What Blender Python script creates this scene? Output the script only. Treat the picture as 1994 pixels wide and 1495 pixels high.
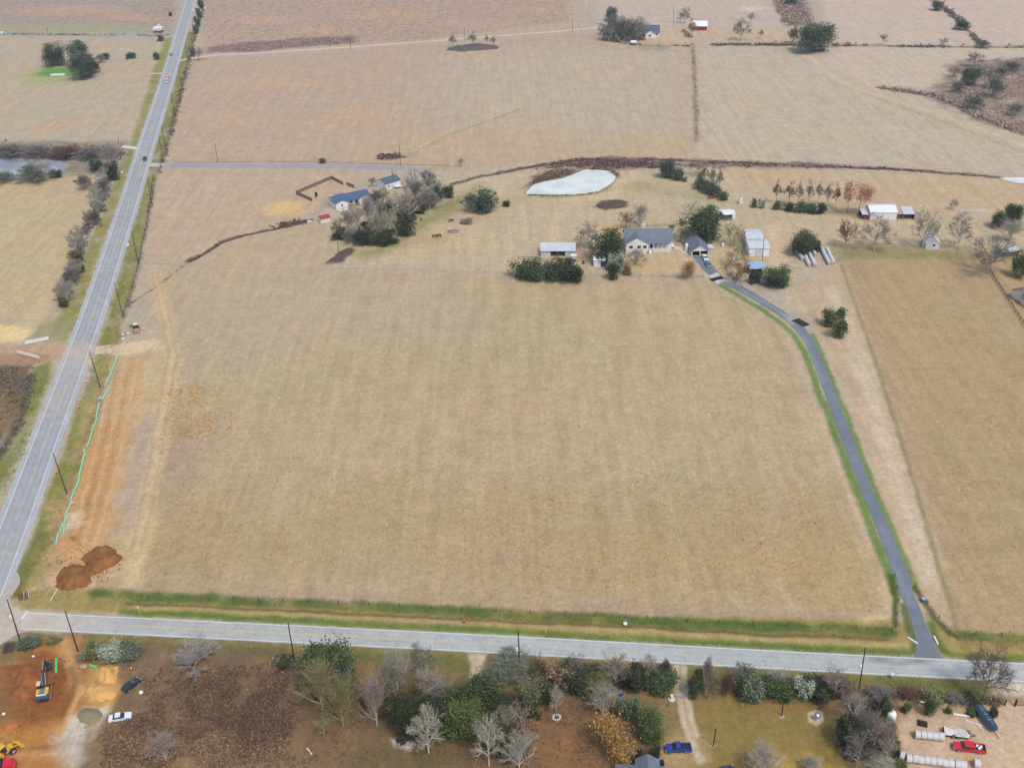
import bpy, math, random
import numpy as np
from mathutils import Vector, Matrix
random.seed(7); RNG = np.random.default_rng(11)
SC = bpy.context.scene; COL = SC.collection
for o in list(bpy.data.objects): bpy.data.objects.remove(o)

# ------------------------------------------------------------------ camera, light, exposure
CAM_H, PITCH, ROLL, FPX, CX, CY = 180.0, math.radians(30.49), math.radians(1.7), 2033.0, 997.0, 747.5
_f = np.array([0, math.cos(PITCH), -math.sin(PITCH)]); _u0 = np.array([0, math.sin(PITCH), math.cos(PITCH)]); _r0 = np.array([1.0, 0, 0])
_r = math.cos(ROLL)*_r0 - math.sin(ROLL)*_u0; _u = math.sin(ROLL)*_r0 + math.cos(ROLL)*_u0
CAMP = np.array([0, 0, CAM_H])
cam = bpy.data.cameras.new('camera'); cam.sensor_width = 36; cam.lens = 36*FPX/1994; cam.clip_start = 1; cam.clip_end = 30000
camo = bpy.data.objects.new('camera', cam); COL.objects.link(camo)
camo.matrix_world = Matrix([[_r[0], _u[0], -_f[0], 0], [_r[1], _u[1], -_f[1], 0], [_r[2], _u[2], -_f[2], CAM_H], [0, 0, 0, 1]])
SC.camera = camo

SUN_EL, SUN_AZ = math.radians(58), math.radians(150)
w = bpy.data.worlds.new('World'); SC.world = w; w.use_nodes = True
nt = w.node_tree; bg = nt.nodes['Background']
sky = nt.nodes.new('ShaderNodeTexSky'); sky.sky_type = 'NISHITA'; sky.sun_disc = False
sky.sun_elevation = SUN_EL; sky.sun_rotation = SUN_AZ; sky.air_density = 1.0; sky.dust_density = 2.0; sky.ozone_density = 1.0
nt.links.new(sky.outputs[0], bg.inputs[0]); bg.inputs[1].default_value = 0.15
sl = bpy.data.lights.new('sun', 'SUN'); sl.energy = 1.5; sl.angle = math.radians(12); sl.color = (1.0, 0.955, 0.90)
so = bpy.data.objects.new('sun', sl); COL.objects.link(so)
d = Vector((math.sin(SUN_AZ)*math.cos(SUN_EL), math.cos(SUN_AZ)*math.cos(SUN_EL), math.sin(SUN_EL)))
so.rotation_euler = d.to_track_quat('Z', 'Y').to_euler(); so.location = d*400
SC.view_settings.view_transform = 'Standard'; SC.view_settings.look = 'None'
SC.view_settings.exposure = 0.63; SC.view_settings.gamma = 1.0; SC.view_settings.use_curve_mapping = False
SC.cycles.max_bounces = 5; SC.cycles.diffuse_bounces = 2; SC.cycles.glossy_bounces = 2; SC.cycles.transparent_max_bounces = 6
SC.cycles.volume_bounces = 0; SC.cycles.transmission_bounces = 2

# ------------------------------------------------------------------ survey: photo point -> place on the land
def ray(px, py):
    return _f + _r*((px-CX)/FPX) - _u*((py-CY)/FPX)
def G(px, py, z=0.0):
    v = ray(px, py); t = (z-CAM_H)/v[2]
    return np.array([v[0]*t, v[1]*t, z])
def Gs(pts, z=0.0): return np.array([G(a, b, z)[:2] for a, b in pts])
def PX(P):
    q = np.asarray(P, float)-CAMP; dz = q@_f
    return CX+FPX*(q@_r)/dz, CY-FPX*(q@_u)/dz
def MPP(P): return float((np.asarray(P)-CAMP)@_f)/FPX
def rise(base, top):
    """height of an upright thing whose foot and top are seen at these two points"""
    P = G(*base); lo, hi = 0.0, 60.0
    for _ in range(40):
        m = (lo+hi)/2; y = PX(P+np.array([0, 0, m]))[1]
        if y > top[1]: lo = m
        else: hi = m
    return lo
def lin(c):
    c = np.asarray(c, float)/255.0
    return np.where(c <= .04045, c/12.92, ((c+.055)/1.055)**2.4)
GAIN = 1.30
def A(*c):
    """surface albedo for a paint/soil colour sampled under the overcast light"""
    if len(c) == 1: c = c[0]
    return lin(c)/GAIN

# ------------------------------------------------------------------ materials
def newmat(name):
    m = bpy.data.materials.new(name); m.use_nodes = True
    return m, m.node_tree.nodes, m.node_tree.links, m.node_tree.nodes['Principled BSDF']
_mc = {}
def MAT(name, col, rough=.7, metal=0, spec=.3, var=.12, scale=1.5, bump=0):
    if name in _mc: return _mc[name]
    m, n, l, b = newmat(name)
    c = A(col)
    b.inputs['Roughness'].default_value = rough; b.inputs['Metallic'].default_value = metal
    b.inputs['Specular IOR Level'].default_value = spec
    if var > 0:
        tc = n.new('ShaderNodeTexCoord'); ns = n.new('ShaderNodeTexNoise'); ns.inputs['Scale'].default_value = scale
        ns.inputs['Detail'].default_value = 5; ns.inputs['Roughness'].default_value = .65
        rp = n.new('ShaderNodeValToRGB'); rp.color_ramp.elements[0].position = .3; rp.color_ramp.elements[1].position = .7
        rp.color_ramp.elements[0].color = (*(c*(1-var)), 1); rp.color_ramp.elements[1].color = (*np.minimum(c*(1+var*.7), .95), 1)
        l.new(tc.outputs['Object'], ns.inputs['Vector']); l.new(ns.outputs['Fac'], rp.inputs[0]); l.new(rp.outputs[0], b.inputs['Base Color'])
        if bump:
            bp = n.new('ShaderNodeBump'); bp.inputs['Strength'].default_value = bump; bp.inputs['Distance'].default_value = .1
            l.new(ns.outputs['Fac'], bp.inputs['Height']); l.new(bp.outputs[0], b.inputs['Normal'])
    else: b.inputs['Base Color'].default_value = (*c, 1)
    _mc[name] = m; return m
def ribmat(name, col, pitch, axis=0, rough=.45, metal=.0, depth=.35, stain=.18):
    """sheet metal / shingle cover: fine ribs across one axis of the thing and weather stains"""
    if name in _mc: return _mc[name]
    m, n, l, b = newmat(name); c = A(col)
    b.inputs['Roughness'].default_value = rough; b.inputs['Metallic'].default_value = metal
    tc = n.new('ShaderNodeTexCoord'); wv = n.new('ShaderNodeTexWave'); wv.bands_direction = 'XYZ'[axis]
    wv.inputs['Scale'].default_value = 1/pitch*.314; wv.inputs['Distortion'].default_value = 0
    ns = n.new('ShaderNodeTexNoise'); ns.inputs['Scale'].default_value = .45; ns.inputs['Detail'].default_value = 6; ns.inputs['Roughness'].default_value = .7
    rp = n.new('ShaderNodeValToRGB'); rp.color_ramp.elements[0].position = .3; rp.color_ramp.elements[1].position = .65
    rp.color_ramp.elements[0].color = (*(c*(1-stain)), 1); rp.color_ramp.elements[1].color = (*np.minimum(c*1.06, .95), 1)
    bp = n.new('ShaderNodeBump'); bp.inputs['Strength'].default_value = depth; bp.inputs['Distance'].default_value = .05
    l.new(tc.outputs['Object'], wv.inputs['Vector']); l.new(tc.outputs['Object'], ns.inputs['Vector'])
    l.new(ns.outputs['Fac'], rp.inputs[0]); l.new(rp.outputs[0], b.inputs['Base Color'])
    l.new(wv.outputs['Fac'], bp.inputs['Height']); l.new(bp.outputs[0], b.inputs['Normal'])
    _mc[name] = m; return m
def tintmat(name, var=.5, trans=.15, huevar=.12, ns_scale=1.2, rough=.75):
    """leaf or bark: the plant's own colour, varied clump by clump and leaf by leaf"""
    m, n, l, b = newmat(name)
    oi = n.new('ShaderNodeObjectInfo'); ge = n.new('ShaderNodeNewGeometry'); tc = n.new('ShaderNodeTexCoord')
    ns = n.new('ShaderNodeTexNoise'); ns.inputs['Scale'].default_value = ns_scale; ns.inputs['Detail'].default_value = 3
    l.new(ge.outputs['Position'], ns.inputs['Vector'])
    mr = n.new('ShaderNodeMapRange'); mr.inputs[3].default_value = 1-var; mr.inputs[4].default_value = 1+var
    l.new(ge.outputs['Random Per Island'], mr.inputs[0])
    mr2 = n.new('ShaderNodeMapRange'); mr2.inputs[1].default_value = .3; mr2.inputs[2].default_value = .7; mr2.inputs[3].default_value = 1-var*.55; mr2.inputs[4].default_value = 1+var*.55
    l.new(ns.outputs['Fac'], mr2.inputs[0])
    mu = n.new('ShaderNodeMath'); mu.operation = 'MULTIPLY'; l.new(mr.outputs[0], mu.inputs[0]); l.new(mr2.outputs[0], mu.inputs[1])
    hs = n.new('ShaderNodeHueSaturation')
    mr3 = n.new('ShaderNodeMapRange'); mr3.inputs[3].default_value = .5-huevar*.25; mr3.inputs[4].default_value = .5+huevar*.15
    l.new(ge.outputs['Random Per Island'], mr3.inputs[0]); l.new(mr3.outputs[0], hs.inputs['Hue'])
    l.new(oi.outputs['Color'], hs.inputs['Color']); l.new(mu.outputs[0], hs.inputs['Value'])
    l.new(hs.outputs[0], b.inputs['Base Color']); b.inputs['Roughness'].default_value = rough; b.inputs['Specular IOR Level'].default_value = .2
    if trans > 0:
        tr = n.new('ShaderNodeBsdfTranslucent'); mx = n.new('ShaderNodeMixShader'); mx.inputs[0].default_value = trans
        l.new(hs.outputs[0], tr.inputs[0]); l.new(b.outputs[0], mx.inputs[1]); l.new(tr.outputs[0], mx.inputs[2])
        l.new(mx.outputs[0], n['Material Output'].inputs[0])
    return m

# ------------------------------------------------------------------ mesh helpers
def meshobj(name, V, F, mat, parent=None, smooth=False):
    me = bpy.data.meshes.new(name); me.from_pydata([tuple(v) for v in V], [], F); me.update()
    return link(name, me, mat, parent, smooth)
def link(name, me, mat, parent=None, smooth=False):
    if mat is not None and not me.materials: me.materials.append(mat)
    if smooth: me.shade_smooth()
    o = bpy.data.objects.new(name, me); COL.objects.link(o)
    if parent is not None: o.parent = parent
    return o
def npmesh(name, V, Q, mat):
    """fast mesh from arrays; Q is (M,3) or (M,4)"""
    V = np.ascontiguousarray(V, np.float32); Q = np.ascontiguousarray(Q, np.int32); k = Q.shape[1]
    me = bpy.data.meshes.new(name); me.vertices.add(len(V)); me.vertices.foreach_set('co', V.ravel())
    me.loops.add(Q.size); me.loops.foreach_set('vertex_index', Q.ravel())
    me.polygons.add(len(Q)); me.polygons.foreach_set('loop_start', np.arange(0, Q.size, k, dtype=np.int32))
    me.update(calc_edges=True); me.validate()
    if mat is not None: me.materials.append(mat)
    return me
class MB:
    def __init__(s): s.V = []; s.F = []
    def add(s, V, F):
        k = len(s.V); s.V += [tuple(v) for v in V]; s.F += [tuple(i+k for i in f) for f in F]; return s
    def box(s, c, sz, rz=0, ry=0, taper=1.0):
        x, y, z = np.array(sz)/2; M = Matrix.Rotation(rz, 3, 'Z')@Matrix.Rotation(ry, 3, 'Y'); V = []
        for k in (-1, 1):
            t = taper if k > 0 else 1
            for a, b in ((-1, -1), (1, -1), (1, 1), (-1, 1)): V.append(Vector(c)+M@Vector((a*x*t, b*y*t, k*z)))
        return s.add(V, [(3, 2, 1, 0), (4, 5, 6, 7), (0, 1, 5, 4), (1, 2, 6, 5), (2, 3, 7, 6), (3, 0, 4, 7)])
    def tube(s, p, q, r0, r1=None, n=8, cap=True):
        r1 = r0 if r1 is None else r1; p = Vector(p); q = Vector(q); dz = (q-p).normalized()
        a = dz.orthogonal().normalized(); b = dz.cross(a); V = []
        for P, r in ((p, r0), (q, r1)):
            for i in range(n): t = 2*math.pi*i/n; V.append(P+a*math.cos(t)*r+b*math.sin(t)*r)
        F = [(i, (i+1) % n, n+(i+1) % n, n+i) for i in range(n)]
        if cap: F += [tuple(range(n-1, -1, -1)), tuple(range(n, 2*n))]
        return s.add(V, F)
    def lathe(s, prof, c=(0, 0, 0), n=12, axis='Z'):
        V = []; c = Vector(c)
        for r, h in prof:
            for i in range(n):
                t = 2*math.pi*i/n; v = Vector((r*math.cos(t), r*math.sin(t), h))
                if axis == 'X': v = Vector((v.z, v.x, v.y))
                if axis == 'Y': v = Vector((v.x, v.z, v.y))
                V.append(c+v)
        m = len(prof); F = [(j*n+i, j*n+(i+1) % n, (j+1)*n+(i+1) % n, (j+1)*n+i) for j in range(m-1) for i in range(n)]
        F += [tuple(range(n-1, -1, -1)), tuple(range((m-1)*n, m*n))]
        return s.add(V, F)
    def prism(s, pts, y0, y1, inset=None):
        """outline in x-z pushed along y; inset gives the half-width factor per point"""
        n = len(pts); V = []
        for Y in (y0, y1):
            for i, (x, z) in enumerate(pts): V.append((x, Y*(inset[i] if inset else 1), z))
        F = [(i, (i+1) % n, n+(i+1) % n, n+i) for i in range(n)]+[tuple(range(n-1, -1, -1)), tuple(range(n, 2*n))]
        return s.add(V, F)
    def build(s, name, mat, parent=None, smooth=False):
        o = meshobj(name, s.V, s.F, mat, parent, smooth)
        return o
def tag(o, label, cat, group=None, kind=None):
    if label: o['label'] = label
    if cat: o['category'] = cat
    if group: o['group'] = group
    if kind: o['kind'] = kind
    return o
def thing(name, loc, label, cat, rz=0, group=None):
    o = bpy.data.objects.new(name, None); COL.objects.link(o); o.empty_display_size = .5
    o.location = (loc[0], loc[1], loc[2] if len(loc) > 2 else 0); o.rotation_euler = (0, 0, rz)
    return tag(o, label, cat, group)
def dup(root, loc, rz=None, label=None, group=None, scale=None):
    r = root.copy(); COL.objects.link(r); r.location = (loc[0], loc[1], loc[2] if len(loc) > 2 else 0)
    if rz is not None: r.rotation_euler = (0, 0, rz)
    if label: r['label'] = label
    if group: r['group'] = group
    if scale is not None: r.scale = scale
    for ch in list(root.children):
        c = ch.copy(); COL.objects.link(c); c.parent = r
        for g in list(ch.children):
            e = g.copy(); COL.objects.link(e); e.parent = c
    return r
def heading(p, q):
    return math.atan2(q[1]-p[1], q[0]-p[0])

# ------------------------------------------------------------------ value noise on the land (numpy)
def vnoise(x, y, s, seed=0):
    x = x/s+seed*17.3; y = y/s+seed*9.7; xi = np.floor(x); yi = np.floor(y); fx = x-xi; fy = y-yi
    fx = fx*fx*(3-2*fx); fy = fy*fy*(3-2*fy)
    def h(a, b):
        v = np.sin(a*127.1+b*311.7+seed*74.7)*43758.5453; return v-np.floor(v)
    return (h(xi, yi)*(1-fx)+h(xi+1, yi)*fx)*(1-fy)+(h(xi, yi+1)*(1-fx)+h(xi+1, yi+1)*fx)*fy
def fbm(x, y, s, seed=0, o=3):
    t = 0; a = .5; tot = 0
    for i in range(o): t = t+a*vnoise(x, y, s/2**i, seed+i*3); tot += a; a *= .55
    return t/tot
def sdist(X, Y, pts, closed):
    """signed distance in metres: >0 inside a polygon, or minus the distance to a line"""
    n = len(pts); dmin = np.full(X.shape, 1e9); ins = np.zeros(X.shape, bool)
    for i in range(n if closed else n-1):
        ax, ay = pts[i]; bx, by = pts[(i+1) % n]; ex, ey = bx-ax, by-ay; L = ex*ex+ey*ey+1e-9
        t = np.clip(((X-ax)*ex+(Y-ay)*ey)/L, 0, 1); dd = (X-ax-t*ex)**2+(Y-ay-t*ey)**2; dmin = np.minimum(dmin, dd)
        if closed:
            c = ((ay > Y) != (by > Y)) & (X < (bx-ax)*(Y-ay)/(by-ay+1e-12)+ax); ins ^= c
    dmin = np.sqrt(dmin)
    return np.where(ins, dmin, -dmin) if closed else -dmin
# ------------------------------------------------------------------ what covers the land (soil, grass, dirt), as real colours of the place
# each: kind, outline in surveyed points, colour, softness m, wander m, strength, (scrub, tufts, green flecks) or None
R = []
def warm(c):
    r, g, b = c
    return (r, g+.23*max(r-g, 0), b+.11*max(r-b, 0))
def Pg(c, pts, soft=3, warp=2, a=1, W=None): R.append((1, pts, warm(c), soft, warp, a, W, 0))
def Ln(c, pts, hw, soft=.6, warp=.6, a=1, W=None): R.append((0, pts, warm(c), soft, warp, a, W, hw))
BASE = (184, 168, 143)
# far pastures and scrub
Pg((174, 150, 134), [(-700, -160), (330, -160), (352, -40), (338, 64), (-700, 62)], 8, 8, 1, (.35, .3, .3))
Pg((168, 162, 116), [(-400, 50), (250, 47), (334, 58), (334, 67), (-400, 68)], 8, 6, .8, (.1, 0, .3))
Pg((186, 163, 134), [(-700, 76), (330, 77), (300, 190), (262, 282), (-700, 287)], 4, 3)
Pg((196, 152, 118), [(50, 245), (130, 232), (180, 238), (120, 255), (60, 258)], 8, 8, .6)
Pg((172, 170, 105), [(25, 150), (75, 133), (140, 128), (160, 150), (130, 162), (50, 168)], 9, 6, .8)
Pg((96, 150, 52), [(62, 146), (92, 133), (135, 131), (150, 146), (100, 150)], 6, 4, .95)
Pg((150, 133, 108), [(-400, 278), (240, 276), (250, 300), (190, 340), (-400, 345)], 5, 4, .9, (.5, 0, .2))
Pg((192, 165, 124), [(-700, 345), (190, 342), (135, 540), (95, 640), (-700, 665)], 5, 4, 1, (0, .3, .2))
Pg((228, 192, 130), [(-60, 636), (25, 632), (62, 643), (60, 654), (40, 664), (-60, 670)], 2, 2.5, .95)
Pg((150, 145, 90), [(62, 640), (130, 610), (118, 668), (62, 664)], 3, 3, .6, (.1, 0, .5))
Pg((186, 148, 114), [(-300, 669), (60, 672), (128, 668), (120, 705), (60, 690), (-300, 690)], 2, 2, 1)
Pg((170, 118, 88), [(-300, 688), (95, 690), (98, 702), (60, 713), (-300, 715)], 2, 2, .85)
Pg((122, 98, 68), [(-300, 715), (62, 712), (48, 790), (-15, 890), (-300, 1000)], 2, 2.5, 1, (.75, .5, .1))
Pg((168, 118, 74), [(-100, 800), (25, 790), (5, 850), (-100, 890)], 3, 4, .7, (.3, .3, 0))
# big upper pasture, pale to the right
Pg((187, 156, 131), [(345, 128), (400, 116), (800, 90), (1165, 63), (1346, 92), (1358, 302), (1040, 314), (860, 336), (330, 312)], 4, 3, 1, (.12, .35, .1))
Pg((188, 166, 138), [(860, 118), (1100, 92), (1346, 95), (1357, 296), (960, 290), (820, 200)], 40, 20, .9)
Pg((190, 158, 120), [(560, 290), (860, 255), (1340, 262), (1356, 302), (1040, 312), (860, 330)], 20, 10, .75, (0, .35, .1))
Pg((186, 152, 132), [(385, -160), (1112, -160), (1114, 42), (800, 80), (400, 104)], 5, 4, 1, (.4, .5, .1))
for c_, r_ in (((520, 40), 60), ((760, 30), 70), ((930, 45), 50), ((620, 60), 45), ((1040, 20), 50), ((440, 70), 30), ((130, 20), 80), ((260, 35), 50)):
    Pg((204, 152, 118), [(c_[0]+r_*math.cos(q_)*1.4, c_[1]+r_*math.sin(q_)*.12) for q_ in np.linspace(0, 6.28, 12)[:-1]], 16, 20, .55)
for c_, r_ in (((440, 230), 60), ((560, 160), 70), ((720, 220), 60), ((640, 240), 50), ((400, 290), 50)):
    Pg((204, 156, 116), [(c_[0]+r_*math.cos(q_)*1.4, c_[1]+r_*math.sin(q_)*.16) for q_ in np.linspace(0, 6.28, 12)[:-1]], 14, 18, .5, (.15, .5, 0))
Pg((132, 102, 96), [(400, 92), (560, 76), (700, 70), (690, 84), (480, 101), (400, 104)], 5, 5, .8, (.9, 0, 0))
Pg((190, 168, 140), [(1362, 92), (1600, 92), (1680, 150), (1800, 190), (1994, 262), (2500, 400), (2500, 400), (1994, 343), (1700, 320), (1357, 310)], 4, 3, 1)
Pg((197, 172, 147), [(1570, 93), (2600, 93), (2600, 110), (1900, 116), (1830, 170), (1700, 172), (1600, 122)], 4, 3)
Pg((198, 171, 151), [(1560, -160), (2800, -160), (2800, 88), (1620, 88)], 5, 3)
Pg((192, 168, 147), [(1112, -160), (1560, -160), (1520, 90), (1350, 90), (1170, 62)], 5, 3)
Pg((195, 162, 128), [(1245, 68), (1340, 50), (1420, 55), (1540, 58), (1545, 84), (1345, 88), (1250, 84)], 6, 5, .8)
Pg((214, 188, 160), [(1440, 14), (1475, 11), (1500, 17), (1470, 23), (1445, 22)], 6, 4, .9)
Pg((128, 114, 104), [(1503, -10), (1562, -10), (1586, 50), (1530, 50)], 5, 5, .85, (1, 0, .2))
Pg((160, 132, 116), [(1870, 117), (2500, 100), (2500, 380), (1994, 260), (1900, 235), (1796, 187), (1838, 160), (1850, 130)], 5, 6, 1, (.7, .2, .2))
for q_ in ([(1905, 150), (1960, 142), (1990, 150), (1930, 158)], [(1880, 175), (1915, 172), (1930, 182), (1890, 184)], [(1950, 190), (2000, 186), (2010, 200), (1965, 200)], [(1930, 215), (1990, 222), (2000, 232), (1940, 226)], [(1865, 150), (1880, 142), (1890, 160), (1870, 166)]): Pg((196, 170, 146), q_, 6, 7, .8, (.1, .2, .2))
Pg((188, 166, 150), [(1845, 208), (1880, 206), (1876, 220), (1850, 216)], 3, 3, 1)
Ln((166, 156, 112), [(1655, 172), (1720, 195), (1830, 235), (1994, 296), (2300, 400)], 1.4, 2, 1.5, .8)
Ln((204, 181, 150), [(1572, 108), (1610, 140), (1660, 172), (1800, 212), (1994, 282)], 1.6, 2, 1.5, .7)
Ln((104, 84, 80), [(1715, 171), (1830, 190), (1900, 224), (1994, 262), (2300, 350)], 2.2, 2, 2.5, .85, (.8, 0, 0))
Ln((112, 102, 86), [(1620, 88), (1800, 91), (2500, 96)], 1.5, 1.5, 2.5, .8, (.6, 0, .2))
Ln((112, 102, 86), [(1390, 88), (1540, 88), (1600, 90)], 2.5, 2, 2.5, .7, (.3, 0, .5))
Ln((112, 102, 86), [(1815, 0), (1875, 47), (1906, 86)], 2.0, 1.5, 2.5, .8, (.6, 0, .2))
Ln((130, 110, 88), [(1165, 78), (1250, 88), (1345, 90)], 1.6, 2, 2, .7, (.3, 0, .4))
Pg((150, 148, 108), [(1235, 90), (1300, 90), (1302, 97), (1255, 99)], 3, 3, .8)
Ln((146, 120, 108), [(1349, 84), (1353, 160), (1357, 276)], 1.2, 1.5, 1.2, .75, (.9, 0, 0))
Ln((150, 128, 112), [(395, 20), (380, 70), (362, 140), (345, 210), (325, 292), (306, 340), (287, 430), (264, 540), (240, 620)], 1.1, 1.2, 1, .6, (.4, 0, .2))
Ln((168, 150, 104), [(790, 302), (860, 266), (930, 240), (1010, 214)], 2.6, 2, 2, .7)
Ln((204, 180, 152), [(800, 296), (870, 258), (940, 236), (1020, 205)], .9, 1, 1, .6)
Pg((142, 116, 104), [(735, 301), (770, 300), (790, 306), (760, 312), (738, 311)], 3, 4, .7, (.9, 0, 0))
Ln((120, 96, 84), [(340, 316), (600, 315), (780, 320), (880, 323)], .6, .8, .8, .7, (.5, 0, 0))
# pasture between the lane and the farm
Pg((192, 160, 130), [(305, 334), (720, 336), (620, 400), (585, 430), (460, 470), (370, 507), (288, 506)], 4, 3, 1, (.1, .3, .1))
Pg((190, 159, 124), [(375, 512), (480, 462), (600, 434), (660, 450), (640, 520), (300, 522)], 5, 3, 1, (.1, .4, .1))
Pg((218, 172, 112), [(515, 402), (545, 391), (592, 394), (604, 408), (570, 420), (528, 418)], 5, 3, .9)
Pg((194, 168, 132), [(640, 430), (860, 350), (1040, 322), (1330, 318), (1700, 332), (1994, 350), (2500, 380), (2500, 500), (1640, 496), (1390, 546), (1240, 532), (700, 522), (645, 490)], 8, 5, 1, (0, .3, .35))
Pg((194, 162, 126), [(1420, 338), (1600, 330), (1994, 350), (2400, 370), (2400, 420), (1700, 420), (1500, 380)], 10, 8, .8, (0, .6, .2))
Pg((196, 154, 114), [(1400, 335), (1570, 332), (1590, 350), (1480, 362)], 8, 6, .6)
Pg((142, 138, 76), [(690, 492), (770, 470), (815, 430), (880, 385), (935, 365), (925, 392), (860, 425), (800, 470), (730, 505)], 7, 4, .9, (0, 0, .5))
Pg((190, 150, 105), [(800, 470), (850, 455), (900, 450), (880, 470), (830, 478)], 5, 4, .8)
Pg((165, 155, 105), [(910, 380), (1030, 385), (1000, 400), (900, 405)], 6, 5, .7, (0, 0, .4))
Pg((150, 128, 96), [(1021, 377), (1038, 356), (1062, 350), (1100, 342), (1140, 328), (1186, 330), (1203, 342), (1190, 363), (1167, 377), (1121, 383), (1060, 384)], 2, 2, .9)
Pg((210, 178, 130), [(1185, 378), (1203, 350), (1225, 345), (1218, 365), (1180, 390), (1100, 386)], 4, 3, .8)
Pg((160, 150, 95), [(1190, 370), (1240, 350), (1400, 385), (1450, 402), (1350, 392), (1250, 375)], 6, 5, .5, (0, 0, .4))
Pg((200, 160, 112), [(1215, 502), (1345, 502), (1358, 528), (1300, 534), (1222, 530)], 4, 3, .85, (0, .5, 0))
Pg((206, 160, 98), [(1165, 440), (1212, 436), (1214, 452), (1170, 456)], 4, 3, .7)
Pg((170, 120, 100), [(1118, 470), (1150, 470), (1152, 510), (1122, 505)], 4, 3, .6)
Pg((198, 160, 112), [(1375, 478), (1420, 480), (1460, 520), (1420, 545), (1390, 530)], 4, 3, .7)
Ln((212, 178, 138), [(1503, 440), (1508, 480), (1520, 515), (1545, 560), (1570, 600)], 3, 3, 2, .7)
Pg((142, 128, 72), [(1630, 478), (1800, 484), (1994, 486), (2300, 500), (2300, 520), (1630, 508)], 7, 5, .85, (0, 0, .5))
Pg((196, 150, 84), [(1935, 520), (1994, 520), (2200, 560), (2200, 640), (1994, 628)], 4, 3, .8)
Ln((96, 98, 60), [(1924, 524), (1960, 580), (1994, 634), (2060, 740)], .8, .8, .5, .9)
Ln((128, 108, 70), [(1620, 412), (1680, 420), (1690, 425)], 3, 3, 2, .7)
# creek, ditch lines
Ln((84, 66, 58), [(365, 508), (400, 490), (430, 470), (480, 455), (540, 443), (585, 432), (606, 428)], 1.2, .8, 1, .95, (.9, 0, 0))
Ln((150, 122, 106), [(365, 512), (330, 540), (300, 562), (250, 594)], .7, .9, .8, .55, (.6, 0, 0))
Ln((104, 80, 74), [(880, 358), (950, 340), (1020, 326), (1100, 313), (1170, 306), (1300, 309), (1500, 317), (1600, 320), (1700, 326), (1850, 338), (1945, 346)], 1.8, 1.5, 2, .9, (.9, 0, 0))
Pg((150, 124, 112), [(1035, 330), (1100, 315), (1180, 307), (1335, 312), (1640, 322), (1640, 330), (1330, 326), (1250, 330), (1200, 332), (1120, 326)], 4, 4, .8, (.9, 0, 0))
Pg((106, 84, 66), [(1025, 366), (1038, 345), (1070, 331), (1130, 328), (1120, 340), (1062, 352)], 3, 3, .9, (.9, 0, 0))
Pg((100, 78, 62), [(1158, 402), (1170, 392), (1205, 388), (1224, 392), (1215, 406), (1175, 410)], 2, 3, .9, (.8, 0, 0))
Pg((92, 70, 62), [(632, 514), (655, 492), (688, 480), (690, 488), (665, 510)], 1.5, 2, .9, (.9, 0, 0))
Ln((170, 145, 118), [(288, 512), (460, 522), (640, 524), (700, 523), (980, 532), (1200, 537), (1370, 540)], .8, 1, .7, .7, (0, 0, .6))
Ln((160, 130, 92), [(1175, 447), (1260, 440), (1330, 438)], 1.6, 2, 1, .7)
# the big central field
Pg((185, 156, 119), [(300, 524), (640, 526), (980, 538), (1378, 545), (1525, 640), (1595, 800), (1655, 1000), (1732, 1205), (1250, 1195), (900, 1182), (160, 1148), (240, 950), (300, 700), (310, 600)], 4, 1.5, 1, (0, .4, .25))
Pg((184, 160, 128), [(310, 532), (900, 545), (880, 640), (500, 700), (345, 690)], 25, 12, .8)
Pg((174, 143, 103), [(300, 980), (900, 960), (1640, 960), (1735, 1205), (900, 1180), (160, 1150)], 22, 10, .8, (0, .9, .2))
Pg((180, 145, 92), [(1080, 1050), (1640, 1040), (1690, 1160), (1200, 1150)], 14, 10, .55, (0, 1, .1))
Pg((184, 150, 104), [(335, 772), (430, 760), (442, 830), (335, 862), (318, 825)], 9, 9, .7, (0, 1, 0))
Pg((166, 138, 116), [(330, 800), (420, 850), (380, 940), (310, 1000), (300, 900)], 8, 6, .5, (.25, .4, 0))
Pg((168, 138, 110), [(200, 1130), (900, 1162), (1720, 1200), (1735, 1207), (900, 1184), (160, 1150)], 2, 1.5, .6, (0, .2, .1))
Ln((206, 176, 132), [(1715, 1110), (1728, 1160), (1732, 1196), (1690, 1204)], 1.2, 1.2, .8, .7)
Ln((206, 170, 130), [(1535, 660), (1570, 740), (1622, 880), (1660, 980), (1700, 1080)], .6, .8, .5, .6)
for k_ in range(26):
    x0_ = 260+k_*55+(k_*37 % 23); pts_ = [(1336+(x0_-1336)*(y_+460)/1610, y_) for y_ in (1175, 1000, 820, 660, 560)]
    if all(330 < q_[0] < 1690 for q_ in pts_): Ln((192, 166, 130) if k_ % 2 else (168, 142, 108), pts_, .8+(k_*13 % 7)*.25, 2.2, 1.2, .16+.04*(k_ % 4))
for c_, r_ in (((520, 740), 120), ((900, 640), 150), ((1250, 900), 130), ((700, 1000), 120), ((1150, 700), 110), ((460, 600), 80)):
    Pg((176, 160, 118), [(c_[0]+r_*math.cos(q_)*1.5, c_[1]+r_*math.sin(q_)*.42) for q_ in np.linspace(0, 6.28, 14)[:-1]], 26, 26, .28, (0, .3, .4))
for c_, r_ in (((640, 860), 140), ((1050, 820), 120), ((1400, 760), 120), ((820, 1090), 120), ((1380, 1100), 110)):
    Pg((192, 156, 124), [(c_[0]+r_*math.cos(q_)*1.5, c_[1]+r_*math.sin(q_)*.42) for q_ in np.linspace(0, 6.28, 14)[:-1]], 26, 26, .35, (0, .6, .1))
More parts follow.
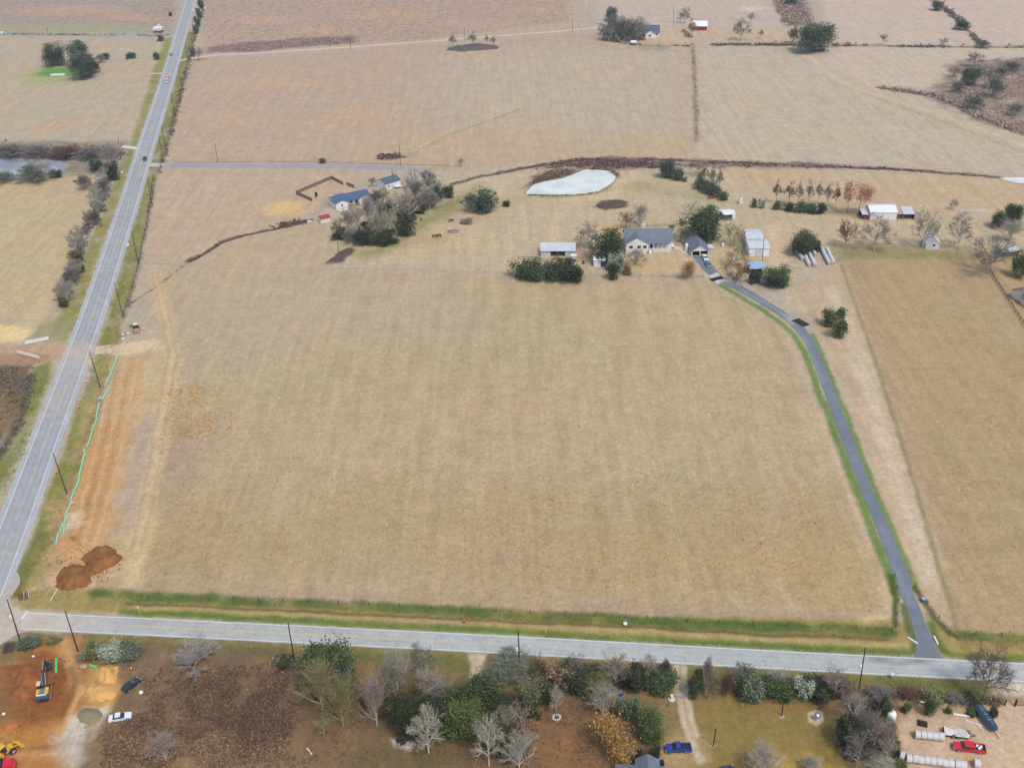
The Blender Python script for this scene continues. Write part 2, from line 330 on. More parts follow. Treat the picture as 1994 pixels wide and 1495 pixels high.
# right field and the strip beside the driveway
Pg((176, 143, 104), [(1642, 508), (2500, 500), (2500, 1290), (1866, 1232), (1762, 880)], 2, 1.5, 1, (0, .5, .15))
Pg((191, 160, 126), [(1548, 562), (1640, 512), (1760, 880), (1862, 1228), (1802, 1192), (1700, 905), (1610, 690)], 2, 1.5, 1, (0, .3, .1))
Ln((206, 182, 152), [(1622, 560), (1680, 720), (1730, 880), (1785, 1040), (1815, 1130)], 2.6, 3, 1.5, .75)
Ln((142, 128, 76), [(1638, 515), (1700, 690), (1762, 882), (1820, 1080), (1866, 1230)], .7, .7, .5, .75, (0, 0, .5))
# verges of the highway
Pg((132, 130, 58), [(388, 50), (372, 95), (348, 200), (325, 290), (304, 345), (286, 430), (264, 540), (238, 620), (228, 690), (200, 770), (165, 880), (105, 1060), (82, 1140), (20, 1172), (60, 1050), (168, 750), (206, 626), (241, 505), (278, 374), (302, 288), (345, 140), (361, 68)], 1.2, 1.2, 1, (0, .4, .8))
Ln((168, 150, 90), [(290, 380), (262, 480), (235, 590), (200, 720), (140, 900), (95, 1030)], 1.0, 1.5, 1.5, .5, (.2, 0, .3))
Ln((62, 76, 40), [(196, 780), (170, 860), (140, 960), (112, 1030), (90, 1120)], 1.3, 1.4, .8, .75)
Pg((150, 142, 72), [(338, 66), (317, 140), (265, 288), (238, 374), (189, 505), (148, 626), (125, 668), (100, 648), (140, 560), (190, 440), (225, 350), (250, 290), (298, 140), (325, 66)], 1.5, 1.5, 1, (.1, .3, .7))
Pg((132, 132, 60), [(100, 702), (66, 716), (45, 800), (10, 880), (-80, 1000), (-60, 1060), (40, 880), (95, 740)], 1.2, 1.5, 1, (.05, .3, .8))
Ln((70, 58, 42), [(60, 730), (45, 800), (5, 880), (-60, 950)], 1.2, 1.2, 1.2, .7, (.8, 0, 0))
# orange dirt beside the highway
Pg((196, 165, 124), [(228, 690), (290, 645), (335, 660), (345, 760), (310, 850), (285, 980), (262, 1090), (200, 1142), (90, 1150), (105, 1060), (200, 790)], 6, 5, .75)
Pg((198, 146, 96), [(228, 700), (262, 692), (288, 700), (275, 780), (250, 850), (238, 930), (216, 1010), (212, 1070), (165, 1140), (92, 1152), (106, 1060), (165, 885), (200, 790)], 7, 8, .9)
Pg((194, 126, 68), [(190, 830), (225, 820), (215, 930), (190, 1010), (165, 1070), (120, 1080), (150, 960)], 6, 5, .7)
Pg((176, 150, 134), [(262, 840), (330, 780), (300, 880), (280, 1000), (235, 1050), (236, 950)], 4, 5, .7, (.15, .3, 0))
Ln((206, 172, 126), [(300, 530), (318, 600), (332, 660), (338, 720), (312, 840), (292, 950), (270, 1060), (252, 1140)], 2.6, 2, 1, .75)
Ln((180, 146, 104), [(296, 530), (312, 600), (328, 690), (300, 840), (280, 960), (255, 1080)], .5, .5, .4, .6)
Ln((180, 146, 104), [(306, 530), (326, 600), (344, 690), (320, 840), (300, 960), (272, 1080)], .5, .5, .4, .6)
for o_, c_ in ((0, (222, 176, 126)), (14, (162, 112, 66)), (26, (216, 170, 120)), (38, (168, 120, 76)), (52, (214, 172, 126))):
    Ln(c_, [(216+o_, 705), (206+o_, 760), (196+o_*.9, 830), (182+o_*.9, 900), (160+o_*.9, 980), (140+o_*.9, 1060)], .35, .5, .7, .5)
for o_, c_ in ((0, (206, 146, 90)), (10, (120, 74, 40)), (20, (210, 156, 100)), (30, (128, 80, 44))):
    Ln(c_, [(120+o_, 1262), (132+o_, 1310), (128+o_, 1360), (96+o_, 1420), (66+o_, 1500)], .3, .5, .6, .5)
Pg((214, 178, 138), [(205, 674), (250, 668), (310, 655), (315, 680), (250, 692), (205, 690)], 1.5, 1.5, .9)
Pg((224, 196, 160), [(135, 1000), (165, 990), (160, 1015), (130, 1030)], 1.5, 2, .7)
Pg((136, 84, 48), [(136, 1044), (150, 1040), (152, 1050), (140, 1055)], 1, 1, .8)
# verge between the field and the farm road
Pg((160, 138, 78), [(150, 1150), (900, 1182), (1250, 1196), (1742, 1208), (1780, 1215), (1785, 1275), (1250, 1248), (700, 1221), (208, 1194), (40, 1186), (30, 1160), (90, 1146)], 1, 1, 1, (0, .4, .5))
Ln((84, 102, 44), [(180, 1153), (330, 1160), (450, 1166), (700, 1177), (950, 1193), (1250, 1206), (1500, 1218), (1735, 1226)], 1.5, 1, 1, .95, (.05, 0, .9))
Ln((118, 84, 50), [(250, 1172), (450, 1182), (700, 1194), (950, 1207), (1250, 1218), (1500, 1233), (1730, 1240)], .7, .7, .9, .8, (.3, 0, .2))
Ln((186, 154, 100), [(260, 1181), (450, 1190), (700, 1202), (950, 1214), (1250, 1228), (1500, 1244), (1770, 1256)], .9, .8, .7, .75)
Ln((98, 122, 46), [(240, 1190), (450, 1203), (700, 1215), (950, 1229), (1250, 1245), (1500, 1258), (1770, 1272)], 1.1, .9, .8, .9, (0, 0, .8))
Ln((96, 106, 42), [(30, 1150), (60, 1090), (90, 1020)], 2, 1.2, 1, .6, (0, 0, .7))
Pg((120, 72, 46), [(34, 1158), (52, 1148), (56, 1164), (38, 1170)], .8, .8, .8)
Pg((158, 138, 76), [(1800, 1190), (1866, 1228), (2500, 1262), (2500, 1330), (1835, 1278), (1815, 1230)], 1, 1, 1, (0, .4, .5))
Ln((84, 102, 42), [(1866, 1234), (2000, 1243), (2400, 1262)], 1.4, .9, .8, .9, (0, 0, .9))
Ln((160, 116, 72), [(1870, 1248), (2000, 1256), (2400, 1276)], 1.2, 1, .8, .7)
Ln((98, 116, 42), [(1850, 1275), (2000, 1283), (2400, 1304)], 1.1, .9, .8, .9, (0, 0, .8))
Ln((98, 130, 48), [(1403, 556), (1446, 580), (1487, 605), (1519, 628), (1546, 653), (1568, 689), (1614, 813), (1660, 936), (1696, 1022), (1733, 1122), (1744, 1155)], 1.25, .7, .6, .85, (0, .1, .5))
Ln((122, 130, 50), [(1440, 560), (1520, 605)], .9, .7, .6, .8)
Ln((106, 132, 50), [(1581, 652), (1599, 688), (1649, 813), (1695, 936), (1733, 1022), (1774, 1122), (1782, 1150)], 1.0, .6, .5, .85, (0, .1, .5))
Ln((72, 88, 36), [(1733, 1120), (1744, 1165), (1744, 1215)], .7, .6, .5, .9)
Ln((78, 84, 44), [(1780, 1145), (1800, 1172), (1822, 1205), (1850, 1233), (1866, 1238)], .8, .6, .5, .85)
Ln((84, 104, 40), [(1762, 1180), (1772, 1225), (1782, 1250), (1783, 1268)], 1.0, .7, .5, .85)
Ln((84, 104, 40), [(1812, 1215), (1824, 1245), (1838, 1268)], 1.0, .7, .5, .85)
# south of the farm road
Pg((138, 108, 66), [(-300, 1260), (0, 1253), (50, 1228), (450, 1248), (949, 1270), (1250, 1289), (1749, 1317), (1993, 1328), (2700, 1360), (2900, 2200), (-700, 2200)], .8, .8, 1, (.15, .3, .2))
Ln((108, 110, 56), [(170, 1248), (300, 1256), (450, 1263), (700, 1274), (905, 1285)], 2.4, 1.2, 1, .9, (.05, .2, .8))
Ln((148, 126, 64), [(170, 1243), (450, 1253), (949, 1276), (1250, 1295), (1749, 1322), (1950, 1333)], .9, .8, .8, .7, (0, .2, .4))
Ln((124, 108, 54), [(950, 1285), (1250, 1303), (1560, 1318)], 1.8, 1.2, 1, .8, (.2, .2, .4))
Ln((118, 116, 52), [(1560, 1322), (1749, 1334), (1900, 1344)], 2.4, 1.2, 1, .9, (.05, .2, .6))
Pg((116, 112, 52), [(870, 1275), (912, 1277), (912, 1305), (850, 1300)], 1, 1, .9, (0, 0, .8))
Pg((172, 106, 54), [(-300, 1290), (20, 1290), (60, 1268), (100, 1235), (160, 1240), (158, 1290), (190, 1290), (240, 1296), (236, 1340), (192, 1372), (150, 1420), (112, 1500), (95, 1700), (-300, 1700)], 1.5, 1.5, 1, (.05, 0, 0))
Pg((138, 70, 36), [(12, 1305), (50, 1275), (110, 1278), (128, 1300), (132, 1345), (112, 1395), (60, 1415), (12, 1425), (18, 1360)], 1.6, 2, .9)
Pg((190, 112, 50), [(20, 1420), (100, 1400), (120, 1430), (100, 1500), (40, 1520), (0, 1470)], 3, 3, .7)
Pg((188, 130, 82), [(108, 1235), (158, 1240), (152, 1290), (170, 1340), (150, 1360), (128, 1300), (115, 1270)], 1.4, 1.5, .8)
Ln((204, 148, 92), [(128, 1250), (140, 1300), (158, 1345), (128, 1400), (95, 1450), (75, 1520)], .8, .8, .7, .7)
Ln((112, 66, 34), [(140, 1300), (150, 1330), (132, 1360), (120, 1390)], .9, .9, .8, .6)
Ln((122, 70, 36), [(108, 1420), (85, 1460), (66, 1520)], .6, .6, .5, .6)
Pg((208, 156, 84), [(185, 1296), (236, 1300), (236, 1332), (216, 1370), (190, 1402), (164, 1352), (178, 1322)], 1.5, 1.5, .9)
Pg((206, 192, 166), [(128, 1395), (165, 1375), (204, 1374), (206, 1392), (192, 1420), (182, 1468), (150, 1500), (112, 1480), (118, 1432)], 1.2, 1.6, .9)
Pg((228, 220, 205), [(150, 1420), (180, 1405), (176, 1440), (150, 1475), (138, 1450)], 1.5, 2, .7)
Pg((144, 122, 80), [(-200, 1270), (22, 1268), (17, 1330), (8, 1400), (-200, 1420)], 1, 1.5, .9, (.3, .3, .3))
Pg((128, 98, 76), [(245, 1292), (560, 1288), (585, 1390), (560, 1480), (430, 1510), (180, 1520), (190, 1420), (235, 1370)], 10, 11, 1, (.6, .7, .1))
Pg((150, 118, 78), [(196, 1405), (330, 1425), (420, 1470), (620, 1470), (620, 1560), (180, 1560)], 4, 4, .75, (.55, .9, .1))
Pg((100, 74, 64), [(420, 1330), (570, 1340), (570, 1440), (500, 1450), (440, 1400)], 14, 12, .7, (.7, .2, 0))
Pg((130, 96, 66), [(565, 1385), (760, 1400), (1050, 1350), (1180, 1348), (1300, 1430), (1296, 1560), (620, 1560)], 3, 3, 1, (.15, .5, .15))
Pg((142, 94, 58), [(1060, 1400), (1180, 1420), (1240, 1500), (1040, 1500), (1000, 1440)], 5, 4, .7, (0, .5, 0))
Pg((110, 98, 58), [(690, 1462), (900, 1450), (960, 1560), (690, 1560)], 3, 3, .8, (.2, .2, .5))
Pg((96, 80, 56), [(1030, 1290), (1312, 1300), (1308, 1352), (1040, 1356)], 2, 2.5, .85, (.4, .1, .4))
Pg((92, 82, 56), [(600, 1320), (960, 1310), (1040, 1360), (1000, 1440), (760, 1425), (600, 1390)], 5, 4, .75, (.4, .1, .4))
Pg((100, 88, 56), [(1425, 1312), (1650, 1325), (1650, 1366), (1430, 1362)], 2, 2.5, .8, (.4, .1, .4))
Pg((208, 196, 182), [(760, 1440), (785, 1434), (815, 1445), (800, 1458), (765, 1456)], .7, 1, .9)
Pg((140, 116, 70), [(1180, 1345), (1305, 1350), (1312, 1440), (1250, 1440), (1210, 1390)], 3, 2, .8, (.05, .3, .4))
Pg((144, 116, 60), [(1345, 1358), (1600, 1360), (1640, 1400), (1620, 1560), (1380, 1560)], 2, 2, 1, (0, .35, .35))
Pg((182, 140, 58), [(1500, 1465), (1622, 1455), (1610, 1560), (1500, 1560)], 4, 3, .8, (0, .6, .1))
Pg((150, 96, 66), [(1450, 1362), (1620, 1362), (1640, 1385), (1480, 1375)], 2, 2, .6, (.2, 0, 0))
Pg((178, 142, 98), [(1295, 1440), (1345, 1415), (1378, 1440), (1376, 1490), (1290, 1500), (1275, 1465)], 2, 2, .9)
Ln((200, 178, 146), [(1317, 1297), (1320, 1350), (1330, 1400), (1350, 1445), (1362, 1480)], .75, .5, .4, .9)
Ln((200, 178, 146), [(1331, 1299), (1335, 1350), (1343, 1390), (1356, 1430)], .75, .5, .4, .9)
Pg((206, 182, 148), [(912, 1270), (946, 1272), (936, 1318), (916, 1320)], .8, .8, .95)
Pg((201, 166, 136), [(1748, 1360), (1994, 1371), (2700, 1400), (2700, 2000), (1735, 2000), (1738, 1430)], 1.5, 1.5, 1, (0, .12, .05))
Pg((170, 130, 100), [(1755, 1365), (1900, 1375), (1890, 1400), (1760, 1400)], 2, 2.5, .6, (.1, .1, .1))
Pg((176, 130, 76), [(1875, 1470), (1895, 1470), (1896, 1500), (1878, 1500)], 1, 1, .7)
Pg((214, 196, 172), [(1950, 1328), (2500, 1345), (2500, 1385), (1972, 1372)], 1.2, 1, 1)
Pg((150, 92, 70), [(1690, 1340), (1755, 1350), (1745, 1450), (1680, 1470)], 2.5, 2, .7, (.2, .2, 0))
Pg((210, 188, 150), [(1573, 1386), (1589, 1380), (1604, 1388), (1604, 1402), (1590, 1412), (1576, 1404)], .4, .4, .95)
for _c in ((1522, 1393), (1389, 1452)): Pg((214, 194, 160), [(_c[0]-6, _c[1]), (_c[0], _c[1]-3), (_c[0]+5, _c[1]), (_c[0], _c[1]+4)], .4, .4, .9)

def paint(X, Y, C, W):
    wx1 = fbm(X, Y, 9, 1)-.5; wy1 = fbm(X, Y, 9, 2)-.5; wx2 = vnoise(X, Y, 2.2, 5)-.5; wy2 = vnoise(X, Y, 2.2, 6)-.5
    for closed, pts, c, soft, warp, a, ww, hw in R:
        P = Gs(pts); m = soft+warp*1.2+hw+1
        k = np.where((X > P[:, 0].min()-m) & (X < P[:, 0].max()+m) & (Y > P[:, 1].min()-m) & (Y < P[:, 1].max()+m))[0]
        if not len(k): continue
        sd = sdist(X[k]+warp*(1.7*wx1[k]+.7*wx2[k]), Y[k]+warp*(1.7*wy1[k]+.7*wy2[k]), P, closed)+hw
        t = np.clip(sd/soft*.5+.5, 0, 1); t = t*t*(3-2*t)*a
        if ww and ww[2] >= .7: t = t*np.clip(.15+1.5*fbm(X[k], Y[k], 7, 12), .25, 1)   # grass never grows evenly
        t = t[:, None]
        C[k] = C[k]*(1-t)+A(c)[None]*t
        W[k] = W[k]*(1-t)+(np.array(ww) if ww else np.array((0, .25, .12)))[None]*t

DITCH = [([(180, 1160), (450, 1173), (700, 1186), (950, 1200), (1250, 1212), (1500, 1225), (1720, 1234)], .7, 2.2),
         ([(1880, 1240), (2100, 1252), (2400, 1268)], .6, 2.2),
         ([(280, 400), (252, 500), (226, 600), (205, 665)], .5, 2.0), ([(200, 720), (175, 800), (120, 960), (70, 1090)], .6, 2.0),
         ([(372, 507), (430, 470), (480, 455), (540, 443), (585, 432)], 1.0, 1.6),
         ([(950, 340), (1020, 326), (1100, 313), (1170, 306), (1300, 309), (1500, 317), (1700, 326)], .8, 2.5)]
def relief(X, Y):
    Z = (fbm(X, Y, 14, 8)-.5)*.12+(fbm(X, Y, 3, 9)-.5)*.05-.02
    for pts, dep, wd in DITCH:
        P = Gs(pts); k = np.where((X > P[:, 0].min()-9) & (X < P[:, 0].max()+9) & (Y > P[:, 1].min()-9) & (Y < P[:, 1].max()+9))[0]
        if len(k): Z[k] -= dep*np.exp(-(sdist(X[k], Y[k], P, False)/wd)**2)
    return Z

def landmat(name, streak_rot, fine=1.0, bump=.34, mul=None):
    m, n, l, b = newmat(name); b.inputs['Roughness'].default_value = .95; b.inputs['Specular IOR Level'].default_value = .08
    at = n.new('ShaderNodeAttribute'); at.attribute_name = 'cover'
    wt = n.new('ShaderNodeAttribute'); wt.attribute_name = 'growth'; sw = n.new('ShaderNodeSeparateColor'); l.new(wt.outputs['Color'], sw.inputs[0])
    ge = n.new('ShaderNodeNewGeometry'); pos = ge.outputs['Position']
    def noise(sc, det=4, rough=.6, vec=None):
        x = n.new('ShaderNodeTexNoise'); x.inputs['Scale'].default_value = sc; x.inputs['Detail'].default_value = det; x.inputs['Roughness'].default_value = rough
        l.new(vec or pos, x.inputs['Vector']); return x.outputs['Fac']
    def rng(v, a, bb, lo, hi, smooth=True):
        x = n.new('ShaderNodeMapRange'); x.interpolation_type = 'SMOOTHSTEP' if smooth else 'LINEAR'
        for i, q in zip((1, 2, 3, 4), (a, bb, lo, hi)): x.inputs[i].default_value = q
        l.new(v, x.inputs[0]); return x.outputs[0]
    def mth(op, a, c):
        x = n.new('ShaderNodeMath'); x.operation = op
        for i, q in enumerate((a, c)):
            if isinstance(q, (int, float)): x.inputs[i].default_value = q
            else: l.new(q, x.inputs[i])
        return x.outputs[0]
    def mix(fac, a, c, mode='MIX'):
        x = n.new('ShaderNodeMix'); x.data_type = 'RGBA'; x.blend_type = mode
        if isinstance(fac, float): x.inputs[0].default_value = fac
        else: l.new(fac, x.inputs[0])
        for i, q in ((6, a), (7, c)):
            if isinstance(q, tuple): x.inputs[i].default_value = (*q, 1)
            else: l.new(q, x.inputs[i])
        return x.outputs[2]
    col = at.outputs['Color']
    # hue wander of the sward
    n_big = noise(.016, 4); n_mid = noise(.11, 5, .65); n_fin = noise(.9, 5, .7); n_gr = noise(3.2, 3, .7)
    col = mix(rng(n_big, .35, .68, 0, .55), col, mix(1.0, col, (1.07, .985, .92), 'MULTIPLY'))
    col = mix(rng(n_mid, .42, .72, 0, .5), col, mix(1.0, col, (.955, .97, .95), 'MULTIPLY'))
    # mowing and grazing streaks
    mp = n.new('ShaderNodeMapping'); mp.inputs['Rotation'].default_value = (0, 0, streak_rot); mp.inputs['Scale'].default_value = (1, .05, 1); l.new(pos, mp.inputs[0])
    st = noise(.35, 4, .6, mp.outputs[0])
    mp2 = n.new('ShaderNodeMapping'); mp2.inputs['Rotation'].default_value = (0, 0, streak_rot+1.5); mp2.inputs['Scale'].default_value = (1, .16, 1); l.new(pos, mp2.inputs[0])
    st2 = noise(.3, 4, .65, mp2.outputs[0])
    br = mth('MULTIPLY', rng(n_fin, .28, .72, 1-.23*fine, 1+.20*fine, False), rng(n_gr, .25, .75, 1-.16*fine, 1+.16*fine, False))
    br = mth('MULTIPLY', br, rng(n_mid, .3, .7, .90, 1.09, False)); br = mth('MULTIPLY', br, rng(noise(.33, 4, .65), .32, .68, .90, 1.09, False))
    br = mth('MULTIPLY', br, rng(st, .3, .7, .92, 1.08, False)); br = mth('MULTIPLY', br, rng(st2, .3, .7, .95, 1.05, False))
    vm = n.new('ShaderNodeVectorMath'); vm.operation = 'SCALE'; l.new(col, vm.inputs[0]); l.new(br, vm.inputs[3]); col = vm.outputs[0]
    # tufts of dead bunch grass
    tf = mth('MULTIPLY', rng(noise(.55, 4, .75), .52, .68, 0, 1), mth('MULTIPLY', sw.outputs[1], rng(noise(.07, 3), .35, .62, .15, 1)))
    col = mix(mth('MULTIPLY', tf, .62), col, tuple(A(176, 128, 66)))
    col = mix(mth('MULTIPLY', mth('MULTIPLY', rng(noise(.8, 3, .7), .55, .72, 0, 1), sw.outputs[1]), .35), col, tuple(A(118, 92, 66)))
    # green regrowth flecks
    gf = mth('MULTIPLY', rng(noise(.6, 5, .75), .46, .68, 0, 1), sw.outputs[2]); col = mix(mth('MULTIPLY', gf, .6), col, tuple(A(88, 112, 40)))
    # dark winter scrub
    sf = mth('MULTIPLY', rng(noise(.16, 6, .72), .44, .60, 0, 1), sw.outputs[0]); col = mix(mth('MULTIPLY', sf, .8), col, tuple(A(104, 84, 72)))
    sf2 = mth('MULTIPLY', rng(noise(.45, 5, .75), .54, .66, 0, 1), sw.outputs[0]); col = mix(mth('MULTIPLY', sf2, .65), col, tuple(A(72, 58, 48)))
    sf3 = mth('MULTIPLY', rng(noise(.3, 5, .75, mp2.outputs[0]), .56, .70, 0, 1), sw.outputs[0]); col = mix(mth('MULTIPLY', sf3, .5), col, tuple(A(196, 150, 110)))
    l.new(col, b.inputs['Base Color'])
    bp = n.new('ShaderNodeBump'); bp.inputs['Strength'].default_value = bump; bp.inputs['Distance'].default_value = .35
    l.new(mth('ADD', n_fin, mth('MULTIPLY', n_gr, .4)), bp.inputs['Height']); l.new(bp.outputs[0], b.inputs['Normal'])
    return m
def put_attr(me, C, W):
    for nm, arr in (('cover', C), ('growth', W)):
        a = me.color_attributes.new(nm, 'FLOAT_COLOR', 'POINT'); q = np.ones((len(arr), 4), np.float32); q[:, :3] = arr; a.data.foreach_set('color', q.ravel())

FIELD_ROT = math.atan2(*(G(1357, 276)-G(1350, 85))[:2])   # the plots run along this bearing
M_land = landmat('land', FIELD_ROT)
# one sheet, finer towards the near ground
ys = [95.0]
while ys[-1] < 1150: ys.append(ys[-1]+max(.32, ys[-1]*.0023))
while ys[-1] < 3200: ys.append(ys[-1]*1.06)
ys = np.array(ys); us = np.concatenate([-np.geomspace(.66, 2.0, 8)[::-1], np.linspace(-.63, .63, 820), np.geomspace(.66, 2.0, 8)])
gx = np.outer(ys, us); gy = np.repeat(ys[:, None], len(us), 1)
X, Y = gx.ravel(), gy.ravel(); C = np.tile(A(BASE), (len(X), 1)); W = np.tile(np.array((0.05, .3, .15)), (len(X), 1))
paint(X, Y, C, W); Z = relief(X, Y)
ny, nx = gx.shape; i = np.arange(ny*nx).reshape(ny, nx)
Q = np.stack([i[:-1, :-1], i[:-1, 1:], i[1:, 1:], i[1:, :-1]], -1).reshape(-1, 4)
me = npmesh('ground', np.stack([X, Y, Z], 1), Q, M_land); put_attr(me, C, W); me.shade_smooth()
tag(link('ground', me, None), None, None, kind='structure')

# ------------------------------------------------------------------ roads
def spline(P, step=4.0):
    """Catmull-Rom through the points, about one vertex per step metres"""
    P = np.asarray(P, float); out = []
    E = np.vstack([2*P[0]-P[1], P, 2*P[-1]-P[-2]])
    for j in range(1, len(E)-2):
        n = max(2, int(np.linalg.norm(E[j+1]-E[j])/step)); t = np.linspace(0, 1, n, endpoint=False)[:, None]
        out.append(.5*((2*E[j])+(E[j+1]-E[j-1])*t+(2*E[j-1]-5*E[j]+4*E[j+1]-E[j+2])*t*t+(-E[j-1]+3*E[j]-3*E[j+1]+E[j+2])*t**3))
    out.append(P[-1:]); return np.vstack(out)
def normals(P):
    T = np.gradient(P, axis=0); T /= np.linalg.norm(T, axis=1)[:, None]+1e-9; return np.stack([-T[:, 1], T[:, 0]], 1)
RP = []
def pave(x, y, C, items):
    wx1 = fbm(x, y, 5, 1)-.5; wy1 = fbm(x, y, 5, 2)-.5
    for closed, pts, c, soft, warp, a, hw in items:
        sd = sdist(x+warp*2*wx1, y+warp*2*wy1, Gs(pts), closed)+hw; t = np.clip(sd/soft*.5+.5, 0, 1); t = (t*t*(3-2*t)*a)[:, None]
        C[:] = C*(1-t)+A(c)[None]*t
def strip(name, Lp, Rp, z, col, mat, prof=None, items=(), nc=12, wander=0):
    L = np.asarray(Lp); Rr = np.asarray(Rp); t = np.linspace(0, 1, nc+1)
    P = L[:, None]*(1-t[None, :, None])+Rr[:, None]*t[None, :, None]
    if wander:
        for j, s in ((0, 1), (nc, 2)): P[:, j] += ((fbm(P[:, j, 0], P[:, j, 1], 2.5, s)-.5)*2*wander)[:, None]*normals(P[:, nc//2])
    x, y = P[..., 0].ravel(), P[..., 1].ravel(); Cc = np.tile(A(col), (len(x), 1))
    if prof is not None: Cc *= np.tile(prof(t), len(L))[:, None]
    pave(x, y, Cc, items)
    ii = np.arange(len(x)).reshape(len(L), nc+1)
    Q = np.stack([ii[:-1, 1:], ii[:-1, :-1], ii[1:, :-1], ii[1:, 1:]], -1).reshape(-1, 4)
    crown = np.tile(.06*(1-(2*t-1)**2), len(L))
    me = npmesh(name, np.stack([x, y, z+crown*(nc > 4)], 1), Q, mat); put_attr(me, Cc, np.zeros_like(Cc))
    if me.polygons[0].normal.z < 0: me.flip_normals()
    o = link(name, me, None); o['kind'] = 'structure'; return o
def ribbon(name, Cl, off, wd, z, col, mat, dash=None):
    N = normals(Cl); V = []; F = []; s = np.concatenate([[0], np.cumsum(np.linalg.norm(np.diff(Cl, axis=0), axis=1))]); V2 = []
    if dash is None: segs = [(s[0], s[-1])]
    else: segs = [(a, a+dash[0]) for a in np.arange(dash[2] if len(dash) > 2 else s[0], dash[3] if len(dash) > 3 else s[-1], dash[0]+dash[1])]
    for a, bnd in segs:
        q = np.unique(np.concatenate([[a], s[(s > a) & (s < bnd)], [bnd]])); cx = np.interp(q, s, Cl[:, 0]); cy = np.interp(q, s, Cl[:, 1])
        nx_ = np.interp(q, s, N[:, 0]); ny_ = np.interp(q, s, N[:, 1]); k = len(V2)
        for j in range(len(q)):
            for e in (-.5, .5): V2.append((cx[j]+nx_[j]*(off+e*wd), cy[j]+ny_[j]*(off+e*wd), z))
        F += [(k+2*j, k+2*j+2, k+2*j+3, k+2*j+1) for j in range(len(q)-1)]
    V2 = np.array(V2); me = npmesh(name, V2, np.array(F), mat)
    if me.polygons[0].normal.z < 0: me.flip_normals()
    o = link(name, me, None); o['kind'] = 'structure'; return o
def roadmat(name, rough=.85, cracks=True):
    m, n, l, b = newmat(name); b.inputs['Roughness'].default_value = rough; b.inputs['Specular IOR Level'].default_value = .25
    at = n.new('ShaderNodeAttribute'); at.attribute_name = 'cover'; ge = n.new('ShaderNodeNewGeometry')
    f = None
    for sc, dt, lo, hi in ((2.5, 5, .84, 1.15), (.25, 5, .86, 1.12), (.05, 3, .93, 1.07)):
        ns = n.new('ShaderNodeTexNoise'); ns.inputs['Scale'].default_value = sc; ns.inputs['Detail'].default_value = dt; ns.inputs['Roughness'].default_value = .7
        l.new(ge.outputs['Position'], ns.inputs['Vector']); r = n.new('ShaderNodeMapRange'); r.inputs[1].default_value = .3; r.inputs[2].default_value = .7; r.inputs[3].default_value = lo; r.inputs[4].default_value = hi
        l.new(ns.outputs['Fac'], r.inputs[0])
        if f is None: f = r.outputs[0]
        else:
            mm = n.new('ShaderNodeMath'); mm.operation = 'MULTIPLY'; l.new(f, mm.inputs[0]); l.new(r.outputs[0], mm.inputs[1]); f = mm.outputs[0]
    if cracks:
        vo = n.new('ShaderNodeTexVoronoi'); vo.feature = 'DISTANCE_TO_EDGE'; vo.inputs['Scale'].default_value = .16; vo.inputs['Randomness'].default_value = 1
        nz = n.new('ShaderNodeTexNoise'); nz.inputs['Scale'].default_value = .6; nz.inputs['Detail'].default_value = 4
        l.new(ge.outputs['Position'], nz.inputs['Vector']); mxv = n.new('ShaderNodeMix'); mxv.data_type = 'VECTOR'; mxv.inputs[0].default_value = .35
        va = n.new('ShaderNodeVectorMath'); va.operation = 'MULTIPLY_ADD'; va.inputs[1].default_value = (5, 5, 0); l.new(nz.outputs['Color'], va.inputs[0]); l.new(ge.outputs['Position'], va.inputs[2])
        l.new(va.outputs[0], vo.inputs['Vector']); r = n.new('ShaderNodeMapRange'); r.inputs[1].default_value = .0; r.inputs[2].default_value = .012; r.inputs[3].default_value = .70; r.inputs[4].default_value = 1
        l.new(vo.outputs['Distance'], r.inputs[0]); mm = n.new('ShaderNodeMath'); mm.operation = 'MULTIPLY'; l.new(f, mm.inputs[0]); l.new(r.outputs[0], mm.inputs[1]); f = mm.outputs[0]
    vm = n.new('ShaderNodeVectorMath'); vm.operation = 'SCALE'; l.new(at.outputs['Color'], vm.inputs[0]); l.new(f, vm.inputs[3]); l.new(vm.outputs[0], b.inputs['Base Color'])
    return m
M_road = roadmat('worn_asphalt'); M_white = MAT('road_white_paint', (226, 226, 220), .8, var=.12, scale=.8); M_yell = MAT('road_yellow_paint', (214, 190, 128), .8, var=.14, scale=.6)
HW = spline(Gs([(-128, 1400), (-62, 1250), (-8, 1124), (36, 1001), (80, 880), (129.5, 749), (175.5, 626), (216, 505), (258, 374), (284, 288), (331, 140), (352, 68), (370.5, 3), (388, -60), (405, -120)]))
# straighten small survey noise
for _ in range(60): HW[1:-1] = HW[1:-1]*.5+(HW[:-2]+HW[2:])*.25
NHW = normals(HW); half = 5.3
def tracks(t):
    u = (t*2-1)*5.3; g = np.ones_like(u)
    for c in (-2.7, -1.0, 1.0, 2.7): g -= .13*np.exp(-((u-c)/.45)**2)
    g += .10*(np.abs(u) > 4.0); return g
DIRT_ON = [(1, [(95, 668), (220, 672), (215, 695), (100, 705)], (196, 176, 150), 4, 3, .75, 0), (1, [(60, 690), (170, 685), (130, 800), (20, 830)], (184, 172, 156), 8, 4, .45, 0),
           (1, [(-60, 1150), (60, 1160), (120, 1190), (50, 1235), (-60, 1300)], (194, 180, 158), 6, 4, .55, 0), (1, [(-60, 1010), (40, 1010), (60, 1090), (-60, 1120)], (176, 170, 160), 8, 4, .35, 0)]
strip('highway', HW+NHW*half, HW-NHW*half, .05, (168, 168, 165), M_road, tracks, DIRT_ON, 26, .25)
ribbon('highway_edge_line', HW, 3.62, .2, .135, None, M_white); ribbon('highway_edge_line', HW, -3.62, .2, .135, None, M_white)
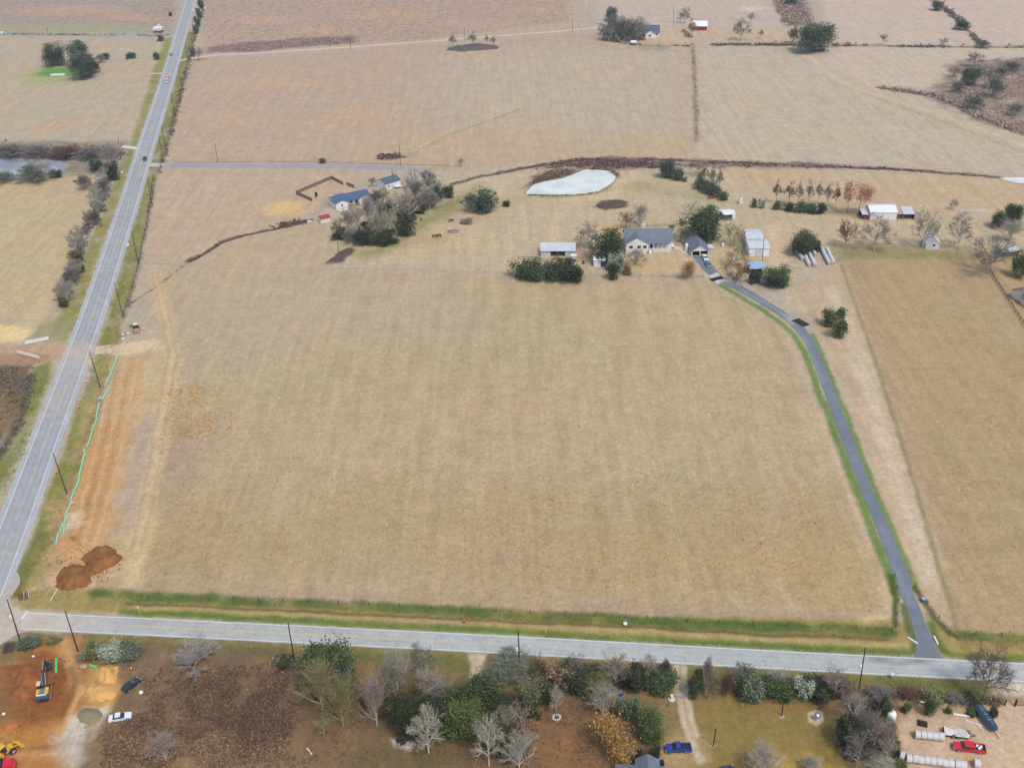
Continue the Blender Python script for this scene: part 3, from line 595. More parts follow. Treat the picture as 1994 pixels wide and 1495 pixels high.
ribbon('highway_centre_line', HW, 0, .16, .128, None, M_yell, (3.2, 9)); ribbon('highway_centre_line', HW, -.3, .13, .128, None, M_yell, (60, 30))
# gravel shoulder wedge on the field side
top = [(43, 1189), (208, 1195), (499, 1213), (701, 1223), (949, 1235), (1250, 1251.7), (1494, 1265.5), (1749, 1278), (1993, 1290.6), (2300, 1307), (2700, 1328)]
bot = [(43, 1229), (208, 1238), (499, 1249), (701, 1259), (949, 1270.5), (1250, 1289), (1494, 1303), (1749, 1317), (1993, 1328), (2300, 1345), (2700, 1367)]
FRc = spline((Gs(top)+Gs(bot))/2)
for _ in range(60): FRc[1:-1] = FRc[1:-1]*.5+(FRc[:-2]+FRc[2:])*.25
NFR = normals(FRc); fh = float(np.mean(np.linalg.norm(Gs(top)-Gs(bot), axis=1)))/2
fh = float(np.median([abs((Gs([top[k]])[0]-Gs([bot[k]])[0])@NFR[len(NFR)//2]) for k in range(1, 9)]))/2
def ftracks(t):
    u = (t*2-1)*fh; g = np.ones_like(u)
    for c in (-.72, -.27, .27, .72): g -= .07*np.exp(-((u/fh-c)/.1)**2)
    return g
TAR = [(0, [(1700, 1283), (1720, 1284)], (110, 112, 118), .8, .6, .7, .8), (0, [(1765, 1287), (1785, 1288)], (110, 112, 118), .8, .6, .7, .9), (0, [(1735, 1293), (1752, 1294)], (120, 120, 124), .7, .5, .6, .5), (0, [(715, 1237), (723, 1239)], (120, 120, 124), .6, .5, .6, .3),
       (0, [(878, 1240), (885, 1241)], (120, 120, 124), .6, .5, .6, .3), (0, [(936, 1242), (941, 1243)], (120, 120, 124), .6, .5, .6, .3), (0, [(1312, 1258), (1360, 1261)], (130, 130, 134), .6, .5, .5, .2),
       (1, [(0, 1150), (150, 1180), (210, 1205), (150, 1225), (0, 1240)], (200, 182, 156), 6, 4, .7, 0), (1, [(200, 1200), (520, 1215), (700, 1235), (450, 1232), (200, 1222)], (176, 168, 156), 8, 4, .5, 0)]
strip('farm_road', FRc+NFR*fh, FRc-NFR*fh, .055, (180, 182, 174), M_road, ftracks, TAR, 18, .12)
ribbon('farm_road_edge_line', FRc, fh-.35, .22, .13, None, M_white); ribbon('farm_road_edge_line', FRc, -fh+.35, .22, .13, None, M_white)
sF = np.concatenate([[0], np.cumsum(np.linalg.norm(np.diff(FRc, axis=0), axis=1))])
def sat(px, py):
    q = G(px, py)[:2]; return float(sF[np.argmin(np.linalg.norm(FRc-q, axis=1))])
ribbon('farm_road_centre_line', FRc, .17, .14, .128, None, M_yell, (sat(1010, 1255)-sat(70, 1208), 1, sat(70, 1208), sat(70, 1208)+1))
ribbon('farm_road_centre_line', FRc, -.17, .14, .128, None, M_yell, (3.4, 8.6, sat(1020, 1256), sF[-1]-20)); ribbon('farm_road_centre_line', FRc, -.17, .14, .128, None, M_yell, (sat(900, 1248)-sat(250, 1220), 1, sat(250, 1220), sat(250, 1220)+1))
jl = spline(Gs([(-40, 1080), (38, 1120), (20, 1166), (28, 1182), (60, 1189), (130, 1192)]), 2); jr = spline(Gs([(-120, 1100), (-110, 1180), (-40, 1266), (10, 1249), (50, 1229), (130, 1229)]), 2)
k = np.linspace(0, 1, 40); ip = lambda P: np.stack([np.interp(k*(len(P)-1), np.arange(len(P)), P[:, c]) for c in (0, 1)], 1)
strip('road_junction', ip(jl), ip(jr), .03, (180, 170, 156), M_road, None, DIRT_ON[2:3], 16)
sb = Gs([(42, 1206), (54, 1190)]); dv = sb[1]-sb[0]
ribbon('stop_line', np.array([sb[0]+dv*q for q in np.linspace(0, 1, 5)]), 0, .55, .14, None, M_white)
# private driveway of the farm
dl = [(1779, 1279), (1784, 1260), (1779, 1225), (1765, 1183), (1752, 1153), (1741, 1120), (1704, 1020), (1668.4, 934), (1622, 811), (1575.5, 685), (1553, 648), (1526, 622), (1494, 600), (1453, 576), (1410, 552), (1390, 541), (1372, 528), (1354, 507), (1346, 499)]
dr = [(1837, 1281), (1822, 1260), (1806, 1225), (1791, 1183), (1777, 1153), (1770, 1120), (1729, 1020), (1691, 934), (1644.5, 811), (1594, 685), (1574, 648), (1550, 621), (1512, 598), (1472, 572), (1428, 549), (1407, 538), (1392, 522), (1381, 507), (1378, 499)]
DL = spline(Gs(dl), 2.5); DR = spline(Gs(dr), 2.5); nn = 160; k = np.linspace(0, 1, nn)
def byarc(P, keys):
    # same number of samples between matching survey points
    return np.stack([np.interp(k*(len(P)-1), np.arange(len(P)), P[:, c]) for c in (0, 1)], 1)
def pair(pts):
    P = Gs(pts); m = len(P)-1; out = []
    E = np.vstack([2*P[0]-P[1], P, 2*P[-1]-P[-2]])
    for j in range(1, m+1):
        for t in np.linspace(0, 1, 10, endpoint=False):
            out.append(.5*((2*E[j])+(E[j+1]-E[j-1])*t+(2*E[j-1]-5*E[j]+4*E[j+1]-E[j+2])*t*t+(-E[j-1]+3*E[j]-3*E[j+1]+E[j+2])*t**3))
    out.append(P[-1]); return np.array(out)
M_drive = roadmat('blue_grey_asphalt', .8, False)
DRV = [(0, [(1436, 560), (1460, 574), (1500, 596), (1527, 614), (1560, 650), (1580, 684), (1600, 740)], (176, 176, 176), .8, .6, .35, .3), (1, [(1395, 540), (1420, 538), (1440, 552), (1416, 562)], (205, 194, 176), 1, .5, .6, 0),
       (1, [(1528, 615), (1545, 612), (1552, 628), (1536, 632)], (190, 184, 172), 2, 1, .6, 0), (0, [(1712, 1020), (1750, 1120), (1775, 1180)], (146, 148, 156), 1.5, 1, .4, .6)]
strip('driveway', pair(dl), pair(dr), .05, (116, 124, 130), M_drive, None, DRV, 12, .12)
M_conc = roadmat('pale_concrete', .85, False)
def pad(name, pts, z, col, mat=None):
    P = Gs(pts); me = bpy.data.meshes.new(name); n = len(P); V = [(x, y, z) for x, y in P]+[(x, y, -.3) for x, y in P]
    F = [tuple(range(n))]+[(i, n+i, n+(i+1) % n, (i+1) % n) for i in range(n)]
    me.from_pydata(V, [], F); me.update()
    if me.polygons[0].normal.z < 0: me.flip_normals()
    me.materials.append(mat or M_conc); put_attr(me, np.tile(A(col), (2*n, 1)), np.zeros((2*n, 3)))
    o = link(name, me, None); o['kind'] = 'structure'; return o
pad('concrete_apron', [(1378, 538), (1396, 531), (1403, 536), (1386, 543)], .12, (205, 196, 180)); pad('concrete_apron', [(1391, 548), (1408, 542), (1413, 547), (1397, 553)], .12, (212, 206, 194))
pad('garden_walk', [(1303, 478), (1320, 480), (1341, 486), (1350, 497), (1340, 498), (1326, 490), (1304, 481)], .09, (222, 196, 172))
pad('parking_pad', [(1345, 499), (1380, 499), (1381, 508), (1353, 508)], .055, (170, 172, 176))
pad('culvert_crossing', [(186, 675), (216, 671), (218, 688), (184, 690)], .07, (208, 184, 150))
pad('house_slab', [(1868, 408), (1922, 407), (1925, 414), (1866, 414)], .12, (196, 180, 160))
# lanes
def lane(name, pts, hw, col, z=.05, items=(), mat=None):
    c = spline(Gs(pts)); N = normals(c); return strip(name, c+N*hw, c-N*hw, z, col, mat or M_conc, lambda t: 1-.10*np.exp(-((np.abs(t*2-1)-.45)/.16)**2)+.03, items, 8, .35)
lane('lane', [(288, 321), (330, 321.5), (500, 322.5), (650, 324), (770, 327), (820, 332), (838, 340)], 3.0, (160, 156, 156), .05, [(1, [(280, 316), (312, 316), (308, 328), (280, 328)], (206, 196, 182), 4, 1, .8, 0)])
lane('side_road', [(345, 71), (250, 70.5), (100, 69.5), (-60, 68), (-400, 64)], 2.8, (158, 154, 158), .05, [(1, [(315, 60), (350, 60), (350, 76), (315, 76)], (200, 188, 176), 6, 1, .8, 0)])
lane('dirt_lane', [(347, 119), (375, 114), (420, 108), (500, 104), (640, 95), (800, 83.5), (960, 71), (1080, 62), (1165, 54), (1250, 49), (1340, 47)], 2.2, (216, 186, 156), .045)
lane('field_lane', [(1540, 47), (1500, 48), (1430, 48), (1340, 47)], 1.6, (196, 172, 150), .045)
lane('field_gate_track', [(330, 140), (312, 143), (290, 144)], 2.0, (196, 180, 150), .045); lane('field_gate_track', [(268, 290), (252, 287), (236, 286)], 2.2, (214, 200, 178), .045)
# ------------------------------------------------------------------ water
def watermat(name, col, rough):
    m, n, l, b = newmat(name); b.inputs['Base Color'].default_value = (*A(col), 1); b.inputs['Roughness'].default_value = rough
    b.inputs['Specular IOR Level'].default_value = .6; b.inputs['IOR'].default_value = 1.33
    n2 = n.new('ShaderNodeTexNoise'); n2.inputs['Scale'].default_value = .09; n2.inputs['Detail'].default_value = 5; rp = n.new('ShaderNodeValToRGB'); rp.color_ramp.elements[0].position = .36; rp.color_ramp.elements[1].position = .62; rp.color_ramp.elements[0].color = (*(A(col)*.82), 1); rp.color_ramp.elements[1].color = (*A(col), 1); g2 = n.new('ShaderNodeNewGeometry'); l.new(g2.outputs['Position'], n2.inputs['Vector']); l.new(n2.outputs['Fac'], rp.inputs[0]); l.new(rp.outputs[0], b.inputs['Base Color'])
    ns = n.new('ShaderNodeTexNoise'); ns.inputs['Scale'].default_value = .8; ns.inputs['Detail'].default_value = 3; bp = n.new('ShaderNodeBump'); bp.inputs['Strength'].default_value = .15
    ge = n.new('ShaderNodeNewGeometry'); l.new(ge.outputs['Position'], ns.inputs['Vector']); l.new(ns.outputs['Fac'], bp.inputs['Height']); l.new(bp.outputs[0], b.inputs['Normal']); return m
def water(name, pts, z, mat, wob=.5):
    P = Gs(pts); P = spline(np.vstack([P, P[:1]]), 1.5)[:-1]; P = P+(np.stack([fbm(P[:, 0], P[:, 1], 3, 4), fbm(P[:, 0], P[:, 1], 3, 6)], 1)-.5)*2*wob
    me = bpy.data.meshes.new(name); me.from_pydata([(x, y, z) for x, y in P], [], [tuple(range(len(P)))]); me.update()
    if me.polygons[0].normal.z < 0: me.flip_normals()
    me.materials.append(mat); o = link(name, me, None); o['kind'] = 'structure'; return o
M_milky = watermat('milky_pond_water', (228, 230, 216), .2); M_dark = watermat('dark_pond_water', (168, 174, 176), .06); M_pale = watermat('pale_pond_water', (232, 232, 226), .3)
POND = [(1024, 376), (1032, 367), (1040, 359), (1060.6, 354), (1080, 351), (1100, 346), (1123, 337), (1141, 331), (1165, 331), (1185, 333), (1197, 339), (1199, 344), (1195, 352), (1187, 360), (1165, 373), (1145, 378), (1121, 379), (1071, 380), (1030, 379)]
water('pond_water', POND, .09, M_milky)
water('creek_pond_water', [(-200, 308), (60, 310), (125, 316), (130, 328), (100, 337), (40, 345), (-200, 350)], .09, M_dark)
water('stock_pond_water', [(1944, 347), (1994, 346), (2200, 350), (2200, 372), (1994, 358), (1970, 354)], .09, M_pale)
# ------------------------------------------------------------------ plants
M_leaf = tintmat('leaves', .45, .15, .05, .5); M_twig = tintmat('twigs', .28, 0, .06, .4, .85); M_bark = MAT('grey_bark', (118, 106, 94), .9, var=.25, scale=6, bump=.4)
M_barkd = MAT('dark_bark', (74, 62, 52), .9, var=.25, scale=6, bump=.4); M_barkp = MAT('pale_bark', (176, 168, 154), .9, var=.22, scale=6, bump=.3)
def unit(n): v = RNG.normal(size=(n, 3)); return v/np.linalg.norm(v, axis=1)[:, None]
def leafquads(P, size, flat=.5):
    """one leaf-spray face at each point, tilted at random, some bent to the sky"""
    n = len(P); N = unit(n); N[:, 2] = np.abs(N[:, 2])+flat; N /= np.linalg.norm(N, axis=1)[:, None]
    T = np.cross(N, unit(n)); T /= np.linalg.norm(T, axis=1)[:, None]+1e-9; B = np.cross(N, T)
    s = size*RNG.uniform(.6, 1.4, n)[:, None]; a = RNG.uniform(.5, .9, n)[:, None]
    V = np.stack([P-T*s-B*s*a*.3, P+B*s*a, P+T*s+B*s*a*.2, P-B*s*a], 1).reshape(-1, 3)
    return V, np.arange(4*n).reshape(-1, 4)
def crown(nclump, nleaf, size, c0, seed, gap=.0, spread=.17, squash=1.0, lobes=8):
    """crown of leaf sprays in clumps: radius .5, from height c0 to 1, uneven and open at the edge"""
    global RNG
    keep = RNG; RNG = np.random.default_rng(seed)
    L = [(np.zeros(3), .33)]
    for i in range(lobes):
        a = RNG.uniform(0, 6.28); rr = RNG.uniform(.18, .36); L.append((np.array([math.cos(a)*rr, math.sin(a)*rr, RNG.uniform(-.26, .24)]), RNG.uniform(.13, .27)))
    pts = []; tries = 0
    while len(pts) < nclump and tries < nclump*60:
        tries += 1; c, r = L[RNG.integers(len(L))]; d = unit(1)[0]
        p = c+d*r*RNG.uniform(.55, 1.05)**.6
        if d[2] < -.55 and RNG.random() < .6: continue
        if np.linalg.norm(p) > .60: continue
        pts.append(p)
    pts = np.array(pts)*np.array([1, 1, squash]); V = []
    for p in pts:
        k = max(3, int(nleaf*RNG.uniform(.5, 1.5))); V.append(p+RNG.normal(size=(k, 3))*spread*RNG.uniform(.35, .6)*np.array([1, 1, .75]))
    P = np.vstack(V); P[:, 2] = np.maximum(P[:, 2], -.5)
    # solid inner foliage keeps the middle dark by its own shade
    inner = unit(int(len(P)*.10))*(RNG.uniform(.05, .30, int(len(P)*.10))**1)[:, None]; P = np.vstack([P, inner])
    rad = np.hypot(P[:, 0], P[:, 1]); P[:, :2] *= .47/np.percentile(rad, 91); lo, hi = np.percentile(P[:, 2], [1.5, 98.5]); P[:, 2] = c0+(np.clip((P[:, 2]-lo)/(hi-lo), -.02, 1.03))*(1-c0)
    V, Q = leafquads(P, size); RNG = keep
    return npmesh('crown', V, Q, M_leaf)
def stem(h, r, lean=0, limbs=4, seed=0, c0=.2, mat=None):
    rr = random.Random(seed); m = MB(); m.tube((0, 0, -.05), (lean*.3, 0, h*.5), r, r*.75, 7); m.tube((lean*.3, 0, h*.5), (lean, 0, h), r*.75, r*.3, 6)
    for i in range(limbs):
        a = i*6.28/limbs+rr.random(); z = h*rr.uniform(.35, .6); m.tube((lean*.2, 0, z), (math.cos(a)*.3, math.sin(a)*.3, z+rr.uniform(.12, .28)), r*.5, r*.12, 5)
    me = bpy.data.meshes.new('trunk'); me.from_pydata(m.V, [], m.F); me.update(); me.materials.append(mat or M_barkd); return me
def branching(seed, up=.55, limbs=8, subs=6, sub2=6, twigs=6, tw=.0015, conic=0.0, c0=.12, trunk_h=.35, droop=0.0, lift=.4):
    """bare winter crown: trunk and limbs as tapered tubes, twigs as thin crossed slivers; fits radius .5, height 1"""
    rr = random.Random(seed); segs = []; tw_s = []
    def direction(base, ang, az):
        b = Vector(base).normalized(); o = b.orthogonal().normalized(); o.rotate(Matrix.Rotation(az, 3, b)); return (b*math.cos(ang)+o*math.sin(ang)).normalized()
    def limb(p, d, L, r, depth):
        n = 3; q = p; dd = d
        pts = [p]
        for i in range(n):
            dd = (dd+Vector((rr.gauss(0, .13), rr.gauss(0, .13), lift*.16-droop*.2))).normalized(); q = q+dd*L/n; pts.append(q)
        for i in range(n): (segs if depth < 2 else tw_s).append((pts[i], pts[i+1], r*(1-.25*i), r*(1-.25*(i+1))))
        if depth >= 3: return
        cnt = (subs, sub2, twigs)[depth]
        for k in range(cnt):
            t = rr.uniform(.25, 1.0); i = min(int(t*n), n-1); f = t*n-i; P = pts[i].lerp(pts[i+1], f); D = (pts[i+1]-pts[i]).normalized()
            nd = direction(D, rr.uniform(.35, .95), rr.uniform(0, 6.28)); limb(P, nd, L*rr.uniform(.40, .66)*(1.15-.4*t), r*.48, depth+1)
    top = Vector((rr.gauss(0, .02), rr.gauss(0, .02), trunk_h)); tall = Vector((rr.gauss(0, .04), rr.gauss(0, .04), .95))
    segs.append((Vector((0, 0, -.03)), top, .022, .017)); segs.append((top, top.lerp(tall, .5), .017, .009)); segs.append((top.lerp(tall, .5), tall, .009, .003))
    for k in range(limbs):
        t = (k+.5)/limbs; z = trunk_h*.75+(.85-trunk_h*.75)*t*(.55+.45*conic) if conic else trunk_h*(.7+.5*t)+t*.22
        P = Vector((0, 0, z)); az = k*2.4+rr.uniform(-.4, .4); an = 1.25-up*(.5+.9*t)+rr.uniform(-.12, .12); L = .46*(1-conic*t*.75)*rr.uniform(.8, 1.1)
        limb(P, Vector((math.cos(az)*math.sin(an), math.sin(az)*math.sin(an), math.cos(an))), L, .0125, 0)
    limb(top.lerp(tall, .3), Vector((0, 0, 1)), .5, .009, 0)
    allp = np.array([list(s[1]) for s in segs+tw_s]); R_ = np.percentile(np.hypot(allp[:, 0], allp[:, 1]), 90)/.47; H_ = np.percentile(allp[:, 2], 99)
    sc = np.array([1/R_, 1/R_, 1/H_])
    m = MB()
    for p, q, r0, r1 in segs: m.tube(Vector(np.array(p)*sc), Vector(np.array(q)*sc), r0, r1, 5, False)
    mt = bpy.data.meshes.new('trunk'); mt.from_pydata(m.V, [], m.F); mt.update(); mt.materials.append(M_twig)
    P = np.array([list(s[0]) for s in tw_s])*sc; Qp = np.array([list(s[1]) for s in tw_s])*sc; n = len(P); ax = Qp-P; rg = np.random.default_rng(seed)
    o = np.cross(ax, rg.normal(size=(n, 3))); o /= np.linalg.norm(o, axis=1)[:, None]+1e-9; w0 = np.maximum(np.array([s[2] for s in tw_s]), tw)[:, None]; w1 = w0*.6
    V = np.stack([P-o*w0, P+o*w0, Qp+o*w1, Qp-o*w1], 1).reshape(-1, 3); o2 = np.cross(ax, o); o2 /= np.linalg.norm(o2, axis=1)[:, None]+1e-9
    V2 = np.stack([P-o2*w0, P+o2*w0, Qp+o2*w1, Qp-o2*w1], 1).reshape(-1, 3)
    mc = npmesh('crown', np.vstack([V, V2]), np.arange(8*n).reshape(-1, 4), M_twig)
    return mt, mc
CROWN = {'oak': [(crown(120, 62, .023, .06, 100+i), stem(.55, .028, .03, 5, i)) for i in range(4)],
         'round': [(crown(100, 50, .028, .03, 120+i, lobes=3), stem(.5, .03, .02, 4, i)) for i in range(3)],
         'open': [(crown(60, 36, .024, .12, 140+i, lobes=6, spread=.2), stem(.8, .02, .03, 7, i, mat=M_bark)) for i in range(3)],
         'rust': [(crown(50, 34, .022, .42, 160+i, lobes=4), stem(.95, .016, .02, 6, i, mat=M_barkd)) for i in range(2)]}
SHRUB = [crown(64, 40, .038, 0, 180+i, lobes=8) for i in range(5)]
BARE = {'bare': [branching(11+i, .55, 10, 7, 6, 6) for i in range(3)], 'vase': [branching(31+i, 1.05, 13, 7, 6, 6, trunk_h=.16, lift=.7, c0=0) for i in range(3)],
        'cone': [branching(51+i, .35, 18, 7, 6, 6, conic=.85, trunk_h=.2, tw=.0024) for i in range(2)], 'wide': [branching(71+i, .4, 10, 8, 6, 6, trunk_h=.25) for i in range(2)],
        'pole': [branching(91+i, .5, 16, 5, 4, 4, trunk_h=.45, tw=.005, conic=.75) for i in range(2)],
        'bush': [branching(111+i, .9, 15, 7, 7, 7, trunk_h=.05, lift=.8, tw=.0028) for i in range(3)]}
CLEAR = {'oak': .06, 'round': .03, 'open': .1, 'rust': .45, 'bare': .1, 'vase': .05, 'cone': .1, 'wide': .15, 'pole': .3, 'bush': 0, 'shrub': 0}
for d_ in (CROWN, BARE):
    for k_ in d_:
        for a_, b_ in d_[k_]: pass
TINT = {'oak': (66, 78, 44), 'oakl': (88, 98, 52), 'far': (76, 88, 64), 'blue': (94, 100, 78), 'dark': (56, 62, 38), 'olive': (104, 104, 66), 'yellow': (150, 116, 60), 'ygreen': (152, 144, 90), 'bright': (96, 140, 50),
        'grey': (176, 168, 152), 'pale': (192, 184, 166), 'white': (200, 194, 176), 'ylw': (168, 156, 112), 'pink': (182, 164, 148), 'brown': (128, 104, 82), 'dgrey': (148, 140, 130), 'rust': (150, 104, 78), 'purple': (132, 116, 106), 'sage': (140, 146, 122), 'rbrown': (128, 98, 68)}
LEAFK = ('oak', 'round', 'open', 'rust', 'shrub')
_cnt = [0]
def blob(x0, y0, x1, y1, clear):
    """place and size of a plant from the patch it covers, seen obliquely from above"""
    cx, cy = (x0+x1)/2, (y0+y1)/2; zc = 3.0
    for _ in range(6):
        P = G(cx, cy, zc); mp = MPP(P); r = (x1-x0)/2*mp; v = P-CAMP; e = math.asin(-v[2]/np.linalg.norm(v)); hp = (y1-y0)/2*mp
        b = math.sqrt(max(hp*hp-(r*math.sin(e))**2, (.33*r)**2))/math.cos(e); ht = 2*b/(1-clear); zc = ht*(1+clear)/2
    return P[0], P[1], r, ht
BASED = ('bare', 'vase', 'cone', 'wide', 'pole', 'rust')
def upright(x0, y0, x1, y1):
    # foot of the trunk is seen, so it fixes the place
    b = ((x0+x1)/2, y1-.10*(y1-y0)); P = G(*b); h = rise(b, (b[0], y0)); r = (x1-x0)/2*MPP(P); return P[0], P[1], r, h
def plant(kind, box, tint, label, cat=None, group=None, name=None, trunk_tint=None):
    _cnt[0] += 1; i = _cnt[0]; rr = random.Random(i*7+3)
    x, y, r, h = upright(*box) if kind in BASED else blob(*box, CLEAR[kind]); rz = rr.uniform(0, 6.28)
    t = TINT[tint] if isinstance(tint, str) else tint; c = A(t)*1.5 if kind in LEAFK else A(t)
    col = (*np.clip(c*rr.uniform(.92, 1.08), 0, .9), 1)
    if kind == 'shrub':
        me = SHRUB[i % 5]; o = bpy.data.objects.new(name or 'shrub', me); COL.objects.link(o); o.location = (x, y, -.02); o.scale = (2*r, 2*r, h); o.rotation_euler = (0, 0, rz); o.color = col
        return tag(o, label, cat or 'shrub', group)
    src = (CROWN if kind in CROWN else BARE)[kind]; a, b = src[i % len(src)]
    cr, tr = (a, b) if kind in CROWN else (b, a)
    nm = name or {'oak': 'evergreen_tree', 'round': 'evergreen_tree', 'open': 'leafy_tree', 'rust': 'tall_tree', 'pole': 'bare_tree', 'bush': 'bare_bush'}.get(kind, 'bare_tree')
    if kind in BARE: col = (*np.clip(c*.86, 0, .9), 1)
    root = bpy.data.objects.new(nm, None); COL.objects.link(root); root.location = (x, y, 0); root.scale = (2*r, 2*r, h); root.rotation_euler = (0, 0, rz)
    for pn, me in (('trunk' if kind != 'bush' else 'stem', tr), ('crown', cr)):
        o = bpy.data.objects.new(pn, me); COL.objects.link(o); o.parent = root; o.color = col
        if pn != 'crown': o.color = (*np.clip(A(trunk_tint) if trunk_tint else (c*.85 if kind in CROWN else c*1.18), 0, .9), 1)
    return tag(root, label, cat or ('bush' if kind == 'bush' else 'tree'), group)
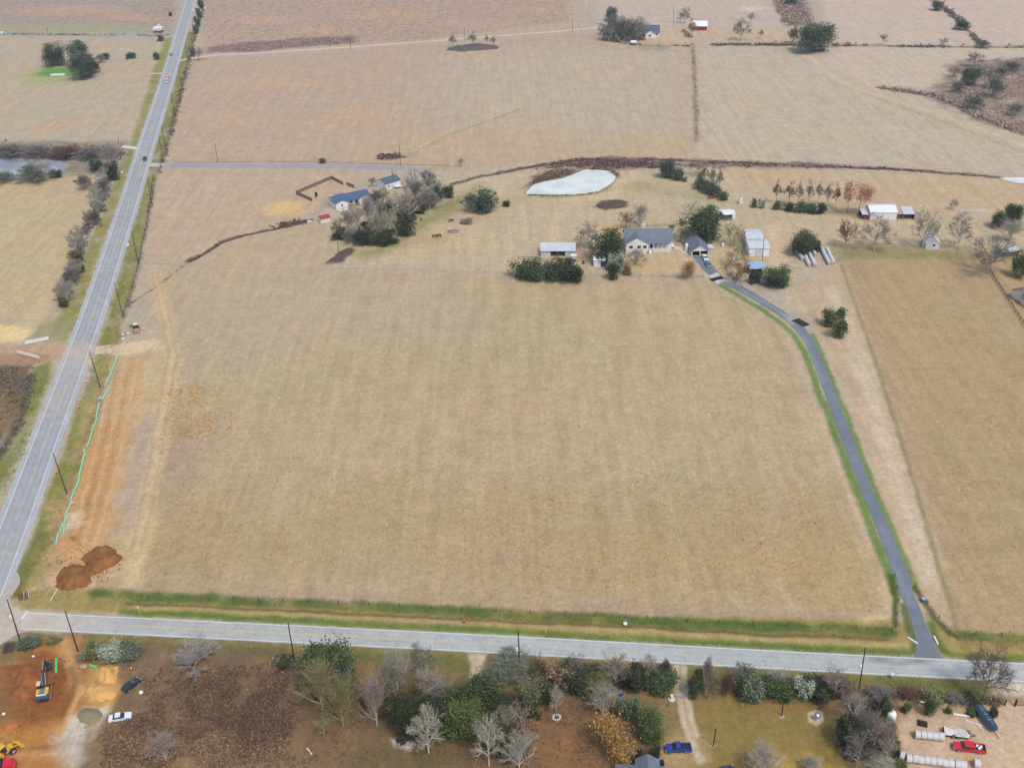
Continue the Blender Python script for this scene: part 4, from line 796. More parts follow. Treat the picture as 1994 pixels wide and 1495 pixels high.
PLANTS = '''
oak 592,1248,694,1345 oak|dark evergreen oak by the farm road behind a yellowish bare tree
vase 588,1282,665,1392 ylw|bare yellow-grey tree fanning out in front of the roadside oak
vase 632,1325,706,1424 ygreen|bare tree hung with yellow-green growth at the grove's left edge
bare 655,1300,705,1372 grey|slim grey bare tree between the roadside oak and the pinkish one
vase 704,1312,764,1424 pink|pinkish grey bare tree standing alone left of two dark evergreens
vase 742,1264,806,1350 pale|pale bare tree beside the farm road with upright branches
wide 790,1262,850,1318 dgrey|dusky bare tree close to the road left of the gravel entrance
vase 806,1308,880,1376 grey|grey fan-shaped bare tree above the two dark evergreens
oak 762,1360,806,1442 dark|narrow dark evergreen left of the whitish conical bare tree
oak 802,1354,872,1432 dark|dark evergreen directly behind the whitish conical bare tree
cone 800,1386,870,1474 white|whitish conical bare tree in front of dark evergreens
oak 880,1312,966,1394 oak|large dark evergreen below the gravel entrance, upper of a pair
oak 868,1362,946,1442 oakl|large evergreen with lighter green leaves, lower of a pair below the gravel entrance
oak 938,1358,1000,1414 dark|dark green bushy tree right of the big evergreen pair
open 1006,1318,1058,1390 olive|thin brownish green tree behind the roadside thicket
bare 990,1376,1042,1420 pink|small pinkish bare tree by the dark green bushy tree
bare 920,1402,985,1500 white|white-barked bare tree at the bottom edge of the grove
vase 975,1428,1048,1505 pale|whitish bare tree at the bottom edge beside an orange-brown shrub
oak 952,1404,1000,1472 dark|dark green tree between two white bare trees
open 1008,1406,1058,1462 rbrown|small orange-brown leafy tree above the whitish bare tree
bush 944,1270,1040,1330 sage|big grey-green heap of brush beside the pole with a white box
shrub 1034,1292,1076,1330 olive|olive roadside shrub just right of the brush heap
shrub 1060,1286,1120,1340 brown|wide brown-olive shrub in the roadside thicket
shrub 1094,1296,1150,1346 dark|dark low shrub under the bare roadside tree
oak 1088,1288,1130,1330 oak|dark green bushy evergreen rising in the middle of the roadside thicket
vase 1172,1276,1226,1340 pink|pale pinkish bare tree growing out of the roadside thicket
shrub 1140,1302,1190,1350 olive|brown-green shrub left of the pinkish roadside tree
shrub 1215,1294,1262,1348 dark|dark shrub right of the pinkish roadside tree
shrub 1246,1298,1312,1350 oak|dark green shrub beside the left wheel rut of the gravel track
bush 1286,1282,1308,1312 purple|small purplish bare bush at the roadside end of the gravel track
shrub 1338,1308,1372,1360 oak|green shrub on the right side of the gravel track
bush 1364,1280,1392,1356 pink|thin bare sapling among tall weeds right of the gravel track
bush 1372,1312,1410,1356 ylw|clump of pale brown dead weeds right of the gravel track
bush 1400,1312,1430,1356 brown|brown clump of dead weeds beside the grey-green hedge shrub
shrub 1428,1306,1490,1366 blue|grey-green hedge shrub above the mown lawn
shrub 1484,1316,1552,1362 oak|green hedge shrub with pale top above the thin pole
bush 1488,1310,1545,1336 grey|greyish bare top growth over the green hedge shrub
shrub 1545,1318,1584,1360 sage|small grey hedge shrub between two larger green ones
shrub 1568,1320,1640,1372 dark|largest dark green hedge shrub at the right end of the lawn
bush 1615,1316,1662,1360 purple|purplish bare bush beside the roadside pole
bare 1068,1336,1098,1398 pale|small pale sapling in a stone ring on the reddish yard
vase 1146,1332,1202,1400 pale|pale fan-shaped bare tree standing on the brown yard
shrub 1200,1354,1246,1402 blue|rounded blue-green shrub below the pale fan-shaped tree
oak 1240,1370,1298,1436 oakl|green tree with yellowish top near the blue pickup
open 1158,1394,1238,1476 yellow|yellow-orange autumn tree on the reddish yard
round 1234,1458,1254,1488 dark|small clipped round bush left of the garden statue
round 1262,1450,1286,1482 dark|clipped round bush right of the garden statue
vase 1446,1452,1518,1515 pale|whitish bare tree at the bottom edge of the lawn
bush 1560,1466,1600,1506 white|white-flowering bush at the bottom edge of the lawn
wide 1622,1350,1692,1432 grey|large grey bare tree at the right edge of the lawn
shrub 1630,1400,1690,1470 dark|dark evergreen undergrowth below the large grey bare tree
bare 1635,1426,1700,1510 dgrey|grey bare tree at the bottom edge left of the white blossom
bare 1672,1396,1730,1462 pink|pinkish bare tree between the lawn and the dirt yard
bush 1690,1464,1744,1506 white|white-blossomed bush at the bottom edge by the dirt yard
shrub 1712,1360,1738,1392 oak|uppermost dark bush in the hedge on the dirt yard's left edge
shrub 1718,1398,1746,1424 blue|dark bush just below the white tank on the dirt yard
shrub 1722,1416,1748,1452 oakl|tall green bush of the hedge beside the upper bale row
shrub 1736,1446,1756,1476 dark|small dark bush at the left end of the lower bale row
shrub 1740,1480,1766,1506 oakl|green bush at the bottom edge below the lower bale row
round 1756,1366,1774,1390 oakl|small light green tree at the upper left of the dirt yard
round 1798,1360,1820,1392 oak|small dark citrus-like tree beside the white dog
round 1842,1376,1856,1390 oakl|tiny green bush left of the blue boat
shrub 1882,1378,1906,1396 oak|dark green bush against the blue boat's left side
round 1926,1376,1946,1398 dark|small dark round tree right of the blue boat
wide 1866,1272,1962,1370 purple|large purplish grey bare tree overhanging the farm road
shrub 38,1234,82,1262 blue|blue-green shrub beside the pole at the junction
shrub 92,1236,118,1254 olive|small olive shrub left of the dirt entrance
shrub 160,1252,196,1284 olive|olive-brown shrub right of the dirt entrance
shrub 182,1258,236,1288 sage|wide grey-green shrub on the verge behind the yellow sand
shrub 224,1252,274,1284 blue|grey-blue shrub at the right end of the verge shrubs
bush 336,1248,422,1300 grey|grey bare bush on the verge above the black car
vase 292,1430,358,1488 pink|pale pinkish bare tree in the brown scrub
shrub 538,1282,572,1296 dark|low dark shrub at the foot of the tilted roadside pole
shrub 988,510,1036,544 oak|leftmost dark bush of the hedge in front of the open barn
shrub 1014,508,1064,546 oak|second dark bush from the left in the hedge before the open barn
bush 1046,506,1084,540 sage|pale bare growth in the middle of the hedge before the open barn
shrub 1060,508,1108,546 oak|dark bush right of the pale growth in the barn hedge
shrub 1086,508,1138,548 dark|rightmost dark bush of the hedge before the open barn
oak 1148,446,1214,508 oak|dense dark evergreen left of the main white house
wide 1118,430,1172,486 pink|pinkish grey bare tree behind the evergreen beside the house
bare 1202,412,1236,448 brown|brown bare tree behind the main house's left end
vase 1228,398,1268,444 pale|pale bare tree behind the main house's chimney
shrub 1184,494,1216,528 sage|pale grey-leaved bush at the left corner of the house yard
shrub 1184,512,1214,544 dark|dark bush in front of the pale grey-leaved bush
shrub 1212,514,1230,536 rbrown|small reddish brown bush beside the dark yard bush
wide 1220,484,1262,520 dgrey|small grey bare tree on the lawn before the main house
oak 1326,405,1408,468 oak|big round evergreen oak behind the garage
bare 1326,392,1362,424 pale|pale bare tree peeping behind the big round oak
shrub 1302,438,1314,450 bright|tiny round green bush between house and oak
open 1322,506,1358,540 rbrown|reddish brown shrub-like tree beside the driveway
wide 1404,438,1450,484 ylw|yellowish bare tree between the big oak and the metal shop
wide 1406,476,1456,526 ylw|yellowish bare tree left of the metal shop's front
wide 1404,512,1462,556 brown|brownish bare tree beside the driveway's top end
oak 1486,518,1544,556 oak|dark evergreen beside the blue-roofed shed
shrub 1458,526,1482,552 dark|small dark bush in front of the blue-roofed shed
oak 1532,452,1588,496 oak|dark evergreen behind the left group of bale rows
shrub 1572,468,1604,490 dark|low dark bush between the two groups of bale rows
shrub 1604,598,1644,636 oak|upper of two dark bushes standing by the driveway strip
shrub 1616,622,1650,660 oakl|lower of two dark bushes standing by the driveway strip
oak 1280,310,1312,344 far|dark evergreen beside the creek right of the pond
shrub 1304,326,1334,350 blue|bluish shrub below the creek evergreen
shrub 1328,344,1338,354 brown|small brown shrub at the end of the creek bushes
shrub 1350,340,1376,368 blue|first blue-green bush of the slanting row behind the oak
shrub 1366,348,1394,376 blue|second blue-green bush of the slanting row behind the oak
shrub 1382,358,1406,384 far|third bush of the slanting row behind the oak
shrub 1400,372,1420,390 far|last bush of the slanting row beside the red tractor
shrub 1462,388,1476,404 far|small green bush right of the white post
shrub 1476,388,1490,406 sage|pale green bush right of the small green bush
bare 1340,304,1376,346 pink|faint pinkish bare tree on the creek above the slanting bushes
pole 1362,318,1380,368 dgrey|leftmost thin bare tree over the slanting bushes
pole 1378,322,1394,374 dgrey|second thin bare tree over the slanting bushes
pole 1392,326,1408,380 dgrey|thin bare tree at the right end of the slanting bushes
shrub 1504,392,1524,408 far|leftmost low bush of the row left of the white barn
shrub 1522,396,1546,412 dark|low dark bush under thin trees left of the white barn
shrub 1548,390,1576,414 blue|tallest blue-green bush of the row left of the white barn
shrub 1570,398,1598,416 far|wide low bush of the row left of the white barn
shrub 1590,394,1612,416 dark|last dark bush of the row left of the white barn
pole 1502,350,1520,402 brown|leftmost thin bare tree of the row left of the white barn
pole 1524,354,1546,404 brown|thin bare tree with brown top near the row's left end
pole 1544,352,1562,408 dgrey|thin dark bare tree in the middle of the tree row
pole 1564,350,1582,410 dgrey|slender bare tree over the tallest bush of the row
pole 1584,352,1600,404 dgrey|slender bare tree at the centre right of the tree row
pole 1600,356,1620,408 dgrey|slender bare tree left of the rust-brown trees
pole 1618,358,1636,410 brown|thin brown bare tree next to the rust-brown trees
rust 1636,358,1662,424 rust|left and smaller of the rust-brown trees beside the white barn
rust 1650,356,1694,422 rust|large rust-brown tree beside the white barn
wide 1624,430,1668,488 brown|brownish bare tree right of the bale rows
wide 1666,420,1736,494 grey|large pale grey bare tree in front of the white barn
wide 1768,412,1824,492 grey|grey bare tree beside the pale gable shed
wide 1840,412,1892,492 grey|grey bare tree between the pale gable shed and the pine
wide 1880,462,1964,540 dgrey|large dark-limbed bare tree at the corner of the right-hand field
oak 1934,412,1966,442 oak|left dark evergreen at the right edge of the farmyards
oak 1958,398,1994,436 oak|taller dark evergreen at the right edge of the farmyards
vase 1938,426,1992,474 pale|whitish bare tree below the two dark evergreens
shrub 1972,488,2010,540 oak|dark shrubbery behind the brown-roofed house
bare 1846,388,1866,412 dgrey|small bare tree at the left end of the white slab
bush 896,376,936,414 sage|grey-green left half of the bush clump in the pasture
shrub 918,370,972,414 far|green right half of the bush clump in the pasture
shrub 978,390,994,402 dark|small dark bush right of the pasture clump
shrub 896,424,920,436 purple|low purplish bush in the pasture below the clump
bare 644,428,676,470 olive|olive bare tree at the grove's left corner by the red shed
shrub 644,446,676,466 dark|low dark bush at the grove's left corner
bare 680,396,716,460 pale|pale white-limbed bare tree at the front left of the grove
vase 700,380,738,452 grey|grey bare tree in the grove facing the blue-roofed house
bush 664,446,700,472 dgrey|dusky bare bush along the grove's front edge
shrub 690,446,732,476 dark|dark bush along the grove's front edge
shrub 720,450,770,478 dark|rightmost dark bush along the grove's front edge
wide 716,392,762,470 grey|tall grey bare tree in the middle of the grove's front
bare 742,408,780,474 pale|pale bare tree at the grove's front right
shrub 768,424,808,458 dark|dark round bush at the right side of the grove
bare 756,372,812,440 pink|large pinkish grey bare tree at the grove's right side
bare 730,366,764,410 purple|dusky bare tree behind the middle of the grove
bush 716,372,744,398 dgrey|dusky bare bush in the rear of the grove
wide 786,330,826,392 white|tall white-limbed bare tree behind the white garage
bare 816,330,850,384 brown|brown bare tree at the rear right of the grove
bush 812,366,858,408 grey|grey bush at the grove's right end
shrub 800,388,830,416 dark|dark bush below the grey bush of the grove
shrub 838,362,866,392 oak|dark bush beside the grey one at the grove's end
shrub 860,360,886,384 oak|outermost dark bush at the grove's far right tip
bare 716,344,734,366 brown|small brown bare tree between the two white buildings
shrub 612,374,618,384 dark|tiny dark bush inside the wooden yard fence
bare 196,280,238,330 grey|grey bare tree beside the highway at the end of the ditch thicket
shrub 172,310,204,334 far|dark bush at the foot of the highway thicket
bare 190,326,216,364 grey|grey bare tree right beside the highway below the thicket
shrub 204,318,232,350 dark|dark bush on the highway verge below the grey tree
bush 30,318,84,352 sage|grey-green bush in front of the roadside pond
bush 40,332,96,358 dgrey|dusky low bush along the roadside pond's near bank
shrub 96,330,122,346 far|small dark bush at the pond's right end
bush -20,336,34,354 sage|low grey bush at the pond's left near bank
bush -20,284,50,308 dgrey|leftmost part of the grey brush hedge behind the roadside pond
bush 40,284,104,308 dgrey|second stretch of grey brush hedge behind the roadside pond
bush 92,284,158,308 brown|brownish stretch of brush hedge behind the roadside pond
bush 146,286,206,310 dgrey|rightmost stretch of brush hedge behind the roadside pond
bare 174,362,208,404 grey|grey bare tree over the dark verge bushes
shrub 178,390,206,414 sage|grey-green verge bush under the upper grey tree
bush 186,348,216,376 dgrey|dusky verge bush between the grey trees
bush 176,408,196,440 purple|purplish bare bush on the verge ditch
bare 128,452,172,504 grey|grey bare tree on the ditch left of the highway
shrub 138,486,168,508 olive|dull green bush below the upper ditch tree
bare 130,506,166,548 grey|second grey bare tree down the ditch left of the highway
shrub 150,514,164,530 far|green bush touching the second ditch tree
bare 108,544,150,590 grey|third grey bare tree down the ditch left of the highway
shrub 112,580,136,598 far|dark bush at the lower end of the ditch hedge
oak 86,86,130,126 far|left tree of the oak clump in the far left pasture
oak 126,84,176,128 far|rear tree of the oak clump in the far left pasture
oak 130,104,180,150 far|front tree of the oak clump in the far left pasture
oak 160,108,190,140 dark|dark right-hand tree of the oak clump in the far left pasture
bush 184,106,206,122 grey|greyish bush right of the oak clump
shrub 200,104,216,116 far|green bush right of the greyish bush
shrub 244,102,264,114 far|lone round green bush in the far left pasture
shrub 296,102,312,116 far|dark bush on the fence left of the highway
shrub 306,68,320,80 far|dark bush at the side road's corner
shrub 328,24,336,32 far|tiny bush on the far verge left of the highway
shrub 366,94,380,110 far|dark green bush at the mouth of the dirt lane
bare 376,92,400,122 dgrey|dusky bare tree at the mouth of the dirt lane
shrub 386,0,400,18 far|far bush on the fence row right of the highway
shrub 380,18,394,34 far|second bush on the fence row right of the highway
shrub 376,34,390,50 far|third bush on the fence row right of the highway
shrub 372,50,386,66 far|fourth bush on the fence row right of the highway
oak 1176,16,1204,40 far|dark evergreen topping the far farm's grove
bare 1168,30,1212,84 dgrey|grey bare tree at the left of the far farm's grove
wide 1196,34,1240,84 olive|olive-grey bare tree in the middle of the far farm's grove
wide 1216,38,1262,84 dgrey|dark bare tree beside the far farmhouse
wide 1318,14,1346,50 dgrey|fan-shaped bare tree between far farmhouse and red barn
pole 1338,36,1356,78 dgrey|slim bare tree left of the far red barn
wide 1424,36,1462,84 sage|grey-green bare tree right of the far red barn
bare 1454,24,1470,48 dgrey|small bare tree behind the grey-green one at the far farm
pole 1476,56,1488,78 dgrey|small bare tree near the far fence
oak 1556,48,1622,98 far|large round evergreen by the far fence
bare 1600,72,1622,96 purple|purplish bush at the foot of the large round evergreen
bush 1536,50,1556,84 sage|grey bush left of the large round evergreen
bare 1710,66,1728,90 dgrey|small bare tree on the far fence line
bare 1826,74,1846,92 sage|grey bush on the far fence line
shrub 1816,2,1840,20 far|upper bush of the slanting far hedge
shrub 1860,38,1888,58 far|middle bush of the slanting far hedge
bush 1898,78,1930,94 sage|bushes where the slanting hedge meets the far fence
oak 1874,132,1908,164 far|dark evergreen in the purplish scrub at the right
bush 1916,150,1958,190 sage|large grey-green bush in the purplish scrub
bush 1880,184,1918,214 sage|lower grey-green bush in the purplish scrub
bare 1878,100,1916,134 purple|purplish bare tree at the scrub's upper edge
bare 1842,132,1872,152 purple|small purplish bush at the scrub's left edge
bare 1902,130,1940,176 dgrey|grey bare tree in the middle of the scrub
oak 1530,-8,1556,10 far|dark evergreen at the top edge in the far scrub strip
pole 874,66,890,98 dgrey|leftmost thin bare tree on the dark mound in the pasture
pole 912,62,930,96 sage|greyish thin tree in the middle of the dark mound
pole 944,66,952,92 dgrey|straight thin tree at the right of the dark mound
pole 954,70,968,94 dgrey|rightmost thin bare tree of the dark mound
bare 890,308,906,326 dgrey|small bare bush beside the lane's end
shrub 622,308,638,318 olive|small olive bush at the lane's edge
vase 664,404,700,462 grey|second pale bare tree at the front left of the grove
bare 726,420,758,472 pink|pinkish bare tree low in the grove's front
wide 776,376,822,436 grey|grey spreading bare tree in the grove's right half
vase 790,350,830,400 dgrey|dusky bare tree between white-limbed tree and grove end
shrub 734,392,768,420 dark|dark bush deep in the middle of the grove
bush 752,404,790,436 brown|brown bare bush deep in the right half of the grove
bare 820,344,862,396 sage|greenish bare tree above the grove's right end
shrub 780,402,812,426 far|green bush between the grove's right-hand trees
bare 742,1300,800,1368 dgrey|dusky bare tree in the grove below the pale roadside tree
shrub 596,1300,640,1350 dark|dark shrub at the oak's left foot
vase 606,1302,660,1372 grey|grey bare tree overlapping the roadside oak's left side
shrub 850,1330,892,1372 olive|olive shrub between grey fan tree and large evergreens
shrub 1040,1330,1076,1372 dark|dark shrub at the thicket's lower left
shrub 1120,1310,1176,1356 olive|olive shrub at the thicket's lower middle
bare 1030,1280,1066,1330 brown|brown bare tree just right of the middle pole
bare 1100,1276,1140,1330 dgrey|dusky bare tree over the thicket's dark shrubs
bare 1240,1276,1280,1330 pink|pinkish bare tree over the hedge left of the gravel track
shrub 1008,1350,1050,1396 dark|dark shrub under the small pinkish tree
bare 960,1380,1010,1440 grey|grey bare tree between the dark green bushy trees
bare 1410,1290,1450,1350 dgrey|thin dusky bare tree over the grey-green hedge shrub
bare 1600,1300,1650,1366 pink|pinkish bare tree at the lawn hedge's right end
vase 1650,1380,1700,1460 dgrey|dusky bare tree in the dark clump right of the lawn
bare 1700,1420,1745,1490 pink|pinkish bare tree left of the lower bale row
wide 1180,28,1222,82 dgrey|broad grey bare tree at the left of the far farm's thicket
wide 1204,40,1250,82 sage|broad olive-grey bare tree in the far farm's thicket
bare 1226,32,1262,80 grey|pale grey bare tree at the right of the far farm's thicket
bare 60,312,110,350 grey|grey bare tree over the near bank of the roadside pond
bare 206,286,244,340 dgrey|dusky bare tree between thicket and highway
bare 168,346,204,392 dgrey|dusky bare tree over the dark verge bushes
bare 136,500,170,540 dgrey|dusky bare tree beside the second ditch tree
bare 116,548,152,596 grey|grey bare tree low on the ditch hedge
bare 140,440,180,490 dgrey|dusky bare tree at the top of the ditch hedge
bush 1690,1334,1740,1362 dgrey|dusky bare bush at the left end of the dirt yard hedge
bush 1745,1338,1796,1364 brown|brown bare bush behind the white dog
shrub 1800,1346,1850,1372 olive|olive shrub in the middle of the dirt yard hedge
bush 1838,1344,1880,1370 dgrey|dusky bare bush left of the overhanging bare tree
shrub 1876,1352,1912,1372 dark|dark shrub under the overhanging bare tree
bare 615,1396,650,1440 ylw|small yellowish bare sapling at the edge of the brown scrub
bush 1950,118,1990,140 dgrey|dusky bush at the far upper edge of the right-hand scrub
bush 1960,200,1996,226 grey|pale grey bush low in the right-hand scrub
bush 1852,160,1880,180 dgrey|dusky bush left in the right-hand scrub
bush 1936,128,1966,152 sage|grey-green bush high in the right-hand scrub
bush 146,340,176,370 dgrey|dusky bare bush between pond and highway hedge
bush 160,410,186,440 grey|grey bare bush on the highway ditch below the upper tree
bush 120,520,150,552 dgrey|dusky bare bush on the highway ditch by the second tree
'''

for ln_ in PLANTS.strip().splitlines():
    a_, lab_ = ln_.split('|'); k_, bx_, ti_ = a_.split()
    plant(k_, [float(q) for q in bx_.split(',')], ti_, lab_)
# ------------------------------------------------------------------ buildings
M_wsid = ribmat('white_lap_siding', (236, 234, 228), .22, 2, .6, 0, .25, .08); M_wmet = ribmat('white_sheet_metal', (238, 238, 236), .6, 0, .4, 0, .4, .10); M_gmet = ribmat('grey_sheet_metal', (206, 208, 208), .5, 0, .45, .0, .4, .18)
M_shg = ribmat('grey_shingles', (112, 120, 130), .35, 1, .85, 0, .5, .25); M_shb = ribmat('blue_metal_roof', (74, 98, 122), .4, 0, .5, 0, .35, .15); M_shd = ribmat('slate_blue_shingles', (84, 98, 116), .35, 1, .85, 0, .5, .25)
M_red = ribmat('red_metal_roof', (168, 44, 58), .35, 0, .5, 0, .3, .15); M_brn = ribmat('brown_shingles', (126, 108, 106), .35, 1, .85, 0, .5, .25); M_tarp = MAT('blue_tarp', (160, 184, 210), .6, var=.3, scale=1.2)
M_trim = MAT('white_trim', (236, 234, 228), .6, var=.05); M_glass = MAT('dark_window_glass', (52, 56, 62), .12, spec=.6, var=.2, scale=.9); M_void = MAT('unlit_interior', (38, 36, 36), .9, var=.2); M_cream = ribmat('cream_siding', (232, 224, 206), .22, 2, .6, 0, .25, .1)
M_wood = MAT('weathered_wood', (128, 116, 108), .9, var=.25, scale=3, bump=.3); M_pole = MAT('creosote_pole', (62, 52, 46), .9, var=.3, scale=4); M_dkmetal = MAT('dark_metal', (58, 58, 62), .5, .3, var=.15); M_rub = MAT('tyre_rubber', (40, 40, 42), .9, var=.15); M_steel = MAT('pale_steel', (190, 192, 194), .4, .4, var=.1); M_barnred = MAT('barn_red_boards', (142, 50, 56), .8, var=.2, scale=2); M_brick = MAT('pale_brick', (226, 216, 200), .85, var=.12, scale=4)
def frame(name, a, b, label, cat='building'):
    P, Q = G(*a), G(*b); t = thing(name, (P[0], P[1], 0), label, cat, heading(P, Q)); return t, float(np.linalg.norm(Q-P))
def gable(root, x0, x1, y0, y1, h, rise, ridge, wm, rm, over=.45, base=0, wall='wall', roof='roof', open_front=False, slab=.16):
    m = MB(); r = MB()
    def P(a, b, z): return (a, b, z) if ridge == 'x' else (b, a, z)
    a0, a1, b0, b1 = (x0, x1, y0, y1) if ridge == 'x' else (y0, y1, x0, x1); bm = (b0+b1)/2
    V = []
    for a in (a0, a1): V += [P(a, b0, base), P(a, b1, base), P(a, b1, h), P(a, bm, h+rise), P(a, b0, h)]
    F = [(0, 1, 2, 3, 4), (9, 8, 7, 6, 5), (0, 4, 9, 5), (1, 6, 7, 2)]
    if open_front:
        if ridge == 'x': F = [f for f in F if f != (0, 4, 9, 5)]
        else:
            F = F[1:]; k = len(V); V += [P(a0, b0, h), P(a0, b1, h), P(a0, bm, h+rise)]; F.append((k, k+1, k+2))
    m.add(V, F); w_ = m.build(wall, wm, root)
    sl = rise/((b1-b0)/2)
    for s in (-1, 1):
        be = bm+s*((b1-b0)/2+over); ze = h-over*sl+.03; zt = h+rise+.03
        V = [P(a0-over, bm, zt), P(a1+over, bm, zt), P(a1+over, be, ze), P(a0-over, be, ze)]; V += [(x, y, z+slab) for x, y, z in V]
        F = [(0, 1, 2, 3), (7, 6, 5, 4), (2, 6, 7, 3), (0, 3, 7, 4), (1, 5, 6, 2)]; r.add(V, F)
    ro = r.build(roof, rm, root); bpy_fix(w_); bpy_fix(ro); return w_, ro
import bmesh
def bpy_fix(o):
    b = bmesh.new(); b.from_mesh(o.data); bmesh.ops.recalc_face_normals(b, faces=b.faces); b.to_mesh(o.data); b.free()
def slabroof(root, x0, x1, ya, za, yb, zb, mat, name='roof', t=.12):
    m = MB(); V = [(x0, ya, za), (x1, ya, za), (x1, yb, zb), (x0, yb, zb)]; V += [(x, y, z+t) for x, y, z in V]
    m.add(V, [(3, 2, 1, 0), (4, 5, 6, 7), (0, 1, 5, 4), (1, 2, 6, 5), (2, 3, 7, 6), (3, 0, 4, 7)]); return m.build(name, mat, root)
def window(root, x, y, z, wd, ht, face='y', name='window'):
    s = (wd, .08, ht) if face == 'y' else (.08, wd, ht); f = MB().box((x, y, z), s).build(name, M_trim, root)
    s2 = (wd-.2, .1, ht-.2) if face == 'y' else (.1, wd-.2, ht-.2); MB().box((x, y, z), s2).build('pane', M_glass, f); return f
def door(root, x, y, z0, wd, ht, mat, face='y'):
    s = (wd, .1, ht) if face == 'y' else (.1, wd, ht); d_ = MB().box((x, y, z0+ht/2), s).build('door', mat, root)
    hx = (x+wd*.36, y-.08, z0+ht*.48) if face == 'y' else (x-.08, y+wd*.36, z0+ht*.48); MB().box(hx, (.1, .1, .1)).build('handle', M_dkmetal, d_); return d_
# main farmhouse
t, _ = frame('farmhouse', (1218.5, 492), (1257.5, 491.2), 'white main farmhouse with grey shingle roof, chimney and railed front porch', 'house')
gable(t, 0, 20, 3.2, 13, 4.1, 3.3, 'x', M_wsid, M_shg)
gable(t, 0, 9.6, 0, 8.0, 4.1, 2.7, 'y', M_wsid, M_shg, .4, wall='front_wing_wall', roof='front_wing_roof')
slabroof(t, 9.9, 19.2, .2, 3.55, 4.2, 4.35, M_shg, 'porch_roof')
MB().box((14.4, 1.7, .75), (9.2, 3.0, .25)).build('porch_floor', M_trim, t); MB().box((14.4, .35, .32), (9.0, .12, .62)).build('porch_skirt', M_trim, t)
for i in range(6): MB().box((10.1+i*1.78, .35, 2.25), (.2, .2, 2.75)).build('porch_post', M_trim, t)
m = MB(); m.box((15.2, .32, 1.75), (7.9, .07, .09)); m.box((15.2, .32, 1.05), (7.9, .07, .09))
for i in range(36): m.box((11.4+i*.218, .32, 1.4), (.05, .05, .65))
m.build('railing', M_trim, t)
m = MB()
for i in range(4): m.box((10.6, -.2-i*.34, .62-i*.17), (1.9, .36, .17))
m.build('steps', M_trim, t); MB().box((9.75, -.9, .8), (.12, 1.9, 1.2)).build('stair_rail', M_trim, t); MB().box((11.6, -.9, .8), (.12, 1.9, 1.2)).build('stair_rail', M_trim, t)
for x in (2.2, 5.6, 8.1): window(t, x, -.05, 2.5, 1.7, 1.5)
for x in (13.2, 15.4, 17.6): window(t, x, 3.15, 2.5, 1.3, 1.6)
door(t, 11.2, 3.15, .9, 1.05, 2.1, M_dkmetal); window(t, -.05, 8, 2.4, 1.3, 1.4, 'x')
m = MB(); m.box((8.2, 9.4, 6.2), (1.3, 1.1, 5.2)); m.box((8.2, 9.4, 8.9), (1.55, 1.35, .3)); m.tube((8.2, 9.4, 9), (8.2, 9.4, 9.9), .28); m.build('chimney', M_brick, t)
m = MB(); m.box((20.8, 5.5, .7), (1.7, 4, .3)); m.box((21.6, 5.5, 1.4), (.08, 4, .9)); m.build('side_deck', M_trim, t)
# garage with two open bays
t, L_ = frame('garage', (1346, 499.4), (1379.4, 497.9), 'white gable garage with two open bays and grey shingle roof', 'garage')
gable(t, 0, L_, 0, 13, 2.6, 2.5, 'y', M_wsid, M_shg, .5, open_front=True)
for x in (.2, L_/2, L_-.2): MB().box((x, .1, 1.3), (.32, .3, 2.6)).build('bay_post', M_trim, t)
MB().box((L_/2, .1, 2.45), (L_-.2, .22, .3)).build('lintel', M_trim, t); MB().box((L_/2, 7, .04), (L_-.3, 12, .06)).build('floor', M_void, t); MB().box((L_/2+.15, 6.4, 1.2), (.12, 12, 2.3)).build('partition', M_void, t)
for y in (3.2, 6.5, 9.6): window(t, -.05, y, 1.6, 1.2, 1.0, 'x')
MB().box((-.9, 6.2, 1.5), (1.2, 1.6, 3.0)).build('side_porch', M_trim, t); MB().box((L_+1.6, 4.5, .95), (2.4, 3.2, 1.9)).build('lean_to', M_gmet, t); slabroof(t, L_+.3, L_+3, 2.7, 2.0, 6.3, 2.3, M_gmet, 'lean_to_roof')
# open-fronted barn
t, L_ = frame('barn', (1053.5, 500), (1119, 500), 'long low barn with pale metal roof and two dark open bays', 'barn')
m = MB(); m.box((L_/2, 6, 1.7), (L_, .12, 3.4)); m.box((.06, 3, 1.5), (.12, 6, 3.0)); m.box((L_-.06, 3, 1.5), (.12, 6, 3.0)); m.box((2.1, .06, 1.35), (4.0, .12, 2.7)); m.box((L_-2.1, .06, 1.35), (4.0, .12, 2.7)); m.box((L_/2, .06, 2.55), (L_-8.4, .12, .3)); m.build('wall', M_gmet, t)
slabroof(t, -.4, L_+.4, -.5, 2.75, 6.6, 3.7, M_gmet); MB().box((L_/2, .1, 1.2), (.3, .3, 2.4)).build('post', M_wood, t); MB().box((L_/2, 3.4, 1.1), (L_-8.6, .1, 2.2)).build('stall_wall', M_void, t)
# small white shed
t, L_ = frame('shed', (1156, 519.6), (1178, 519.4), 'small white shed with dark blue door below the evergreen', 'shed')
gable(t, 0, L_, 0, 4.5, 2.9, .5, 'x', M_wmet, M_wmet, .25); door(t, L_*.82, -.05, .05, 1.9, 2.4, MAT('dark_blue_door', (62, 72, 104), .6))
t, L_ = frame('stock_trailer', (1111.5, 508), (1123, 508), 'small pale box trailer parked at the barn corner', 'trailer')
m = MB(); m.box((L_/2, 1, 1.35), (L_, 2, 1.7)); m.build('body', M_gmet, t); MB().box((L_/2, 1, 2.25), (L_+.1, 2.1, .1)).build('roof', M_wmet, t)
for x in (.8, L_-.8): MB().lathe([(.4, -.12), (.4, .12)], (x, -.05, .4), 12, 'Y').build('wheel', M_rub, t)
